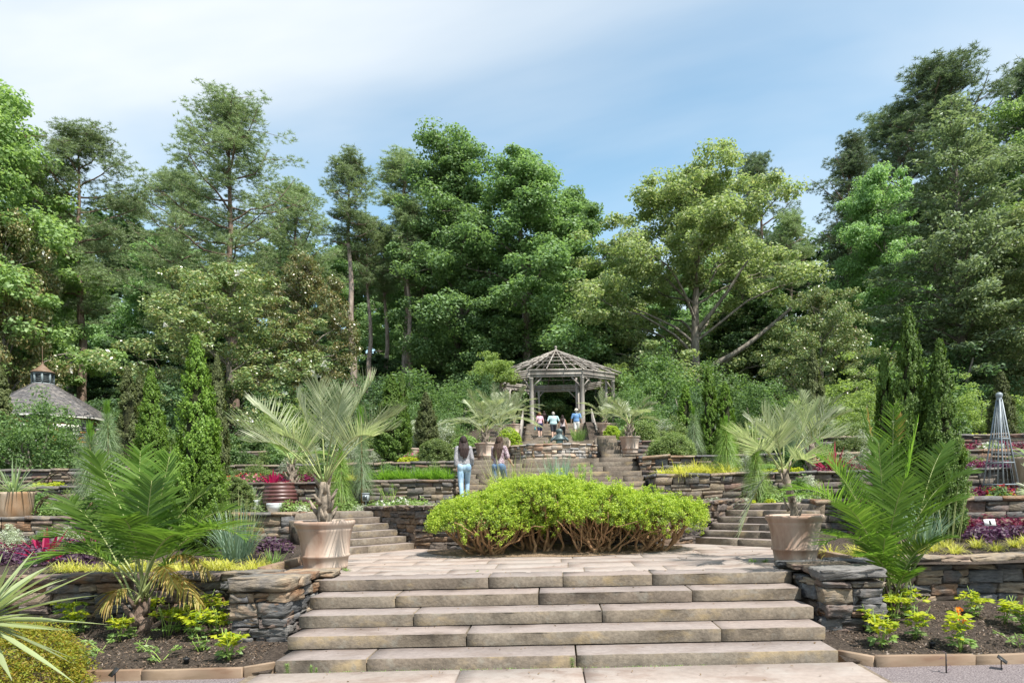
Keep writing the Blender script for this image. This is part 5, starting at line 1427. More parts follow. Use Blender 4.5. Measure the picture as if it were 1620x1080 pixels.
# separate tufts on the far side of the dappled palm
for i, (x, d) in enumerate(((1478, 10.6), (1510, 10.3), (1545, 10.9), (1575, 10.5), (1605, 10.9), (1640, 10.4), (1455, 10.3), (1495, 11.0), (1625, 11.2))):
    one('grass_tuft', 'small golden grass tuft in the mulch behind the slate wall', 'grass', mesh_once('tuft%d' % (i % 3), lambda: bld('lf_hakone', grass_geo(60 + i, 110, 0.34, 0.010, 1, rx=0.06))), gpos(x, d, 850), i * 1.1, 0.9 + 0.1 * (i % 3), 'golden grass tufts')

# pines with long hanging needles
def bottle(label, x, ybase, ytop, d, rw, mat, seed, z=None):
    rng = np.random.default_rng(seed)
    X = pxx(x, d, ybase); z = gz(X, d) if z is None else z
    H = px(x, ytop, d)[2] - z
    t = thing('weeping_pine', label, 'pine', (X, d, z))
    st = Acc(); st.add(*tube(np.array([(0, 0, -0.05), (0.01, 0, H * 0.5), (0, 0, H * 0.95)]), [0.03, 0.022, 0.008], 6))
    part('stem', st.build('stem', M['bark_warm']), t)
    n = 1500
    u = rng.uniform(0.12, 1, n); a = rng.uniform(0, 2 * PI, n)
    P = np.c_[0.01 * np.cos(a), 0.01 * np.sin(a), H * (0.15 + 0.72 * u)]
    D = azel(a, np.interp(u, [0, 0.7, 1], [0.3, 0.7, 1.2]) + rng.normal(0, 0.15, n))
    L = rw * np.interp(u, [0, 0.2, 0.75, 1], [1.25, 1.3, 1.0, 0.6]) * rng.uniform(0.8, 1.2, n)
    V, F = strips(P, D, L, 0.0075, np.interp(u, [0, 0.75, 1], [1.5, 1.0, 0.2]) * rng.uniform(0.7, 1.2, n), 4, ref=rdir(rng, n))
    part('needles', mesh('needles', V, F, M[mat]), t)
    k = 160; a = rng.uniform(0, 2 * PI, k)
    V, F = strips(np.c_[np.zeros((k, 2)), rng.uniform(0.80, 0.97, k) * H], azel(a, rng.uniform(1.2, 1.5, k)), H * 0.16, 0.012, 0.0, 2, ref=rdir(rng, k))
    part('candle', mesh('candle', V, F, M['lf_grass']), t)
bottle('blue-green weeping pine with hanging needles beside the iron hoops', 144, 790, 678, 14.9, 0.42, 'lf_longneedle', 1)
bottle('taller weeping pine in front of the pavilion', 172, 770, 645, 17.2, 0.44, 'lf_longneedle', 2)
bottle('grey weeping pine column next to the wide dark conifer', 573, 795, 655, 15.6, 0.30, 'lf_longneedle', 3)
bottle('light green weeping pine beside the potted silver palm', 540, 795, 708, 15.5, 0.34, 'lf_longneedle_g', 4)
bottle('green weeping pine at the end of the golden grass band', 1150, 760, 665, 16.6, 0.40, 'lf_longneedle_g', 5)
bottle('light green weeping pine behind the hanging silver frond', 1196, 790, 700, 15.4, 0.34, 'lf_longneedle_g', 6)
bottle('small weeping pine above the mounded pine', 1098, 705, 650, 20.6, 0.34, 'lf_longneedle', 7)
bottle('pale weeping pine between silver palm and conifer trio', 1262, 745, 640, 18.9, 0.38, 'lf_longneedle', 8)

# mounded clipped pines and bushes
def mound_bush(label, x, ybot, ytop, d, w, mat, seed, ls=0.05, name='mounded_pine', cat='shrub'):
    X = pxx(x, d, ybot); z = gz(X, d)
    z = min(z, px(x, ybot, d)[2] + 0.4) if False else z
    H = px(x, ytop, d)[2] - z
    r_ = w / 2 * d / FPX
    H = max(H, 0.25)
    geo = bush(seed, r_ * 0.92, r_ * 0.8, H * 0.86, nclump=300, nleaf=70, ls=ls * d / 20, cr=0.11 * r_ / 0.6, stems=6, up=0.8, shell=0.86, lumpy=0.06, elong=0.35, flat=0.8)
    t = tree_thing(name, label, cat, geo, 'bark_warm', mat, (X, d, z), crown='foliage', trunk='stems')
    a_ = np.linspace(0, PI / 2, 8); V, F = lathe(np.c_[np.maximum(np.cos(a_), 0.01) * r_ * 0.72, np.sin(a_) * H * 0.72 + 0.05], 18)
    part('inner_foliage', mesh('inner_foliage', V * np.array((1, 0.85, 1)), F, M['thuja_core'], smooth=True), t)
    return t
mound_bush('rounded olive pine mound beside the walking woman', 690, 733, 694, 18.7, 60, 'lf_mugo', 301)
mound_bush('rounded green pine mound above the golden grass band', 1062, 726, 686, 18.9, 80, 'lf_mugo', 302)
mound_bush('round olive bush behind the ornamental grass, next to the tallest column', 376, 800, 750, 14.4, 52, 'lf_mugo', 303)
mound_bush('green pine mound behind the potted palm on the landing', 1010, 690, 665, 23.2, 66, 'lf_mugo', 304)
mound_bush('bright yellow-green bush beside the gazebo stairs and pot', 970, 694, 672, 24.0, 34, 'lf_gold', 305, name='golden_bush')
mound_bush('bright golden bush behind the second walking woman', 805, 705, 678, 24.0, 44, 'lf_gold', 306, name='golden_bush')
mound_bush('small golden bush above the mounded pine', 1075, 690, 676, 25.0, 22, 'lf_gold', 307, name='golden_bush')
mound_bush('soft green perennial mound above the red low wall', 735, 725, 690, 24.0, 44, 'lf_fresh', 308, ls=0.08, name='perennial')
mound_bush('light green bushy perennial in front of the trellis wall', 1215, 760, 735, 17.0, 40, 'lf_fresh', 309, ls=0.08, name='perennial')
# orange heath in the corner of the forecourt
geo = bush(311, 0.62, 0.5, 0.62, nclump=260, nleaf=95, ls=0.032, cr=0.13, stems=8, up=0.9, shell=0.8, lumpy=0.08, elong=0.35)
tree_thing('heath_shrub', 'orange and yellow-green feathery heath shrub in the forecourt corner', 'shrub', geo, 'bark_warm', 'lf_heath', (pxx(28, 6.75), 6.75, 0.02), crown='foliage', trunk='stems')

# strap-leaved plants
def strap(label, name, loc, n, L, W, mat, seed, el=(0.5, 1.4), sag=(0.2, 0.8), asparts=False, S=5, rx=0.05, group=None, cat='plant'):
    rng = np.random.default_rng(seed)
    t = thing(name, label, cat, loc, 0, group)
    a = np.arange(n) * 2.4 + rng.normal(0, 0.2, n)
    P = np.c_[rx * np.cos(a), rx * np.sin(a), np.zeros(n)]
    D = azel(a, np.interp(np.arange(n), [0, n - 1], [el[0], el[1]]) + rng.normal(0, 0.12, n))
    Ls = L * rng.uniform(0.75, 1.15, n); sg = rng.uniform(sag[0], sag[1], n)
    pr = np.interp(np.linspace(0, 1, S + 1), [0, 0.3, 0.6, 1], [0.55, 1, 0.85, 0.04])
    for k in range(n):
        V, F = strips(P[k:k + 1], D[k:k + 1], Ls[k], W, sg[k], S, prof=pr)
        # a shallow keel along the blade
        V = V.reshape(-1, 2, 3); c = V.mean(1); up = np.array((0, 0, -1.0)) * (np.linalg.norm(V[:, 0] - V[:, 1], axis=1) * 0.22)[:, None]
        VV = np.stack([V[:, 0], c + up, V[:, 1]], 1).reshape(-1, 3)
        m = len(V); i = np.arange(m - 1)[:, None] * 3
        FF = np.concatenate([i + np.array([[0, 1, 4, 3]]), i + np.array([[1, 2, 5, 4]])])
        part('leaf', mesh('leaf', VV, FF, M[mat], smooth=True), t)
    return t
yu = strap('spiky striped yucca with long pale sword leaves at the forecourt edge', 'yucca', (pxx(-48, 5.2), 5.2, 0.0), 0, 0.8, 0.055, 'lf_agave', 1)
for lf_ in list(strap('x', 'tmp', (0, 0, 0), 60, 0.76, 0.075, 'lf_agave', 1, el=(-0.55, 1.35), sag=(0.0, 0.22), S=7, rx=0.05).children):
    old = lf_.parent; lf_.parent = yu; lf_.location = (0, 0, 0.98)
bpy.data.objects.remove(old)
part('trunk', Acc().add(*tube(np.array([(0, 0, -0.05), (0.02, 0, 0.5), (0, 0, 1.0)]), [0.09, 0.075, 0.06], 10)).build('trunk', M['palm_trunk']), yu)
strap('magenta sword-leaved cordyline beside the large green palm', 'cordyline', gpos(72, 11.5, 860), 22, 0.62, 0.085, 'lf_magenta', 2, el=(0.4, 1.5), sag=(0.0, 0.35))
strap('magenta cordyline growing out of the dark red barrel pot', 'cordyline', (pxx(432, 15.4, 770), 15.4, gz(-6, 15.4) + 0.58), 16, 0.42, 0.075, 'lf_magenta', 3, el=(0.5, 1.5), sag=(0.0, 0.3))
strap('magenta cordyline behind the dappled palm', 'cordyline', gpos(1318, 16.9, 760), 16, 0.85, 0.09, 'lf_magenta', 4, el=(0.6, 1.5), sag=(0.0, 0.3))
strap('white striped pandan bursting from the rust-stained pot', 'pandan', (pxx(22, 14.6, 780), 14.6, gz(-11, 14.6) + 0.53), 64, 0.95, 0.036, 'lf_varieg', 5, el=(0.3, 1.5), sag=(0.1, 0.7))
strap('white striped pandan in the small pale pot beside the olive bush', 'pandan', (pxx(398, 15.3, 780), 15.3, gz(-7, 15.3) + 0.22), 34, 0.62, 0.028, 'lf_varieg', 6, el=(0.4, 1.5), sag=(0.1, 0.6))
strap('silver strap-leaved plant above the ochre wall by the golden grass clump', 'perennial', gpos(655, 16.9, 740), 26, 0.5, 0.02, 'lf_varieg', 7, el=(0.5, 1.5), sag=(0.1, 0.5))
strap('dark spiky leaves in the upper pool', 'water_plant', (pxx(866, 21.4, 700), 21.4, Z3 + 0.36), 12, 0.55, 0.06, 'lf_shrub', 8, el=(0.2, 1.2), sag=(0.0, 0.3))
# ornamental grasses
def fine(label, name, loc, n, L, W, mat, seed, el=(0.9, 1.5), sag=(0.05, 0.5), rx=0.08, group=None):
    o = one(name, label, 'grass', bld(mat, grass_geo(seed, n, L, W, 1.0, el, sag, S=4, rx=rx)), loc, 0, 1.0, group)
    return o
fine('tall ornamental grass with green blades beside the large green palm', 'ornamental_grass', gpos(372, 11.0, 860), 190, 1.05, 0.016, 'lf_rush', 21, sag=(0.0, 0.45), rx=0.22)
fine('tawny seed heads of grass beside the round olive bush', 'ornamental_grass', gpos(385, 11.8, 860), 70, 1.15, 0.012, 'lf_straw', 22, el=(1.2, 1.5), sag=(0.0, 0.15), rx=0.2)
fine('yellow-green grass edging the kerb by the sunlit pot', 'ornamental_grass', gpos(432, 10.4, 880), 60, 0.36, 0.014, 'lf_fresh', 23, rx=0.1)
fine('tall green blades behind the dappled palm', 'ornamental_grass', gpos(1462, 11.3, 850), 170, 0.95, 0.018, 'lf_rush', 24, sag=(0.0, 0.6), rx=0.25)
fine('tawny upright seed stalks beside the broad dark conifer', 'ornamental_grass', gpos(1500, 11.2, 850), 11, 1.2, 0.014, 'lf_straw', 25, el=(1.3, 1.53), sag=(0.0, 0.08), rx=0.25)
fine('tall straw-coloured arching grass behind the golden shrubs', 'ornamental_grass', (pxx(806, 15.4, 740), 15.4, Z2), 380, 1.45, 0.017, 'lf_straw', 26, el=(0.95, 1.5), sag=(0.05, 0.6), rx=0.34)
fine('blue-green rush clump standing in the lily pond', 'pond_rush', (pxx(882, 14.9, 740), 14.9, 1.64), 240, 1.1, 0.017, 'lf_rush', 27, el=(1.15, 1.52), sag=(0.0, 0.1), rx=0.15)
fine('fresh green tuft beside the fountain figure', 'ornamental_grass', (pxx(915, 22.9, 690), 22.9, Z4 - 0.1), 150, 0.6, 0.016, 'lf_fresh', 28, el=(1.0, 1.5), sag=(0.0, 0.4), rx=0.2)
# papyrus
def papyrus(label, loc, n, seed, hh=0.85):
    rng = np.random.default_rng(seed); t = thing('papyrus', label, 'water plant', loc)
    st, hd = Acc(), Acc()
    for k in range(n):
        b = np.array((rng.normal(0, 0.13), rng.normal(0, 0.1), 0)); h = hh * rng.uniform(0.6, 1.1)
        e = b + np.array((rng.normal(0, 0.1), rng.normal(0, 0.1), h))
        st.add(*tube(np.array([b, (b + e) / 2 + rng.normal(0, 0.02, 3), e]), 0.006, 4))
        v, f = grass_geo(int(rng.integers(1e9)), 34, 0.16, 0.007, 1, el=(-0.1, 1.4), sag=(0.1, 0.5), S=2, rx=0.005)
        hd.add(v + e, f)
    part('stems', st.build('stems', M['stem']), t); part('heads', hd.build('heads', M['lf_fresh']), t)
papyrus('papyrus with mop heads standing in the lily pond', (pxx(925, 14.8, 760), 14.8, 1.64), 14, 1)
papyrus('dwarf papyrus beside the path lamp and ochre wall', gpos(612, 15.5, 780), 9, 2, 0.5)

# bedding seedlings of the front beds
def seedling(seed, ns=6, H=0.37, lsz=0.075, mat='lf_chartreuse', lowmat='lf_fresh', flower=None):
    rng = np.random.default_rng(seed)
    st, lf = Acc(), []
    fl = []
    for k in range(ns):
        b = np.array((rng.normal(0, 0.025), rng.normal(0, 0.025), -0.02))
        e = np.array((rng.normal(0, 0.10), rng.normal(0, 0.10), H * rng.uniform(0.6, 1.1)))
        P = wander(b, e, rng, 5, 0.06); st.add(*tube(P, np.linspace(0.0055, 0.003, 5), 4))
        for j in range(7):
            s = rng.uniform(0.25, 1.0) if j < 4 else rng.uniform(0.85, 1.0)
            c = P[int(s * 4)]
            a = rng.uniform(0, 2 * PI)
            q = c + np.array((math.cos(a), math.sin(a), 0.25)) * lsz * rng.uniform(0.5, 1.1)
            for m in range(4):        # lobed leaf: four leaflets
                aa = a + (m - 1.5) * 0.62
                lf.append((q + np.array((math.cos(aa), math.sin(aa), rng.normal(0, 0.2))) * lsz * 0.45, s, aa))
        if flower and rng.random() < 0.7: fl.append(e + np.array((0, 0, 0.01)))
    return st, lf, fl, rng, lsz
def seedling_meshes(seed, **kw):
    fm = kw.get('flower')
    st, lf, fl, rng, lsz = seedling(seed, **kw)
    C = np.array([l[0] for l in lf]); s = np.array([l[1] for l in lf]); aa = np.array([l[2] for l in lf])
    N = nrm(np.array((0, 0, 1.0)) + rng.normal(0, 0.35, C.shape)); T = np.c_[np.cos(aa), np.sin(aa), rng.normal(-0.2, 0.2, len(aa))]
    hi = s > 0.62
    out = [('stems', st.build('stems', M['stem']))]
    for nm, msk, mt in (('top_leaves', hi, kw.get('mat', 'lf_chartreuse')), ('lower_leaves', ~hi, kw.get('lowmat', 'lf_fresh'))):
        if msk.any():
            V, F = leaves(C[msk], N[msk], lsz * 1.15, lsz * 0.55, rng, T[msk]); out.append((nm, mesh(nm, V, F, M[mt])))
    if fl:
        P = np.repeat(np.array(fl), 9, 0) + rng.normal(0, 0.014, (len(fl) * 9, 3))
        V, F = leaves(P, nrm(rdir(rng, len(P)) + (0, 0, 0.5)), 0.03, 0.022, rng); out.append(('flower', mesh('flower', V, F, M[fm])))
    return out
SEED = [seedling_meshes(500 + i) for i in range(5)] + [seedling_meshes(520 + i, ns=3, H=0.17, lsz=0.045, mat='lf_fresh') for i in range(3)]
SEED_O = seedling_meshes(530, flower='fl_orange')
def plant_seedling(ms, label, x, ybase, grp, sc=1.0, rz=0.0, d=None):
    # the foot stands on the sloping soil: solve the distance from the picture row
    if d is None:
        d = 8.0
        for _ in range(12):
            z = gz(4.5, d); v = px(x, ybase, 1.0)[2] - HC
            d = min(max((z - HC) / v, 7.15), 9.15)
    t = thing('seedling', label, 'plant', (pxx(x, d, ybase), d, gz(4.5, d)), rz, grp, sc)
    for nm, me in ms:
        part(nm, me, t)
LB = 'young plant with yellow-green lobed leaves in the soil under the large green palm'
for i, (x, y, k, sc) in enumerate(((141, 1048, 5, 1.2), (187, 1012, 0, 1.0), (113, 1005, 1, 1.0), (210, 1008, 5, 0.9), (224, 1030, 6, 0.8), (257, 1046, 7, 1.2), (265, 1005, 2, 1.15), (305, 1010, 3, 1.1), (322, 1030, 5, 1.2), (347, 1005, 4, 1.05), (362, 1043, 0, 1.1), (240, 985, 1, 1.1), (105, 990, 2, 1.1), (330, 985, 3, 1.15), (128, 1000, 6, 1.2), (163, 1030, 7, 1.0), (280, 1000, 1, 1.0))):
    if k >= 5: lb, g = 'small fresh green seedling in the soil under the large green palm', 'green seedlings under the palm'
    else: lb, g = LB, 'yellow-green seedlings under the palm'
    plant_seedling(SEED[k], lb, x, y, g, sc, i * 1.3)
LB = 'young plant with yellow-green lobed leaves beside the orange-flowered seedling'
for i, (x, y, k, sc) in enumerate(((1393, 1023, 0, 1.15), (1446, 1010, 1, 1.0), (1413, 985, 2, 1.15), (1546, 975, 3, 1.0), (1616, 998, 4, 1.25), (1430, 975, 3, 1.1), (1385, 1000, 4, 0.9), (1650, 1000, 2, 1.1), (1590, 985, 1, 0.9))):
    plant_seedling(SEED[k], LB, x, y, 'yellow-green seedlings by the pier', sc, i * 1.7)
plant_seedling(SEED_O, 'seedling with small orange flowers in the soil before the slate wall', 1518, 1028, None, 1.15)
plant_seedling(SEED[6], 'tiny green seedling at the soil edge beyond the orange flowers', 1612, 1022, None, 1.0)

# bedding mounds of coloured foliage on the terraces
def bed_clump(seed, mat, n=240, r_=0.22, h=0.24, ls=0.06, flower=None, fn=10, fs=0.035):
    rng = np.random.default_rng(seed)
    D = rdir(rng, n); D[:, 2] = np.abs(D[:, 2])
    P = D * rng.uniform(0.5, 1, (n, 1)) * np.array((r_, r_, h)) + (0, 0, 0.02)
    L = ls * rng.uniform(0.7, 1.35, n)
    V, F = leaves(P, nrm(D * 0.5 + (0, 0, 0.6) + rng.normal(0, 0.4, P.shape)), L, L * 0.5, rng)
    out = [('foliage', mesh('foliage', V, F, M[mat]))]
    if flower:
        k = fn; D = rdir(rng, k); D[:, 2] = np.abs(D[:, 2]) * 0.8 + 0.3; D = nrm(D)
        P = np.repeat(D * np.array((r_, r_, h * 1.08)), 6, 0) + rng.normal(0, fs * 0.3, (k * 6, 3))
        V, F = leaves(P, nrm(rdir(rng, len(P)) + (0, -0.2, 0.5)), fs, fs * 0.7, rng); out.append(('flowers', mesh('flowers', V, F, M[flower])))
    return out
BC = {'burgundy': [bed_clump(601 + i, 'lf_burgundy') for i in range(2)], 'purple': [bed_clump(611 + i, 'lf_purple') for i in range(2)], 'magenta': [bed_clump(621 + i, 'lf_crimson', ls=0.075, n=150) for i in range(2)],
      'fresh': [bed_clump(631 + i, 'lf_fresh', n=220, ls=0.05) for i in range(2)], 'white': [bed_clump(641, 'lf_fresh', flower='fl_white', fn=12, fs=0.05)], 'silver': [bed_clump(651, 'lf_silver', n=260, r_=0.18, h=0.16, ls=0.04)],
      'red': [bed_clump(661, 'lf_shrub', flower='fl_red', fn=12, fs=0.04)], 'pink': [bed_clump(671, 'lf_fresh', flower='fl_pink', fn=12, fs=0.04)], 'chart': [bed_clump(681, 'lf_chartreuse', n=150, r_=0.16, h=0.12, ls=0.06)], 'orange': [bed_clump(691, 'lf_shrub2', flower='fl_orange', fn=14, fs=0.06)]}
NAMES = {'burgundy': 'burgundy-leaved', 'purple': 'dark purple-leaved', 'magenta': 'magenta-leaved', 'fresh': 'fresh green', 'white': 'white-flowered', 'silver': 'silver cushion', 'red': 'red-flowered', 'pink': 'pink-flowered', 'chart': 'yellow-green', 'orange': 'orange-flowered'}
def bedding(kind, where, spots, sc=1.0):
    for i, (x, d) in enumerate(spots):
        X, Y, Z = gpos(x, d)
        t = thing('bedding_plant', '%s bedding plant %s' % (NAMES[kind], where), 'plant', (X, Y, Z - 0.01), i * 2.1 + x, '%s plants %s' % (NAMES[kind], where), sc * (0.85 + 0.3 * ((i * 37) % 10) / 10))
        for nm, me in BC[kind][i % len(BC[kind])]:
            part(nm, me, t)
W_ = 'in the bed behind the large green palm'
bedding('purple', W_, [(20, 11.3), (55, 10.9), (95, 11.2), (130, 11.0), (160, 11.6), (-10, 11.0), (40, 12.0), (110, 12.2), (400, 12.2), (425, 12.4), (445, 12.0)], 1.25)
bedding('burgundy', W_, [(30, 12.4), (65, 12.6), (100, 12.8), (5, 12.7), (140, 12.6)], 1.25)
W_ = 'in the bed beside the broad dark conifer'
bedding('magenta', W_, [(1540, 12.6), (1560, 12.9), (1590, 12.7), (1620, 12.8), (1650, 12.6), (1530, 12.9), (1605, 13.0)], 1.5)
bedding('purple', W_, [(1535, 11.9), (1555, 12.1), (1575, 11.8), (1600, 12.0), (1625, 11.9), (1545, 11.6), (1590, 12.2)], 1.2)
W_ = 'at the foot of the wire trellis'
bedding('burgundy', W_, [(1545, 15.2), (1560, 15.5), (1590, 15.1), (1610, 15.5)], 1.3)
bedding('fresh', W_, [(1530, 15.0), (1572, 15.3), (1625, 15.2), (1645, 15.0), (1490, 15.3)], 1.3)
bedding('red', W_, [(1550, 15.6), (1582, 14.9), (1600, 15.6), (1635, 15.6)], 1.2)
bedding('chart', W_, [(1568, 14.85), (1595, 14.9), (1585, 15.0)], 1.0)
W_ = 'on the second terrace behind the wire trellis'
bedding('burgundy', W_, [(1530, 16.7), (1545, 17.0), (1560, 16.6), (1580, 16.9), (1600, 16.7), (1620, 17.0)], 1.2)
bedding('purple', W_, [(1535, 16.4), (1570, 16.4), (1590, 16.5), (1610, 16.4)], 1.1)
W_ = 'on the third terrace behind the wire trellis'
bedding('magenta', W_, [(1525, 18.9), (1548, 19.2), (1595, 19.0), (1615, 19.2), (1580, 19.3)], 1.4)
bedding('white', W_, [(1560, 18.8), (1572, 18.9)], 1.2)
bedding('chart', 'on the top terrace behind the wire trellis', [(1530, 23.0), (1545, 23.2), (1560, 23.0), (1590, 23.1)], 1.6)
W_ = 'beside the dark red barrel pot'
bedding('burgundy', W_, [(462, 15.5), (480, 15.7), (500, 15.6), (415, 15.7)], 1.1)
bedding('fresh', W_, [(470, 15.1), (485, 15.2), (455, 15.0), (515, 15.3), (525, 15.5)], 1.2)
bedding('silver', W_, [(430, 14.98), (478, 14.98)], 1.0)
bedding('pink', W_, [(530, 15.6), (510, 15.7)], 1.0)
W_ = 'on the terrace above the dark red barrel pot'
bedding('burgundy', W_, [(375, 16.6), (395, 16.9), (420, 16.6), (445, 16.8), (470, 17.2), (490, 16.6)], 1.2)
bedding('red', W_, [(360, 17.2), (385, 17.3), (408, 17.1), (432, 17.4), (455, 17.3)], 1.2)
bedding('pink', W_, [(370, 16.8), (400, 16.5), (350, 16.6)], 1.1)
bedding('fresh', W_, [(365, 16.4), (425, 16.9), (480, 17.0), (510, 16.7), (525, 16.5)], 1.2)
W_ = 'in front of the ochre wall topped with bright grass'
bedding('fresh', W_, [(597, 15.4), (620, 15.2), (650, 15.5), (590, 15.2)], 1.1)
bedding('white', W_, [(606, 15.1), (632, 15.2)], 1.1)
bedding('silver', W_, [(565, 15.1), (575, 15.2), (685, 15.4), (678, 15.3)], 1.0)
W_ = 'above the reddish low wall'
bedding('pink', W_, [(655, 18.7), (665, 18.9), (648, 19.2)], 1.2)
bedding('chart', W_, [(660, 18.5), (650, 18.6), (640, 18.6)], 1.3)
W_ = 'on the terrace behind the dappled pot'
bedding('fresh', W_, [(1215, 15.1), (1225, 15.4), (1255, 15.2), (1275, 15.4), (1240, 15.5), (1300, 15.3)], 1.2)
bedding('silver', W_, [(1118, 15.2), (1130, 15.1), (1262, 15.1), (1178, 15.1)], 1.0)
bedding('chart', W_, [(1190, 14.95), (1218, 14.95), (1282, 14.95)], 0.8)
bedding('magenta', W_, [(1300, 16.6), (1325, 16.8), (1350, 16.7), (1375, 16.8)], 1.2)
bedding('chart', 'above the dappled pot on the upper terrace', [(1225, 16.4), (1240, 16.5), (1260, 16.4), (1210, 16.5)], 1.5)
bedding('orange', 'behind the mounded pine above the golden grass', [(1052, 19.8), (1063, 20.0), (1075, 19.9), (1040, 20.1)], 0.8)
W_ = 'around the iron hoops by the rust-stained pot'
bedding('fresh', W_, [(50, 15.2), (70, 15.5), (95, 15.1), (110, 15.5), (60, 14.95), (85, 15.3)], 1.3)
bedding('burgundy', W_, [(120, 15.2), (135, 15.4), (55, 15.6), (128, 15.0)], 1.2)
bedding('white', W_, [(117, 15.1)], 1.0)
bedding('chart', W_, [(75, 16.6), (90, 16.6), (62, 16.5)], 1.4)
bedding('red', W_, [(118, 15.7), (48, 15.1)], 1.0)
# taller perennials in front of the upper walls
PER = {'leafy green perennial': bush(901, 0.30, 0.28, 0.55, nclump=60, nleaf=45, ls=0.06, cr=0.13, stems=5), 'feathery pale perennial': bush(902, 0.28, 0.26, 0.6, nclump=70, nleaf=45, ls=0.05, cr=0.12, stems=5, elong=0.25), 'olive low shrub': bush(903, 0.42, 0.36, 0.5, nclump=70, nleaf=50, ls=0.05, cr=0.14, stems=5, elong=0.35)}
PERM = {'leafy green perennial': 'lf_shrub', 'feathery pale perennial': 'lf_silver', 'olive low shrub': 'lf_mugo'}
PME = {k: (v[0].build('stems', M['stem']), mesh('foliage', v[1], v[2], M[PERM[k]])) for k, v in PER.items()}
def perennials(where, y, x0, x1, n, seed, sc=1.0, kinds=(0, 1, 2)):
    rng = np.random.default_rng(seed); names = list(PER)
    for k in range(n):
        x = x0 + (x1 - x0) * (k + rng.uniform(0.15, 0.85)) / n; yy = y + rng.uniform(-0.35, 0.1)
        nm = names[kinds[int(rng.integers(len(kinds)))]]
        t = thing('perennial', '%s %s' % (nm, where), 'plant', (x, yy, gz(x, yy) - 0.02), rng.uniform(0, 6.28), '%ss %s' % (nm, where), sc * rng.uniform(0.75, 1.2))
        part('stems', PME[nm][0], t); part('foliage', PME[nm][1], t)
perennials('before the reddish low wall and above the ochre wall', 17.9, -11.5, -5.2, 14, 1)
perennials('before the low grey wall and above the golden grass', 17.9, 5.0, 11.5, 13, 2)
perennials('on the path edge under the ochre wall and barrel pot', 15.75, -12.5, -6.2, 14, 9, 0.9)
perennials('on the path edge under the grey wall behind the dappled pot', 15.75, 4.6, 9.0, 11, 10, 0.9)
perennials('at the foot of the dark wall behind the large green palm', 13.05, -11.5, -6.8, 8, 11, 0.75, (0, 1))
perennials('beside the stairs above the ochre wall', 18.0, -5.2, -2.9, 4, 12, 0.8, (0, 2))
perennials('beside the stairs above the golden grass', 18.0, 2.9, 5.0, 3, 13, 0.7, (0, 2))
perennials('on the upper terrace beyond the clipped pine', 22.1, -13.5, -3.0, 20, 3, 1.15)
perennials('on the upper terrace beyond the mounded pine', 22.1, 3.6, 12.5, 18, 4, 1.15)
perennials('at the top edge of the garden under the shrubs by the pavilion', 24.5, -16, -3.2, 22, 5, 1.5)
perennials('at the top edge of the garden under the shrubs by the trellis', 24.5, 3.2, 15, 20, 6, 1.5)
perennials('on the lawn edge before the gazebo mound', 31.0, -9, -2.8, 9, 7, 2.0, (0, 2))
perennials('on the bank beside the gazebo stairs and golden bush', 31.0, 3.0, 10, 9, 8, 2.0, (0, 2))
bedding('red', 'along the path under the ochre wall', [(520, 15.8), (548, 15.7), (395, 15.8)], 1.0)
bedding('fresh', 'along the path under the ochre wall', [(535, 15.3), (553, 15.2), (560, 15.6), (415, 15.2), (640, 15.7), (665, 15.6)], 1.2)
# bark mulch and fallen leaves
rng = np.random.default_rng(17)
def litter(name, label, cat, pts, size, mat, flat=0.25):
    pts = np.array(pts); V, F = leaves(pts, nrm(np.array((0, 0, 1.0)) + rng.normal(0, flat, pts.shape)), size * rng.uniform(0.5, 1.6, len(pts)), size * 0.45 * rng.uniform(0.6, 1.4, len(pts)), rng)
    o = part(name, mesh(name, V, F, M[mat])); o['kind'] = 'stuff'; o['label'] = label; o['category'] = cat
M['chips'] = leafmat('bark_chip', [(0.03, 0.02, 0.014), (0.09, 0.06, 0.04), (0.17, 0.12, 0.085), (0.06, 0.045, 0.033)], trans=0)
M['deadleaf'] = leafmat('fallen_leaf', [(0.16, 0.10, 0.05), (0.25, 0.17, 0.09), (0.10, 0.07, 0.04)], trans=0.1)
P = []
for k in range(16000):
    sg = -1 if k % 2 else 1; x = sg * rng.uniform(3.3, 8.5); y = rng.uniform(7.05, 9.2); P.append((x, y, gz(x, y) + rng.uniform(0.004, 0.02)))
for k in range(8000):
    sg = -1 if k % 2 else 1; x = sg * rng.uniform(4.4, 11.5); y = rng.uniform(9.7, 13.3); P.append((x, y, gz(x, y) + rng.uniform(0.004, 0.025)))
litter('bark_mulch', 'loose dark bark mulch scattered over the planted beds', 'mulch', P, 0.032, 'chips', 0.45)
P = []
for k in range(150):
    q = int(rng.integers(0, 5)); P.append((rng.uniform(-2.9, 2.9), Y1 + TRD * q + rng.uniform(0.28, 0.42), RISE * (q + 1) + 0.008))
for k in range(90): P.append((rng.uniform(-4, 4), rng.uniform(9.3, 12.0), 0.786))
for k in range(50): P.append((rng.uniform(-3, 3), rng.uniform(6.3, 7.0), 0.085))
for k in range(120): P.append((rng.uniform(-2.6, 2.6), rng.uniform(11.3, 12.0), 0.80))
litter('fallen_leaves', 'scattered brown leaf litter on the steps and landing', 'leaf litter', P, 0.03, 'deadleaf', 0.3)
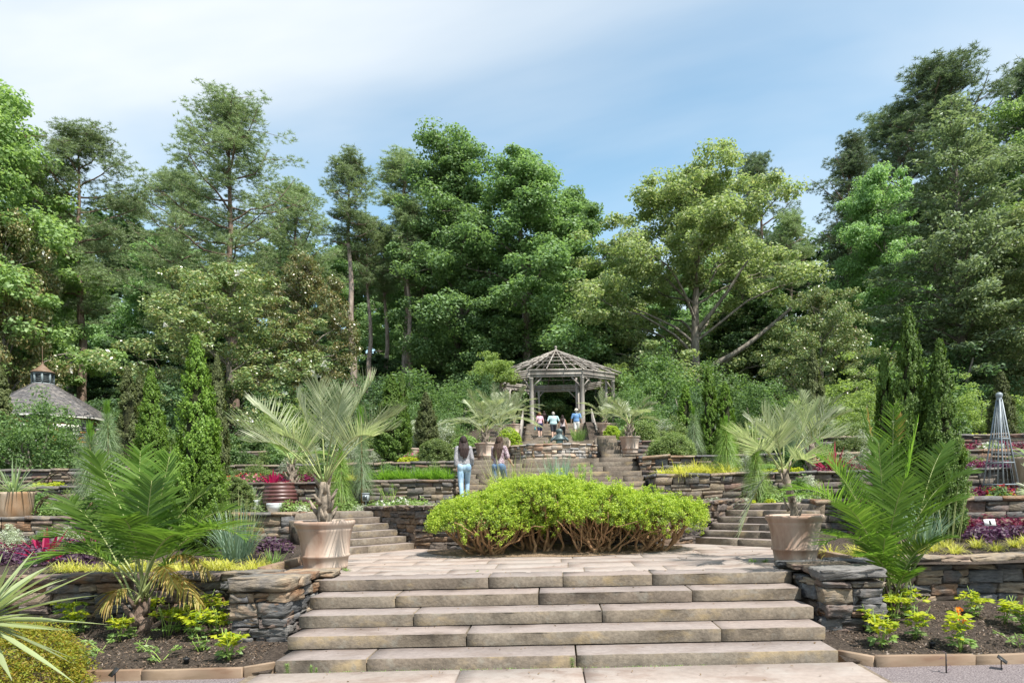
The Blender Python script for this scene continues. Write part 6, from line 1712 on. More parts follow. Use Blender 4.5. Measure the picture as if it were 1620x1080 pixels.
# weeds in the joints of the front steps
for i, (x, y, z) in enumerate(((454, 7.02, 0.0), (492, 7.03, 0.0), (500, 7.04, 0.0), (905, 7.03, 0.0))):
    one('step_weed', 'small green weed sprouting at the foot of the broad front steps', 'weed', mesh_once('weed', lambda: bld('lf_fresh', *[(lambda v, f: (v + np.array((0, 0, 0.02 * k)), f))(*grass_geo(700 + k, 26, 0.045, 0.006, 1, el=(0.0, 1.2), sag=(0, 0.4), S=2, rx=0.006)) for k in range(7)])), (pxx(x, y, 1050), y, z + 0.01), i, (1.0, 1.25, 0.6, 0.5)[i] if False else 1.0 - 0.2 * (i % 3), 'weeds at the steps')
rng = np.random.default_rng(5)
A = Acc()
for k in range(230):
    x = rng.uniform(-2.5, 1.6); v, f = grass_geo(int(rng.integers(1e9)), 9, 0.035, 0.007, 1, el=(0.1, 1.3), sag=(0, 0.5), S=2, rx=0.02)
    A.add(v + np.array((x, 7.05 + rng.normal(0, 0.018), 0.02)), f)
o = part('moss', A.build('moss', M['lf_fresh'])); o['kind'] = 'stuff'; o['label'] = 'mossy green growth along the foot of the lowest broad step'; o['category'] = 'moss'
for i, (x, d) in enumerate(((548, 10.0), (1192, 10.15), (1210, 10.1), (755, 9.6))):
    one('paving_weed', 'small tuft of weeds between the landing flagstones', 'weed', mesh_once('pw', lambda: bld('lf_fresh', grass_geo(720, 60, 0.10, 0.010, 1, el=(0.0, 1.2), sag=(0, 0.5), S=2, rx=0.05))), (pxx(x, d, 890), d, 0.775), i, (0.9, 1.0, 0.9, 0.4)[i], 'weeds in the landing')

# ------------------------------------------------------------------ pots and small furniture
M['rustpot'] = noisemat('rust_stained_pot', (0.27, 0.20, 0.14), (0.42, 0.36, 0.29), scale=3, rough=0.85, bump=0.15, stretch=(1, 1, 0.3), c3=(0.27, 0.17, 0.10), s3=2.2, space='Object', spec=0.1)
M['redglaze'] = noisemat('dark_red_glaze', (0.07, 0.024, 0.022), (0.125, 0.052, 0.046), scale=5, rough=0.42, bump=0.05, spec=0.6)
M['paleglaze'] = noisemat('pale_glaze', (0.48, 0.52, 0.55), (0.6, 0.63, 0.65), scale=6, rough=0.35, bump=0.03, spec=0.5)
M['iron'] = noisemat('dark_iron', (0.025, 0.018, 0.014), (0.07, 0.045, 0.03), scale=12, rough=0.6, bump=0.1)
M['black'] = noisemat('black_plastic', (0.012, 0.012, 0.013), (0.025, 0.025, 0.027), scale=9, rough=0.45, bump=0)
M['galv'] = noisemat('galvanised_steel', (0.17, 0.20, 0.225), (0.26, 0.295, 0.32), scale=6, rough=0.55, bump=0.02, metal=0.2)
M['lampgrey'] = noisemat('lamp_grey', (0.22, 0.25, 0.27), (0.32, 0.35, 0.37), scale=6, rough=0.5, bump=0.02)
M['white'] = noisemat('white_paint', (0.62, 0.6, 0.55), (0.78, 0.76, 0.7), scale=4, rough=0.7, bump=0.05)
M['bronze'] = noisemat('verdigris_bronze', (0.035, 0.045, 0.05), (0.10, 0.14, 0.14), scale=9, rough=0.5, bump=0.1, metal=0.3)
M['verdigris'] = noisemat('pale_verdigris', (0.12, 0.19, 0.19), (0.22, 0.31, 0.30), scale=9, rough=0.7, bump=0.1)
M['copper'] = noisemat('copper_cap', (0.13, 0.075, 0.045), (0.19, 0.14, 0.105), scale=3, rough=0.6, bump=0.03)
M['louver'] = noisemat('louver_paint', (0.15, 0.19, 0.20), (0.22, 0.26, 0.27), scale=5, rough=0.6, bump=0.02)
M['slate'] = noisemat('roof_slate', (0.055, 0.053, 0.058), (0.135, 0.13, 0.13), scale=7, rough=0.75, bump=0.3, stretch=(1, 1, 2.5), c3=(0.20, 0.18, 0.17), s3=3)
M['darkglass'] = noisemat('dark_glass', (0.02, 0.025, 0.028), (0.04, 0.05, 0.05), scale=1, rough=0.08, bump=0, spec=0.6)
M['door'] = noisemat('orange_wood_door', (0.40, 0.15, 0.04), (0.52, 0.22, 0.07), scale=5, rough=0.6, bump=0.1, stretch=(1, 1, 0.2))
M['signwhite'] = noisemat('sign_plate', (0.55, 0.55, 0.55), (0.66, 0.66, 0.66), scale=5, rough=0.4, bump=0)

r_, h_ = 0.47, 0.70
SQ = 0.80
pot('rust-stained cream pot with white striped pandan beside the iron hoops', (pxx(22, 14.6, 800), 14.6, gz(-11, 14.6) + 0.012), r_, h_, 'rustpot', [(r0 * SQ, z0_ * SQ) for r0, z0_ in [(0, 0), (0.36, 0), (0.40, 0.05), (0.44, 0.3), (0.46, 0.58), (0.475, 0.64), (0.47, 0.70), (0.43, 0.70), (0.42, 0.62)]], name='garden_pot')
prof = [(0, 0), (0.27, 0)]
for k in range(7):
    z = 0.03 + k * 0.082; w = 0.30 + 0.075 * math.sin(PI * (k + 0.5) / 7.4)
    prof += [(w - 0.012, z), (w + 0.010, z + 0.02), (w + 0.012, z + 0.045), (w - 0.010, z + 0.07)]
prof += [(0.31, 0.63), (0.33, 0.65), (0.32, 0.68), (0.28, 0.68), (0.27, 0.6)]
pot('dark red glazed barrel pot with raised ribs and magenta cordyline', (pxx(443, 15.4, 790), 15.4, gz(-6, 15.4)), 0.36, 0.68, 'redglaze', prof, name='barrel_pot')
pot('small pale grey glazed pot with two rings next to the barrel pot', (pxx(434, 14.95, 795), 14.95, gz(-6, 14.95)), 0.16, 0.2, 'paleglaze', [(0, 0), (0.13, 0), (0.15, 0.1), (0.165, 0.12), (0.16, 0.15), (0.17, 0.18), (0.17, 0.215), (0.15, 0.215), (0.14, 0.17)], name='glazed_pot')
pot('pale glazed pot holding the white striped pandan', (pxx(398, 15.3, 785), 15.3, gz(-7, 15.3)), 0.17, 0.28, 'paleglaze', [(0, 0), (0.12, 0), (0.16, 0.12), (0.17, 0.24), (0.18, 0.26), (0.18, 0.29), (0.15, 0.29), (0.14, 0.24)], name='glazed_pot')
pot('small red-brown planter box pot beyond the wide dark conifer', (pxx(651, 21.2, 700), 21.2, gz(-4, 21.2)), 0.25, 0.5, 'terracotta', None, name='terracotta_pot', n=20)
pot('pale clay pot at the end of the terrace beside the trellis', (pxx(1632, 15.6, 760), 15.6, gz(10, 15.6)), 0.42, 0.95, 'rustpot', [(0, 0), (0.26, 0), (0.34, 0.4), (0.40, 0.8), (0.44, 0.88), (0.44, 0.95), (0.39, 0.95), (0.38, 0.86)], name='garden_pot')
strap('green arching leaves in the pale clay pot by the trellis', 'agave', (pxx(1632, 15.6, 760), 15.6, gz(10, 15.6) + 0.9), 18, 0.7, 0.05, 'lf_fresh', 41, el=(0.1, 1.3), sag=(0.1, 0.6))

# iron hoops in the bed
def hoop(label, x, d, w, h, rz):
    t = thing('iron_hoop', label, 'garden hoop', (pxx(x, d), d, gz(-11, d)), rz)
    a = np.linspace(0, PI, 15)
    for k, s in enumerate((0, 0.10)):
        P = np.c_[w / 2 * np.cos(a), np.full(15, s), h * np.sin(a)]
        part('bar', (lambda A: A.build('bar', M['iron'], smooth=True))(Acc().add(*tube(P, 0.016, 6))), t)
    ties = Acc()
    for q in (3, 7, 11):
        p = np.array((w / 2 * math.cos(a[q]), 0, h * math.sin(a[q]))); ties.add(*tube(np.array([p, p + (0, 0.10, 0)]), 0.010, 5))
    part('tie', ties.build('tie', M['iron']), t)
hoop('dark iron hoop beside the rust-stained pot', 85, 14.75, 0.78, 0.50, 0.15)
hoop('second dark iron hoop further up the bed', 92, 16.6, 0.95, 0.42, -0.2)

# path lamp beside the ochre wall
t = thing('path_lamp', 'grey box-shaped path lamp on a short stake before the ochre wall', 'lamp', gpos(579, 15.2))
part('stake', Acc().add(*tube(np.array([(0, 0, -0.05), (0, 0, 0.22)]), 0.014, 8)).build('stake', M['lampgrey']), t)
hd = Acc(); V, F = box((0, 0, 0.30), (0.13, 0.12, 0.17)); hd.add(V, F); hd.add(*box((0, 0, 0.395), (0.15, 0.14, 0.02)))
part('head', hd.build('head', M['lampgrey']), t)
part('lens', Acc().add(*box((0, -0.062, 0.29), (0.09, 0.006, 0.10))).build('lens', M['darkglass']), t)

# plant labels and sprinklers
def plant_label(label, x, ytop, d, tilt, rz, plate=(0.09, 0.012, 0.13), mat='black', z0=0.0, tall=0.3):
    p = px(x, ytop, d)
    t = thing('plant_label', label, 'plant label', (p[0], d, z0), rz)
    hgt = max(p[2] - z0, 0.12)
    part('stake', Acc().add(*tube(np.array([(0, 0, -0.05), (0, 0, hgt)]), 0.006, 6)).build('stake', M['black']), t)
    part('plate', Acc().add(*box((0, 0, 0), plate)).build('plate', M[mat]), t, (0, -0.01, hgt), (tilt, 0, 0))
plant_label('small black plant label turned on its edge in the gravel by the tan edging', 1584, 1052, 6.75, -0.9, 0.9, plate=(0.11, 0.01, 0.10))
plant_label('small black plant label among dark leaves by the orange shrub', 182, 1062, 6.7, -0.8, -0.7, plate=(0.10, 0.01, 0.10))
plant_label('pale sign plate with dark mark in the pink bed', 1565, 826, 11.7, -0.35, 0.1, plate=(0.21, 0.012, 0.12), mat='signwhite', z0=gz(7, 11.7))
pl = [o for o in bpy.data.objects if o.get('label') == 'pale sign plate with dark mark in the pink bed'][0]
pt = [c for c in pl.children if c.name.startswith('plate')][0]
part('mark', Acc().add(*tube(np.array([(0.0, -0.008, -0.04), (0.0, -0.008, 0.035)]), 0.016, 8)).build('mark', M['black']), pt)
for (x, y, d, lb) in ((295, 1048, 7.35, 'black sprinkler head in the soil near the tan edging, under the palm'), (1475, 1033, 7.4, 'black sprinkler head in the soil before the orange-flowered seedling')):
    t = thing('sprinkler', lb, 'sprinkler', (pxx(x, d, y), d, gz(4, d) - 0.01))
    V, F = lathe([(0.026, -0.02), (0.026, 0.045), (0.034, 0.05), (0.034, 0.07), (0.02, 0.075), (0.0, 0.075)], 14)
    part('body', mesh('body', V, F, M['black']), t)
    V, F = lathe([(0.012, 0.074), (0.012, 0.088), (0.0, 0.088)], 10); part('nozzle', mesh('nozzle', V, F, M['black']), t)
# dark-leaved stalks at the gravel edge
def darkstalk(label, x, d, H, seed):
    rng = np.random.default_rng(seed)
    t = thing('dark_seedling', label, 'plant', (pxx(x, d, 1060), d, 0.0))
    part('stem', Acc().add(*tube(np.array([(0, 0, -0.03), (0, 0, H)]), [0.009, 0.006], 6)).build('stem', M['black']), t)
    n = 7; a = np.arange(n) * 2.4
    V, F = strips(np.c_[np.zeros((n, 2)), np.linspace(0.2, 1, n) * H], azel(a, np.full(n, 0.6)), 0.10, 0.014, 0.6, 3)
    part('leaf', mesh('leaf', V, F, M['lf_purple']), t)
darkstalk('dark-stemmed seedling standing in the gravel by the tan edging', 1497, 6.65, 0.22, 1)
darkstalk('purple-black spidery seedling in the gravel next to the orange shrub', 128, 6.6, 0.10, 2)

# wire obelisk trellis
dT = 15.3
X = pxx(1582, dT, 700); zb = gz(X, dT)
t = thing('obelisk_trellis', 'tall galvanised steel obelisk trellis with round finial on the planted terrace', 'trellis', (X, dT, zb), 0.35)
Ht = px(1576, 632, dT)[2] - zb
hb = 0.28
for sx in (-1, 1):
    for sy in (-1, 1):
        part('leg', Acc().add(*bar((sx * hb, sy * hb, -0.05), (sx * 0.035, sy * 0.035, Ht), 0.028, 0.028)).build('leg', M['galv']), t)
for ax in range(4):
    for q in (-0.4, 0.4):
        a = ax * PI / 2; p = np.array((q * hb, -hb)); c, s = math.cos(a), math.sin(a); p2 = (p[0] * c - p[1] * s, p[0] * s + p[1] * c)
        part('rod', Acc().add(*tube(np.array([(p2[0], p2[1], 0), (p2[0] * 0.1, p2[1] * 0.1, Ht)]), 0.007, 6)).build('rod', M['galv']), t)
for u in (0.14, 0.36, 0.60):
    w = hb + (0.035 - hb) * u; z = Ht * u
    for a, b in (((-w, -w), (w, -w)), ((w, -w), (w, w)), ((w, w), (-w, w)), ((-w, w), (-w, -w))):
        part('crossbar', Acc().add(*bar((*a, z), (*b, z), 0.022, 0.03)).build('crossbar', M['galv']), t)
V, F = lathe([(0.0, -0.02), (0.055, -0.02), (0.06, 0.02), (0.05, 0.03), (0.065, 0.06), (0.075, 0.10), (0.065, 0.14), (0.03, 0.165), (0.0, 0.17)], 18)
part('finial', mesh('finial', V, F, M['galv'], smooth=True), t, (0, 0, Ht))

# fountain figure in the upper pool
dF = 21.7
X = pxx(885, dF, 690)
t = thing('fountain_figure', 'dark bronze fountain figure with broad shawl on a pale column in the upper pool', 'fountain', (X, dF, Z3 + 0.2))
zt = px(885, 701, dF)[2] - Z3 - 0.2
V, F = lathe([(0.0, 0), (0.14, 0), (0.13, zt * 0.5), (0.115, zt + 0.10), (0.13, zt + 0.14), (0, zt + 0.14)], 18); part('column', mesh('column', V, F, M['verdigris'], smooth=True), t)
V, F = lathe([(0.0, 0.10), (0.17, 0.10), (0.21, 0.115), (0.19, 0.15), (0.13, 0.20), (0.11, 0.26), (0.07, 0.30), (0.085, 0.34), (0.10, 0.39), (0.085, 0.45), (0.04, 0.48), (0, 0.485)], 20)
part('figure', mesh('figure', V * np.array((1.15, 0.8, 1)), F, M['bronze'], smooth=True), t, (0, 0, zt))
ar = Acc()
for sg in (-1, 1):
    ar.add(*tube(np.array([(sg * 0.12, -0.02, 0.22), (sg * 0.24, -0.04, 0.13), (sg * 0.28, -0.10, 0.06)]), [0.05, 0.045, 0.03], 8))
part('arms', ar.build('arms', M['bronze'], smooth=True), t, (0, 0, zt))

# ------------------------------------------------------------------ gazebo
DG = 47.0
gxc = pxx(881, DG, 620)
gc = np.array((gxc, DG + 3.45, ZG))
g = thing('gazebo', 'weathered grey wooden gazebo with open conical slat roof at the head of the stairs', 'gazebo', tuple(gc))
oct_ = [(-1.80, -3.45), (1.80, -3.45), (4.15, -1.5), (4.15, 1.5), (1.80, 3.45), (-1.80, 3.45), (-4.15, 1.5), (-4.15, -1.5)]
zbm = px(881, 597, DG)[2] - ZG; ztp = px(881, 584, DG)[2] - ZG; zap = px(881, 555, DG + 3.4)[2] - ZG
V = np.array([(x * 1.12, y * 1.12, -0.02) for x, y in oct_]); V = np.concatenate([V, V - (0, 0, 0.4)])
part('floor', mesh('floor', V, [np.arange(8)[None, :], np.array([(i, i + 8, (i + 1) % 8 + 8, (i + 1) % 8) for i in range(8)])], M['path']), g)
for i, (x, y) in enumerate(oct_):
    V, F = lathe([(0.17, 0), (0.19, 0.02), (0.165, 0.1), (0.15, zbm * 0.5), (0.14, zbm - 0.1), (0.17, zbm - 0.06), (0.17, zbm)], 12, cap_top=True)
    po = part('post', mesh('post', V, F, M['wood']), g, (x, y, 0))
    nb = math.hypot(x, y)
    inn = Acc().add(*bar((-x / nb * 0.45 + y / nb * 0.2, -y / nb * 0.45 - x / nb * 0.2, 0), (-x / nb * 0.45 + y / nb * 0.2, -y / nb * 0.45 - x / nb * 0.2, zbm), 0.16, 0.16, up=(1, 0, 0)))
    part('inner_post', inn.build('inner_post', M['wood']), po)
for i in range(8):
    a, b = np.array(oct_[i]), np.array(oct_[(i + 1) % 8])
    m = (a + b) / 2; nn = m / np.linalg.norm(m)
    for k in range(4):          # the eave beam is a stack of boards
        z = zbm + 0.06 + (ztp - zbm) * (k + 0.2) / 4.0
        aa, bb = a * 1.02 + nn * 0.04 * (k % 2), b * 1.02 + nn * 0.04 * (k % 2)
        part('beam_board', Acc().add(*bar((*aa, z), (*bb, z), 0.09, (ztp - zbm) / 4.0 - 0.025)).build('beam_board', M['wood']), g)
    for s, o_ in ((a, b), (b, a)):
        d = (o_ - s) / np.linalg.norm(o_ - s)
        part('brace', Acc().add(*bar((*(s + d * 0.1), zbm - 0.65), (*(s + d * 0.75), zbm + 0.02), 0.08, 0.08)).build('brace', M['wood']), g)
apex = np.array((0, 0, zap))
for i in range(8):
    a, b = np.array(oct_[i]), np.array(oct_[(i + 1) % 8])
    for f in (0.0, 1 / 3, 2 / 3):
        e = (a + (b - a) * f) * 1.16
        zt_ = ztp + 0.10
        p = np.array((*e, zt_ - 0.16)); q = apex * np.array((1, 1, 1)) + np.array((e[0], e[1], 0)) * 0.03
        part('rafter', Acc().add(*bar(p, q, 0.055, 0.11)).build('rafter', M['wood']), g)
    for u in (0.16, 0.36, 0.56, 0.74, 0.88):
        A_, B_ = a * 1.16 * (1 - u), b * 1.16 * (1 - u); z = ztp - 0.06 + (zap - ztp + 0.06) * u + 0.10
        part('purlin', Acc().add(*bar((*A_, z), (*B_, z), 0.045, 0.045)).build('purlin', M['wood']), g)
    A_, B_ = a * 1.05, b * 1.05
    for u in np.linspace(0.1, 0.9, 6):
        pass
V, F = lathe([(0, -0.15), (0.16, -0.15), (0.18, 0.05), (0.08, 0.12), (0.06, 0.2), (0.11, 0.28), (0.09, 0.36), (0, 0.42)], 12)
part('finial', mesh('finial', V, F, M['wood']), g, (0, 0, zap))
# wisteria over the gazebo sides
def vine(label, cx, cy, cz, rx, ry, rz, seed, n=95):
    geo = bush(seed, rx, ry, rz, nclump=n, nleaf=80, ls=0.15, cr=0.4, stems=0, shell=0.3, flat=0.5, elong=0.4)
    wd, V, F = geo
    wd = Acc()
    rng = np.random.default_rng(seed)
    base = np.array((cx, cy, cz)); foot = np.array((0, 0, ZG - cz + (0.0)))
    for k in range(3):
        wd.add(*tube(wander((rng.normal(0, 0.15), 0, foot[2] + 0.02), (rng.normal(0, 0.6), 0, 0.25), rng, 8, 0.10), np.linspace(0.07, 0.03, 8), 5))
    tree_thing('wisteria', label, 'climber', (wd, V, F), 'bark_grey', 'lf_shrub2', tuple(base), crown='foliage', trunk='stems')
vine('light green wisteria climbing over the gazebo beam nearest the silver palms', gxc - 4.4, DG + 1.0, ZG + zbm - 0.2, 1.9, 2.0, 1.9, 801, 150)
vine('light green wisteria spilling off the gazebo roof on its oak side', gxc + 4.7, DG + 4.6, ZG + zbm - 0.1, 1.7, 2.2, 1.7, 802, 110)

# pale railings of the upper stairs
for sg, lb in ((-1, 'pale weathered baluster railing half hidden by silver palms at the gazebo stairs'), (1, 'pale weathered baluster railing beside the pot and golden bush at the gazebo stairs')):
    xr = sg * 2.35 + 0.35
    t = thing('railing', lb, 'railing', (xr, 40.6, Z4 + 0.9))
    y0, y1 = 0.0, 5.0; sl = 0.147 / 0.4
    for k in range(15):
        y = y0 + (y1 - y0) * k / 14
        part('baluster', Acc().add(*bar((0, y, sl * y - 0.2), (0, y, sl * y + 1.0), 0.05, 0.05, up=(1, 0, 0))).build('baluster', M['wood']), t)
    part('handrail', Acc().add(*bar((0, y0 - 0.1, 1.02 + sl * (y0 - 0.1)), (0, y1 + 0.1, 1.02 + sl * (y1 + 0.1)), 0.09, 0.06)).build('handrail', M['wood']), t)

# ------------------------------------------------------------------ pavilion
dP = 46.0
Xp = pxx(69, dP, 660); z0 = px(69, 742, dP)[2]
pv = thing('pavilion', 'small octagonal stone pavilion with slate roof and copper-capped louvred cupola', 'building', (Xp, dP, z0), 0.20)
ev = px(69, 664, dP)[2] - z0; cb = px(69, 607, dP)[2] - z0; ct = px(69, 590, dP)[2] - z0; cp = px(69, 577, dP)[2] - z0; cf = px(69, 560, dP)[2] - z0
Rw = 3.75
def ngon(n, r, z, off=PI / 8):
    a = off + np.arange(n) * 2 * PI / n
    return np.c_[r * np.cos(a), r * np.sin(a), np.full(n, z)]
core = Acc(); a = ngon(8, Rw - 0.06, -1.0); b = ngon(8, Rw - 0.06, ev)
core.add(np.concatenate([a, b]), [np.array([(i, (i + 1) % 8, (i + 1) % 8 + 8, i + 8) for i in range(8)])])
wall = part('wall', core.build('wall', M['core']), pv)
rng = np.random.default_rng(91)
sto = {'wall_near': Acc(), 'orange': Acc()}
M['bldorange'] = noisemat('orange_building_stone', (0.30, 0.15, 0.05), (0.46, 0.25, 0.10), scale=3, rough=0.85, bump=0.3)
M['bldgrey'] = noisemat('slate_building_stone', (0.10, 0.10, 0.105), (0.25, 0.24, 0.24), scale=3, rough=0.85, bump=0.3, stretch=(0.6, 0.6, 1))
cn = ngon(8, Rw, 0)
for i in range(8):
    a, b = cn[i], cn[(i + 1) % 8]
    m = (a + b) / 2
    if m[1] > 1.5: continue
    L = np.linalg.norm(b - a); d = (b - a) / L; n_ = np.array((d[1], -d[0], 0.0)); yaw = math.atan2(d[1], d[0])
    z = -0.6
    while z < ev - 0.05:
        h = rng.uniform(0.10, 0.2); s = 0.0
        while s < L - 0.05:
            l = rng.uniform(0.3, 0.8)
            if L - s - l < 0.2: l = L - s
            mid = s + l / 2
            inwin = abs(mid - L / 2) < 0.62 and 0.55 < z < 2.6
            if not inwin:
                V, F = box((0, 0, 0), (l - 0.03, 0.16, h - 0.02))
                c, s2 = math.cos(yaw), math.sin(yaw)
                V = np.c_[V[:, 0] * c - V[:, 1] * s2, V[:, 0] * s2 + V[:, 1] * c, V[:, 2]]
                q = a + d * mid + n_ * (-0.02 + rng.uniform(-0.015, 0.02))
                sto['orange' if rng.random() < 0.30 else 'wall_near'].add(V + q + (0, 0, z + h / 2), F)
            s += l
        z += h
    # window or door with white dressed surround
    isdoor = False
    wq = a + d * (L / 2) + n_ * 0.02
    wnd = part('window', Acc().add(*box((0, 0, 1.55), (0.8, 0.06, 1.9))).build('window', M['darkglass']), pv, tuple(wq), (0, 0, yaw))
    fr = Acc()
    for q in range(7):
        zz = 0.55 + q * 0.30; ww = 0.36 if q % 2 else 0.22
        for sg in (-1, 1):
            fr.add(*box((sg * (0.40 + ww / 2), -0.03, zz + 0.15), (ww, 0.14, 0.29)))
    fr.add(*box((0, -0.04, 2.72), (1.5, 0.16, 0.26))); fr.add(*box((0, -0.06, 0.5), (1.3, 0.22, 0.1)))
    part('surround', fr.build('surround', M['white']), wnd)
    mu = Acc(); mu.add(*box((0, -0.04, 1.55), (0.05, 0.04, 1.9))); mu.add(*box((0, -0.042, 1.6), (0.8, 0.04, 0.05)))
    part('mullion', mu.build('mullion', M['white']), wnd)
for k, mt in (('wall_near', 'bldgrey'), ('orange', 'bldorange')):
    o = part('stonework', sto[k].build('stonework', M[mt]), wall); o['kind'] = 'stuff'
part('shutter', Acc().add(*box((0, 0, 1.5), (0.42, 0.08, 2.0))).build('shutter', M['door']), pv, tuple(np.array((math.cos(-PI * 0.30) * Rw * 0.98, math.sin(-PI * 0.30) * Rw * 0.98, 0))), (0, 0, 0.6))
# roof: courses of slates, each a ring of small overlapping pieces
rf = Acc(); nco = 26; Rr = 4.15
hr = lambda u: Rr * (1 - u) ** 1.0 * (1 + 0.05 * math.sin(PI * u)) + 0.62 * u
prev = None
for k in range(nco):
    u0, u1 = k / nco, (k + 1.12) / nco
    r0, r1 = hr(u0), hr(min(u1, 1.0)); zz0, zz1 = ev + (cb - ev) * u0 + 0.035, ev + (cb - ev) * min(u1, 1.0)
    n8 = 8
    for i in range(8):
        c0a, c0b = ngon(8, r0, zz0)[i], ngon(8, r0, zz0)[(i + 1) % 8]
        c1a, c1b = ngon(8, r1, zz1)[i], ngon(8, r1, zz1)[(i + 1) % 8]
        if (c0a[1] + c0b[1]) > 4: continue
        ns = max(2, int(np.linalg.norm(c0b - c0a) / 0.26))
        for j in range(ns):
            f0, f1 = (j + 0.02 + (0.5 if k % 2 else 0) * 0) / ns, (j + 0.97) / ns
            P = [c0a + (c0b - c0a) * f0, c0a + (c0b - c0a) * f1, c1a + (c1b - c1a) * f1, c1a + (c1b - c1a) * f0]
            P = np.array(P); P[:2, 2] += rng.uniform(-0.012, 0.012)
            V = np.concatenate([P, P - (0, 0, 0.03)])
            rf.add(V, np.array([[0, 1, 2, 3], [4, 5, 1, 0]]))
under = np.concatenate([ngon(8, Rr - 0.02, ev - 0.03), ngon(8, 0.62, cb - 0.06)])
rf.add(under, np.array([(i, (i + 1) % 8, (i + 1) % 8 + 8, i + 8) for i in range(8)]))
rf.add(ngon(8, Rr - 0.02, ev - 0.035), np.arange(8)[None, ::-1])
roof = part('roof', rf.build('roof', M['slate']), pv)
V = np.concatenate([ngon(8, Rr + 0.02, ev - 0.09), ngon(8, Rr + 0.02, ev + 0.0)]); part('eaves', mesh('eaves', V, np.array([(i, (i + 1) % 8, (i + 1) % 8 + 8, i + 8) for i in range(8)]), M['white']), pv)
cu = thing
rc = 0.60
V = np.concatenate([ngon(8, rc * 0.82, cb - 0.1), ngon(8, rc * 0.82, ct)]); cup = part('cupola', mesh('cupola', V, np.array([(i, (i + 1) % 8, (i + 1) % 8 + 8, i + 8) for i in range(8)]), M['black']), pv)
cn = ngon(8, rc, 0)
fr = Acc()
for i in range(8):
    fr.add(*bar((cn[i][0], cn[i][1], cb - 0.1), (cn[i][0], cn[i][1], ct), 0.11, 0.11, up=(1, 0, 0)))
for z in (cb - 0.03, ct - 0.04):
    for i in range(8):
        fr.add(*bar((*cn[i][:2], z), (*cn[(i + 1) % 8][:2], z), 0.12, 0.1))
part('frame', fr.build('frame', M['louver']), cup)
for i in range(8):
    for k in range(4):
        z = cb + 0.10 + (ct - cb - 0.2) * (k + 0.5) / 4
        part('louver', Acc().add(*bar((*(cn[i][:2] * 0.96), z), (*(cn[(i + 1) % 8][:2] * 0.96), z), 0.10, 0.03)).build('louver', M['louver']), cup)
V, F = lathe([(0, ct), (rc + 0.14, ct), (rc + 0.12, ct + 0.05), (0.36, ct + 0.26 * (cp - ct) / 0.5), (0.10, cp), (0.05, cp + 0.1), (0.07, cp + 0.16), (0.015, cp + 0.24), (0.012, cf + 0.6), (0, cf + 0.62)], 16)
part('copper_cap', mesh('copper_cap', V, F, M['copper']), cup)

# ------------------------------------------------------------------ people
def capsule(p0, p1, r0, r1, fx=1.0, fy=1.0, n=12):
    """tapered limb with round ends"""
    p0, p1 = np.asarray(p0, float), np.asarray(p1, float)
    d = p1 - p0; L = max(np.linalg.norm(d), 1e-6); d = d / L
    pts, rad = [], []
    for a in np.linspace(-PI / 2, 0, 4)[1:]:
        pts.append(p0 + d * r0 * math.sin(a)); rad.append(max(r0 * math.cos(a), 1e-4))
    for s in (0.33, 0.66):
        pts.append(p0 + d * L * s); rad.append(r0 + (r1 - r0) * s)
    for a in np.linspace(0, PI / 2, 4)[:-1]:
        pts.append(p1 + d * r1 * math.sin(a)); rad.append(max(r1 * math.cos(a), 1e-4))
    V, F = tube(np.array(pts), rad, n)
    if fx != 1 or fy != 1:
        c = (p0 + p1) / 2; V = (V - c) * np.array((fx, fy, 1)) + c
    return V, F

def solid(name, caps, mat, parent, vox, smooth=2):
    A = Acc()
    for c in caps:
        A.add(*c)
    me = A.build(name, mat)
    o = part(name, me, parent)
    md = o.modifiers.new('join', 'REMESH'); md.mode = 'VOXEL'; md.voxel_size = vox; md.use_smooth_shade = True
    sm = o.modifiers.new('smooth', 'SMOOTH'); sm.factor = 0.5; sm.iterations = smooth
    return o

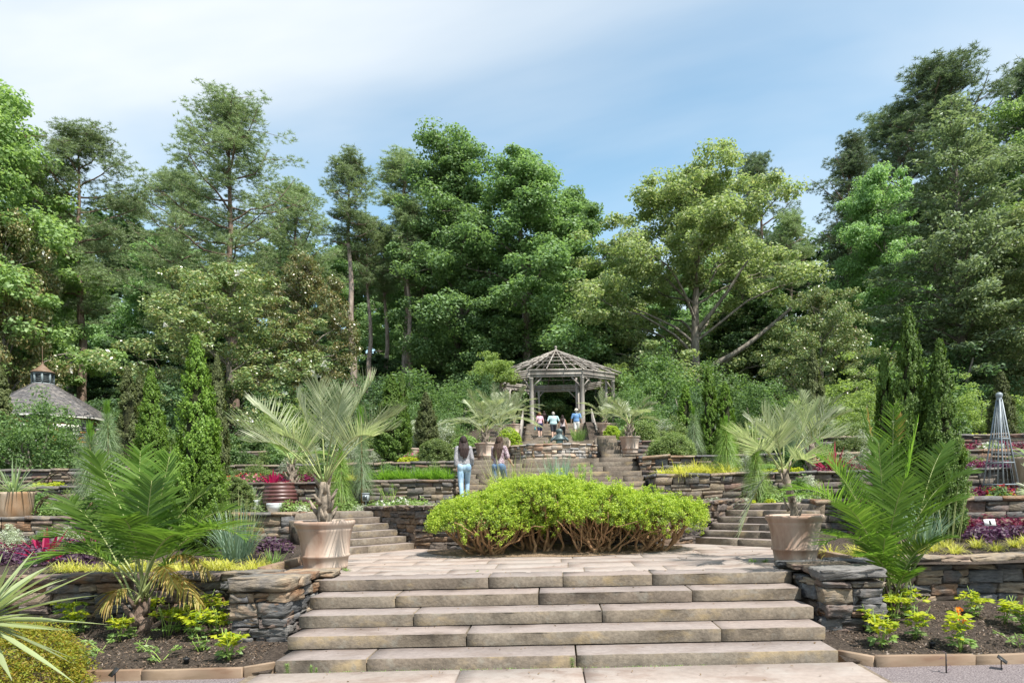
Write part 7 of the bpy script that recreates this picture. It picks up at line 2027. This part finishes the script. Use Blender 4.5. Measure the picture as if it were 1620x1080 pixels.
def person(label, loc, rz, H, female, step, skin, top, bottom, hair, shoes, vox=0.012, long_hair=True, sleeves=0.75, shorts=False, arms=((0.12, 0.05), (0.12, 0.05)), lean=0.0, hat=None, bag=None, wide=1.0, headturn=0.0, raise_=0.0):
    """stands facing +y in its own frame; step = how far the right foot is ahead"""
    t = thing('person', label, 'person', loc, rz)
    k = H / 1.65
    P = lambda x, y, z: np.array((x * k * (wide if z > 0.8 else 1), (y + lean * max(z - 0.85, 0)) * k, z * k))
    hipw = 0.085 if not female else 0.092; shw = 0.15 if female else 0.195
    w_ = 1.0
    hips = [P(-hipw, 0, 0.86), P(hipw, 0, 0.86)]
    knees = [P(-hipw * 0.95, -step * 0.18 + 0.02, 0.47), P(hipw * 0.95, step * 0.55 + 0.02, 0.47 + raise_ * 0.75)]
    ank = [P(-hipw * 0.85, -step * 0.55, 0.09), P(hipw * 0.85, step * 0.5, 0.09 + raise_)]
    toes = [a + np.array((0, 0.17 * k, -0.045 * k)) for a in ank]
    sh = [P(-shw, 0, 1.345), P(shw, 0, 1.345)]
    el, wr, hn = [], [], []
    for i, sg in enumerate((-1, 1)):
        out, fw = arms[i]
        el.append(P(sg * (shw + out * 0.5 + 0.03), -0.03 + fw * 0.3, 1.075)); wr.append(P(sg * (shw + out), fw + 0.02, 0.84 + abs(fw) * 0.55))
        hn.append(wr[-1] + (wr[-1] - el[-1]) / np.linalg.norm(wr[-1] - el[-1]) * 0.075 * k)
    # one continuous body
    B = []
    ww = 0.125 if female else 0.145
    for i in (0, 1):
        B += [capsule(hips[i], knees[i], 0.088 * k, 0.056 * k), capsule(knees[i], ank[i], 0.056 * k, 0.036 * k), capsule(ank[i] - (0, 0.03 * k, 0.03 * k), toes[i], 0.036 * k, 0.026 * k)]
        B += [capsule(sh[i], el[i], 0.048 * k, 0.038 * k), capsule(el[i], wr[i], 0.038 * k, 0.026 * k), capsule(wr[i], hn[i], 0.026 * k, 0.032 * k)]
        d = (hn[i] - wr[i]) / np.linalg.norm(hn[i] - wr[i]); sgn = -1 if i == 0 else 1
        for f, ln in zip((-1.5, -0.5, 0.5, 1.5), (0.062, 0.074, 0.07, 0.055)):
            b = hn[i] + np.array((0, f * 0.016 * k, 0)); m_ = b + d * ln * 0.55 * k; e = m_ + (d * 0.8 + np.array((-sgn * 0.5, 0.1, 0))) * ln * 0.5 * k
            B += [capsule(b, m_, 0.0095 * k, 0.009 * k, n=6), capsule(m_, e, 0.009 * k, 0.008 * k, n=6)]
        th0 = wr[i] + d * 0.02 * k + np.array((0, 0.025 * k, 0)); B.append(capsule(th0, th0 + d * 0.05 * k + np.array((0, 0.03 * k, 0)), 0.011 * k, 0.009 * k, n=6))
    B += [capsule(P(0, 0, 0.88), P(0, 0, 1.0), 0.12 * k, ww * 0.88 * k, 1.25 * wide, 0.85), capsule(P(0, 0, 1.0), P(0, 0.0, 1.24), ww * 0.88 * k, ww * k, 1.12 * wide, 0.78), capsule(P(0, 0, 1.24), P(0, 0, 1.36), ww * 1.0 * k, 0.075 * k, 1.25 * wide, 0.75)]
    B += [capsule(P(-shw * 0.6, 0, 1.36), P(shw * 0.6, 0, 1.36), 0.055 * k, 0.055 * k)]
    B += [capsule(P(0, 0, 1.36), P(0, 0.01, 1.45), 0.052 * k, 0.048 * k)]
    hc = P(0, 0.02, 1.545)
    B += [capsule(hc + (0, 0, 0.025 * k), hc - (0, -0.015 * k, 0.045 * k), 0.083 * k, 0.062 * k, 0.93, 1.12)]
    B += [capsule(hc + (0, 0.085 * k, 0.0), hc + (0, 0.105 * k, -0.02 * k), 0.012 * k, 0.014 * k, n=6)]
    for sg in (-1, 1):
        B.append(capsule(hc + (sg * 0.075 * k, 0.0, 0.01 * k), hc + (sg * 0.082 * k, -0.008 * k, -0.02 * k), 0.014 * k, 0.011 * k, n=6))
    body = solid('body', B, skin, t, vox * 0.8 * k)
    # face
    for sg in (-1, 1):
        V, F = lathe([(0, -0.009), (0.009, -0.004), (0.011, 0.002), (0.006, 0.008), (0, 0.0095)], 10)
        part('eye', mesh('eye', V * k, F, M['eye'], smooth=True), t, tuple(hc + np.array((sg * 0.032, 0.083, 0.008)) * k), (-PI / 2, 0, 0))
    part('mouth', Acc().add(*tube(np.array([(-0.022, 0, 0), (0, 0.007, -0.002), (0.022, 0, 0)]) * k, [0.002, 0.006, 0.002], 6)).build('mouth', M['lip']), t, tuple(hc + np.array((0, 0.082, -0.058)) * k))
    # trousers or shorts
    C = [capsule(P(0, 0, 0.87), P(0, 0, 0.985), 0.128 * k, ww * 0.93 * k, 1.25 * wide, 0.90)]
    for i in (0, 1):
        if shorts:
            e = hips[i] + (knees[i] - hips[i]) * 0.92
            C += [capsule(hips[i], e, 0.104 * k, 0.082 * k)]
        else:
            C += [capsule(hips[i], knees[i], 0.099 * k, 0.066 * k), capsule(knees[i], ank[i] + (0, 0, 0.03 * k), 0.066 * k, 0.047 * k)]
        if female: C += [capsule(hips[i] + (0, -0.045 * k, 0.02 * k), hips[i] + (0, -0.04 * k, -0.03 * k), 0.085 * k, 0.08 * k)]
    solid('shorts' if shorts else 'trousers', C, bottom, t, vox * k)
    # shirt
    T_ = [capsule(P(0, 0, 0.96), P(0, 0, 1.05), (ww + 0.012) * k, ww * 0.97 * k, 1.2 * wide, 0.86), capsule(P(0, 0, 1.03), P(0, 0, 1.24), ww * 0.97 * k, (ww + 0.014) * k, 1.14 * wide, 0.82), capsule(P(0, 0, 1.24), P(0, 0, 1.355), (ww + 0.012) * k, 0.085 * k, 1.27 * wide, 0.80), capsule(P(-shw * 0.7, 0, 1.35), P(shw * 0.7, 0, 1.35), 0.066 * k, 0.066 * k)]
    for i in (0, 1):
        if sleeves > 0:
            T_.append(capsule(sh[i], sh[i] + (el[i] - sh[i]) * min(sleeves * 2, 1), 0.068 * k, 0.060 * k))
            if sleeves > 0.5: T_.append(capsule(el[i], el[i] + (wr[i] - el[i]) * (sleeves * 2 - 1), 0.060 * k, 0.062 * k))
    solid('top', T_, top, t, vox * k)
    # shoes
    for i in (0, 1):
        solid('shoe', [capsule(ank[i] - (0, 0.035 * k, 0.035 * k), toes[i] + (0, 0.0, -0.005 * k), 0.044 * k, 0.034 * k, 1.0, 1.0)], shoes, t, vox * 0.9 * k, 1)
    # hair
    h0 = hc + np.array((0, -0.012, 0.03)) * k
    HC_ = [capsule(h0 + (0, -0.01 * k, 0.0), h0 + (0, -0.03 * k, -0.05 * k), 0.095 * k, 0.088 * k, 0.98, 1.05)]
    if long_hair:
        rng = np.random.default_rng(int(H * 1000) % 97)
        for j in range(13):
            x = (j - 6) / 6 * 0.085; s0 = hc + np.array((x * 0.9, -0.055 + 0.5 * abs(x) ** 1.2, -0.02)) * k
            mid_ = P(x * 1.25, -0.125 + abs(x) * 0.35, 1.33); end = P(x * 1.05 + rng.normal(0, 0.012), -0.15 + abs(x) * 0.3, 1.075 + 0.07 * abs(x) / 0.085 + rng.uniform(-0.03, 0.03))
            HC_ += [capsule(s0, mid_, 0.034 * k, 0.034 * k, n=8), capsule(mid_, end, 0.034 * k, 0.010 * k, n=8)]
    if hat is None or long_hair:
        solid('hair', HC_, hair, t, vox * 0.9 * k, 1)
    else:
        solid('hair', [capsule(h0 + (0, -0.02 * k, -0.03 * k), h0 + (0, -0.03 * k, -0.06 * k), 0.082 * k, 0.075 * k)], hair, t, vox * 0.9 * k, 1)
    if hat is not None:
        V, F = lathe([(0.102, -0.01), (0.103, 0.03), (0.09, 0.075), (0.05, 0.105), (0, 0.112)], 20)
        hh = part('cap', mesh('cap', V * k, F, hat, smooth=True), t, tuple(hc + np.array((0, 0, 0.045)) * k))
        V, F = lathe([(0.02, 0.0), (0.155, -0.012), (0.155, -0.006), (0.02, 0.01)], 20); part('brim', mesh('brim', V * k, F, hat), hh, (0, 0.03 * k, 0))
    if bag is not None:
        b = hn[0] if bag[1] == 0 else hn[1]
        bg = thing('handbag', bag[2], 'bag', (0, 0, 0))
        off = np.array((-0.03 if bag[1] == 0 else 0.03, 0, 0))
        c, s = math.cos(rz), math.sin(rz)
        q = b + off; bg.location = (loc[0] + q[0] * c - q[1] * s, loc[1] + q[0] * s + q[1] * c, loc[2] + q[2] - 0.30 * k)
        bg.rotation_euler = (0, 0, rz)
        V = np.array([(-0.045, -0.12, 0), (0.045, -0.12, 0), (0.045, 0.12, 0), (-0.045, 0.12, 0), (-0.02, -0.10, 0.19), (0.02, -0.10, 0.19), (0.02, 0.10, 0.19), (-0.02, 0.10, 0.19)]) * k
        part('pouch', mesh('pouch', V, BOXF, bag[0]), bg)
        a = np.linspace(0, PI, 9); part('strap', Acc().add(*tube(np.c_[np.zeros(9), 0.08 * np.cos(a), 0.18 + 0.11 * np.sin(a)] * k, 0.006, 5)).build('strap', bag[0]), bg)
    return t

def plain(name, c, rough=0.7, v=0.12, scale=20):
    return noisemat(name, tuple(x * (1 - v) for x in c), tuple(x * (1 + v) for x in c), scale=scale, rough=rough, bump=0.15, dist=0.004)
def printed(name, cols, scale=40):
    m, N, L, b = newmat(name)
    tc = N.new('ShaderNodeTexCoord'); v = N.new('ShaderNodeTexVoronoi'); v.inputs['Scale'].default_value = scale
    n = N.new('ShaderNodeTexNoise'); n.inputs['Scale'].default_value = scale * 1.3
    L.new(tc.outputs['Object'], n.inputs['Vector']); L.new(tc.outputs['Object'], v.inputs['Vector'])
    r = ramp(N, cols, None, 'CONSTANT'); L.new(n.outputs['Fac'], r.inputs[0])
    r.color_ramp.elements[0].position = 0.0
    k = len(cols)
    for i, e in enumerate(r.color_ramp.elements): e.position = 0.0 if i == 0 else 0.34 + 0.30 * i / k
    L.new(r.outputs[0], b.inputs['Base Color']); b.inputs['Roughness'].default_value = 0.8
    return m
M['eye'] = plain('eye', (0.05, 0.035, 0.03), 0.2); M['lip'] = plain('lip', (0.42, 0.16, 0.13), 0.5)
SK1, SK2 = plain('skin_tan', (0.42, 0.25, 0.17), 0.5, 0.06), plain('skin_fair', (0.60, 0.40, 0.31), 0.5, 0.06)
HAIRD = noisemat('dark_hair', (0.008, 0.006, 0.006), (0.055, 0.035, 0.032), scale=55, rough=0.6, bump=0.5, dist=0.006, stretch=(1, 1, 0.12), spec=0.15)
HAIRB = noisemat('brown_hair', (0.012, 0.008, 0.006), (0.085, 0.05, 0.036), scale=55, rough=0.6, bump=0.5, dist=0.006, stretch=(1, 1, 0.12), spec=0.15)
HAIRG = plain('grey_hair', (0.35, 0.32, 0.29)); HAIRA = plain('auburn_hair', (0.20, 0.07, 0.03))
JEAN1 = noisemat('light_denim', (0.20, 0.33, 0.48), (0.38, 0.52, 0.66), scale=5, rough=0.85, bump=0.1)
JEAN2 = noisemat('mid_denim', (0.06, 0.11, 0.20), (0.13, 0.21, 0.33), scale=5, rough=0.85, bump=0.1)
BL1 = printed('grey_print', [(0.16, 0.16, 0.175), (0.34, 0.33, 0.35), (0.22, 0.21, 0.225)], 26)
BL2 = printed('plum_print', [(0.09, 0.02, 0.05), (0.42, 0.36, 0.38), (0.15, 0.05, 0.09), (0.45, 0.40, 0.41)], 24)
SHOE = plain('dark_shoe', (0.04, 0.03, 0.03)); SHOEW = plain('pale_shoe', (0.5, 0.48, 0.45))
person('woman with long dark hair, grey blouse and light blue jeans climbing the stairs', (pxx(734, 16.22, 740), 16.22, Z2 + 0.147), 0.22, 1.60, True, 0.26, SK1, BL1, JEAN1, HAIRD, SHOE, 0.010, True, 0.85, arms=((0.03, -0.05), (0.05, 0.10)), raise_=0.0, lean=0.03)
person('woman with long brown hair, plum printed blouse and jeans stepping upward', (pxx(789, 16.25, 740), 16.25, Z2 + 0.147), -0.30, 1.58, True, 0.30, SK1, BL2, JEAN2, HAIRB, SHOE, 0.010, True, 0.42, arms=((0.00, 0.24), (0.13, 0.18)), raise_=0.147, lean=0.12,
       bag=(plain('white_bag', (0.6, 0.58, 0.55)), 0, 'small white handbag held by the woman in the plum blouse'))
def zst(y): return Z4 + 0.147 * (int((y - 38.0) / 0.4) + 1) + 0.002
for (lb, x, y, H, fem, kw, cols) in (
    ('woman in pink striped shirt and navy shorts on the gazebo stairs', 854, 42.2, 1.60, True, dict(long_hair=False, shorts=True, sleeves=0.3, bag=(plain('teal_bag', (0.05, 0.28, 0.30)), 0, 'small teal bag carried on the gazebo stairs')), (SK2, printed('pink_stripe', [(0.55, 0.26, 0.36), (0.70, 0.50, 0.55)], 30), plain('navy', (0.02, 0.03, 0.09)), HAIRA, SHOEW)),
    ('broad man in pale teal polo shirt and dark shorts on the gazebo stairs', 875.5, 41.9, 1.72, False, dict(long_hair=False, shorts=True, sleeves=0.42, wide=1.25), (SK2, plain('pale_teal', (0.40, 0.55, 0.57)), plain('dark_shorts', (0.035, 0.037, 0.045)), HAIRG, SHOE)),
    ('woman with long dark hair, pale patterned sleeveless top and black trousers', 890, 41.5, 1.60, True, dict(long_hair=True, sleeves=0.0), (SK1, printed('pale_print', [(0.60, 0.52, 0.52), (0.35, 0.25, 0.27), (0.66, 0.60, 0.60)], 30), plain('black_cloth', (0.012, 0.012, 0.014)), HAIRD, SHOE)),
    ('man in blue polo shirt, white shorts and cream cap on the gazebo stairs', 912, 42.4, 1.78, False, dict(long_hair=False, shorts=True, sleeves=0.42, hat=plain('cream_cap', (0.68, 0.62, 0.48))), (SK2, plain('blue_polo', (0.13, 0.26, 0.48)), plain('white_shorts', (0.74, 0.73, 0.70)), HAIRG, SHOEW)),
    ('person dressed in black standing inside the gazebo', 861, 51.5, 1.66, True, dict(long_hair=True, sleeves=0.85), (SK1, plain('black_top', (0.01, 0.01, 0.012)), plain('black_trousers', (0.01, 0.01, 0.012)), HAIRD, SHOE)),
    ('person with auburn hair in dark clothes inside the gazebo', 853, 52.0, 1.66, True, dict(long_hair=True, sleeves=0.42), (SK2, plain('dark_wine_top', (0.10, 0.02, 0.03)), plain('dark_trousers', (0.02, 0.02, 0.025)), HAIRA, SHOE))):
    z = zst(y) if y < 45.6 else ZG - 0.018
    person(lb, (pxx(x, y, 670), y, z), 0.15 if x < 880 else -0.12, H, fem, 0.16, *cols, vox=0.016, **kw)

# ------------------------------------------------------------------ one shared forest floor under the trees
fl = []
A = Acc()
xs = np.concatenate([[-300, -150, -80], np.arange(-50, 51, 2.5), [80, 150, 300]]); ys = np.concatenate([np.arange(56, 70, 2.0), [80, 100, 160, 300]])
V = np.array([(x, y, gz(x, y) + 0.03) for y in ys for x in xs]); nx = len(xs)
i = np.arange(len(ys) - 1)[:, None] * nx; j = np.arange(nx - 1)[None, :]
struct('forest_floor', mesh('forest_floor', V, np.stack([i + j, i + j + 1, i + nx + j + 1, i + nx + j], -1).reshape(-1, 4), M['forest_floor']))
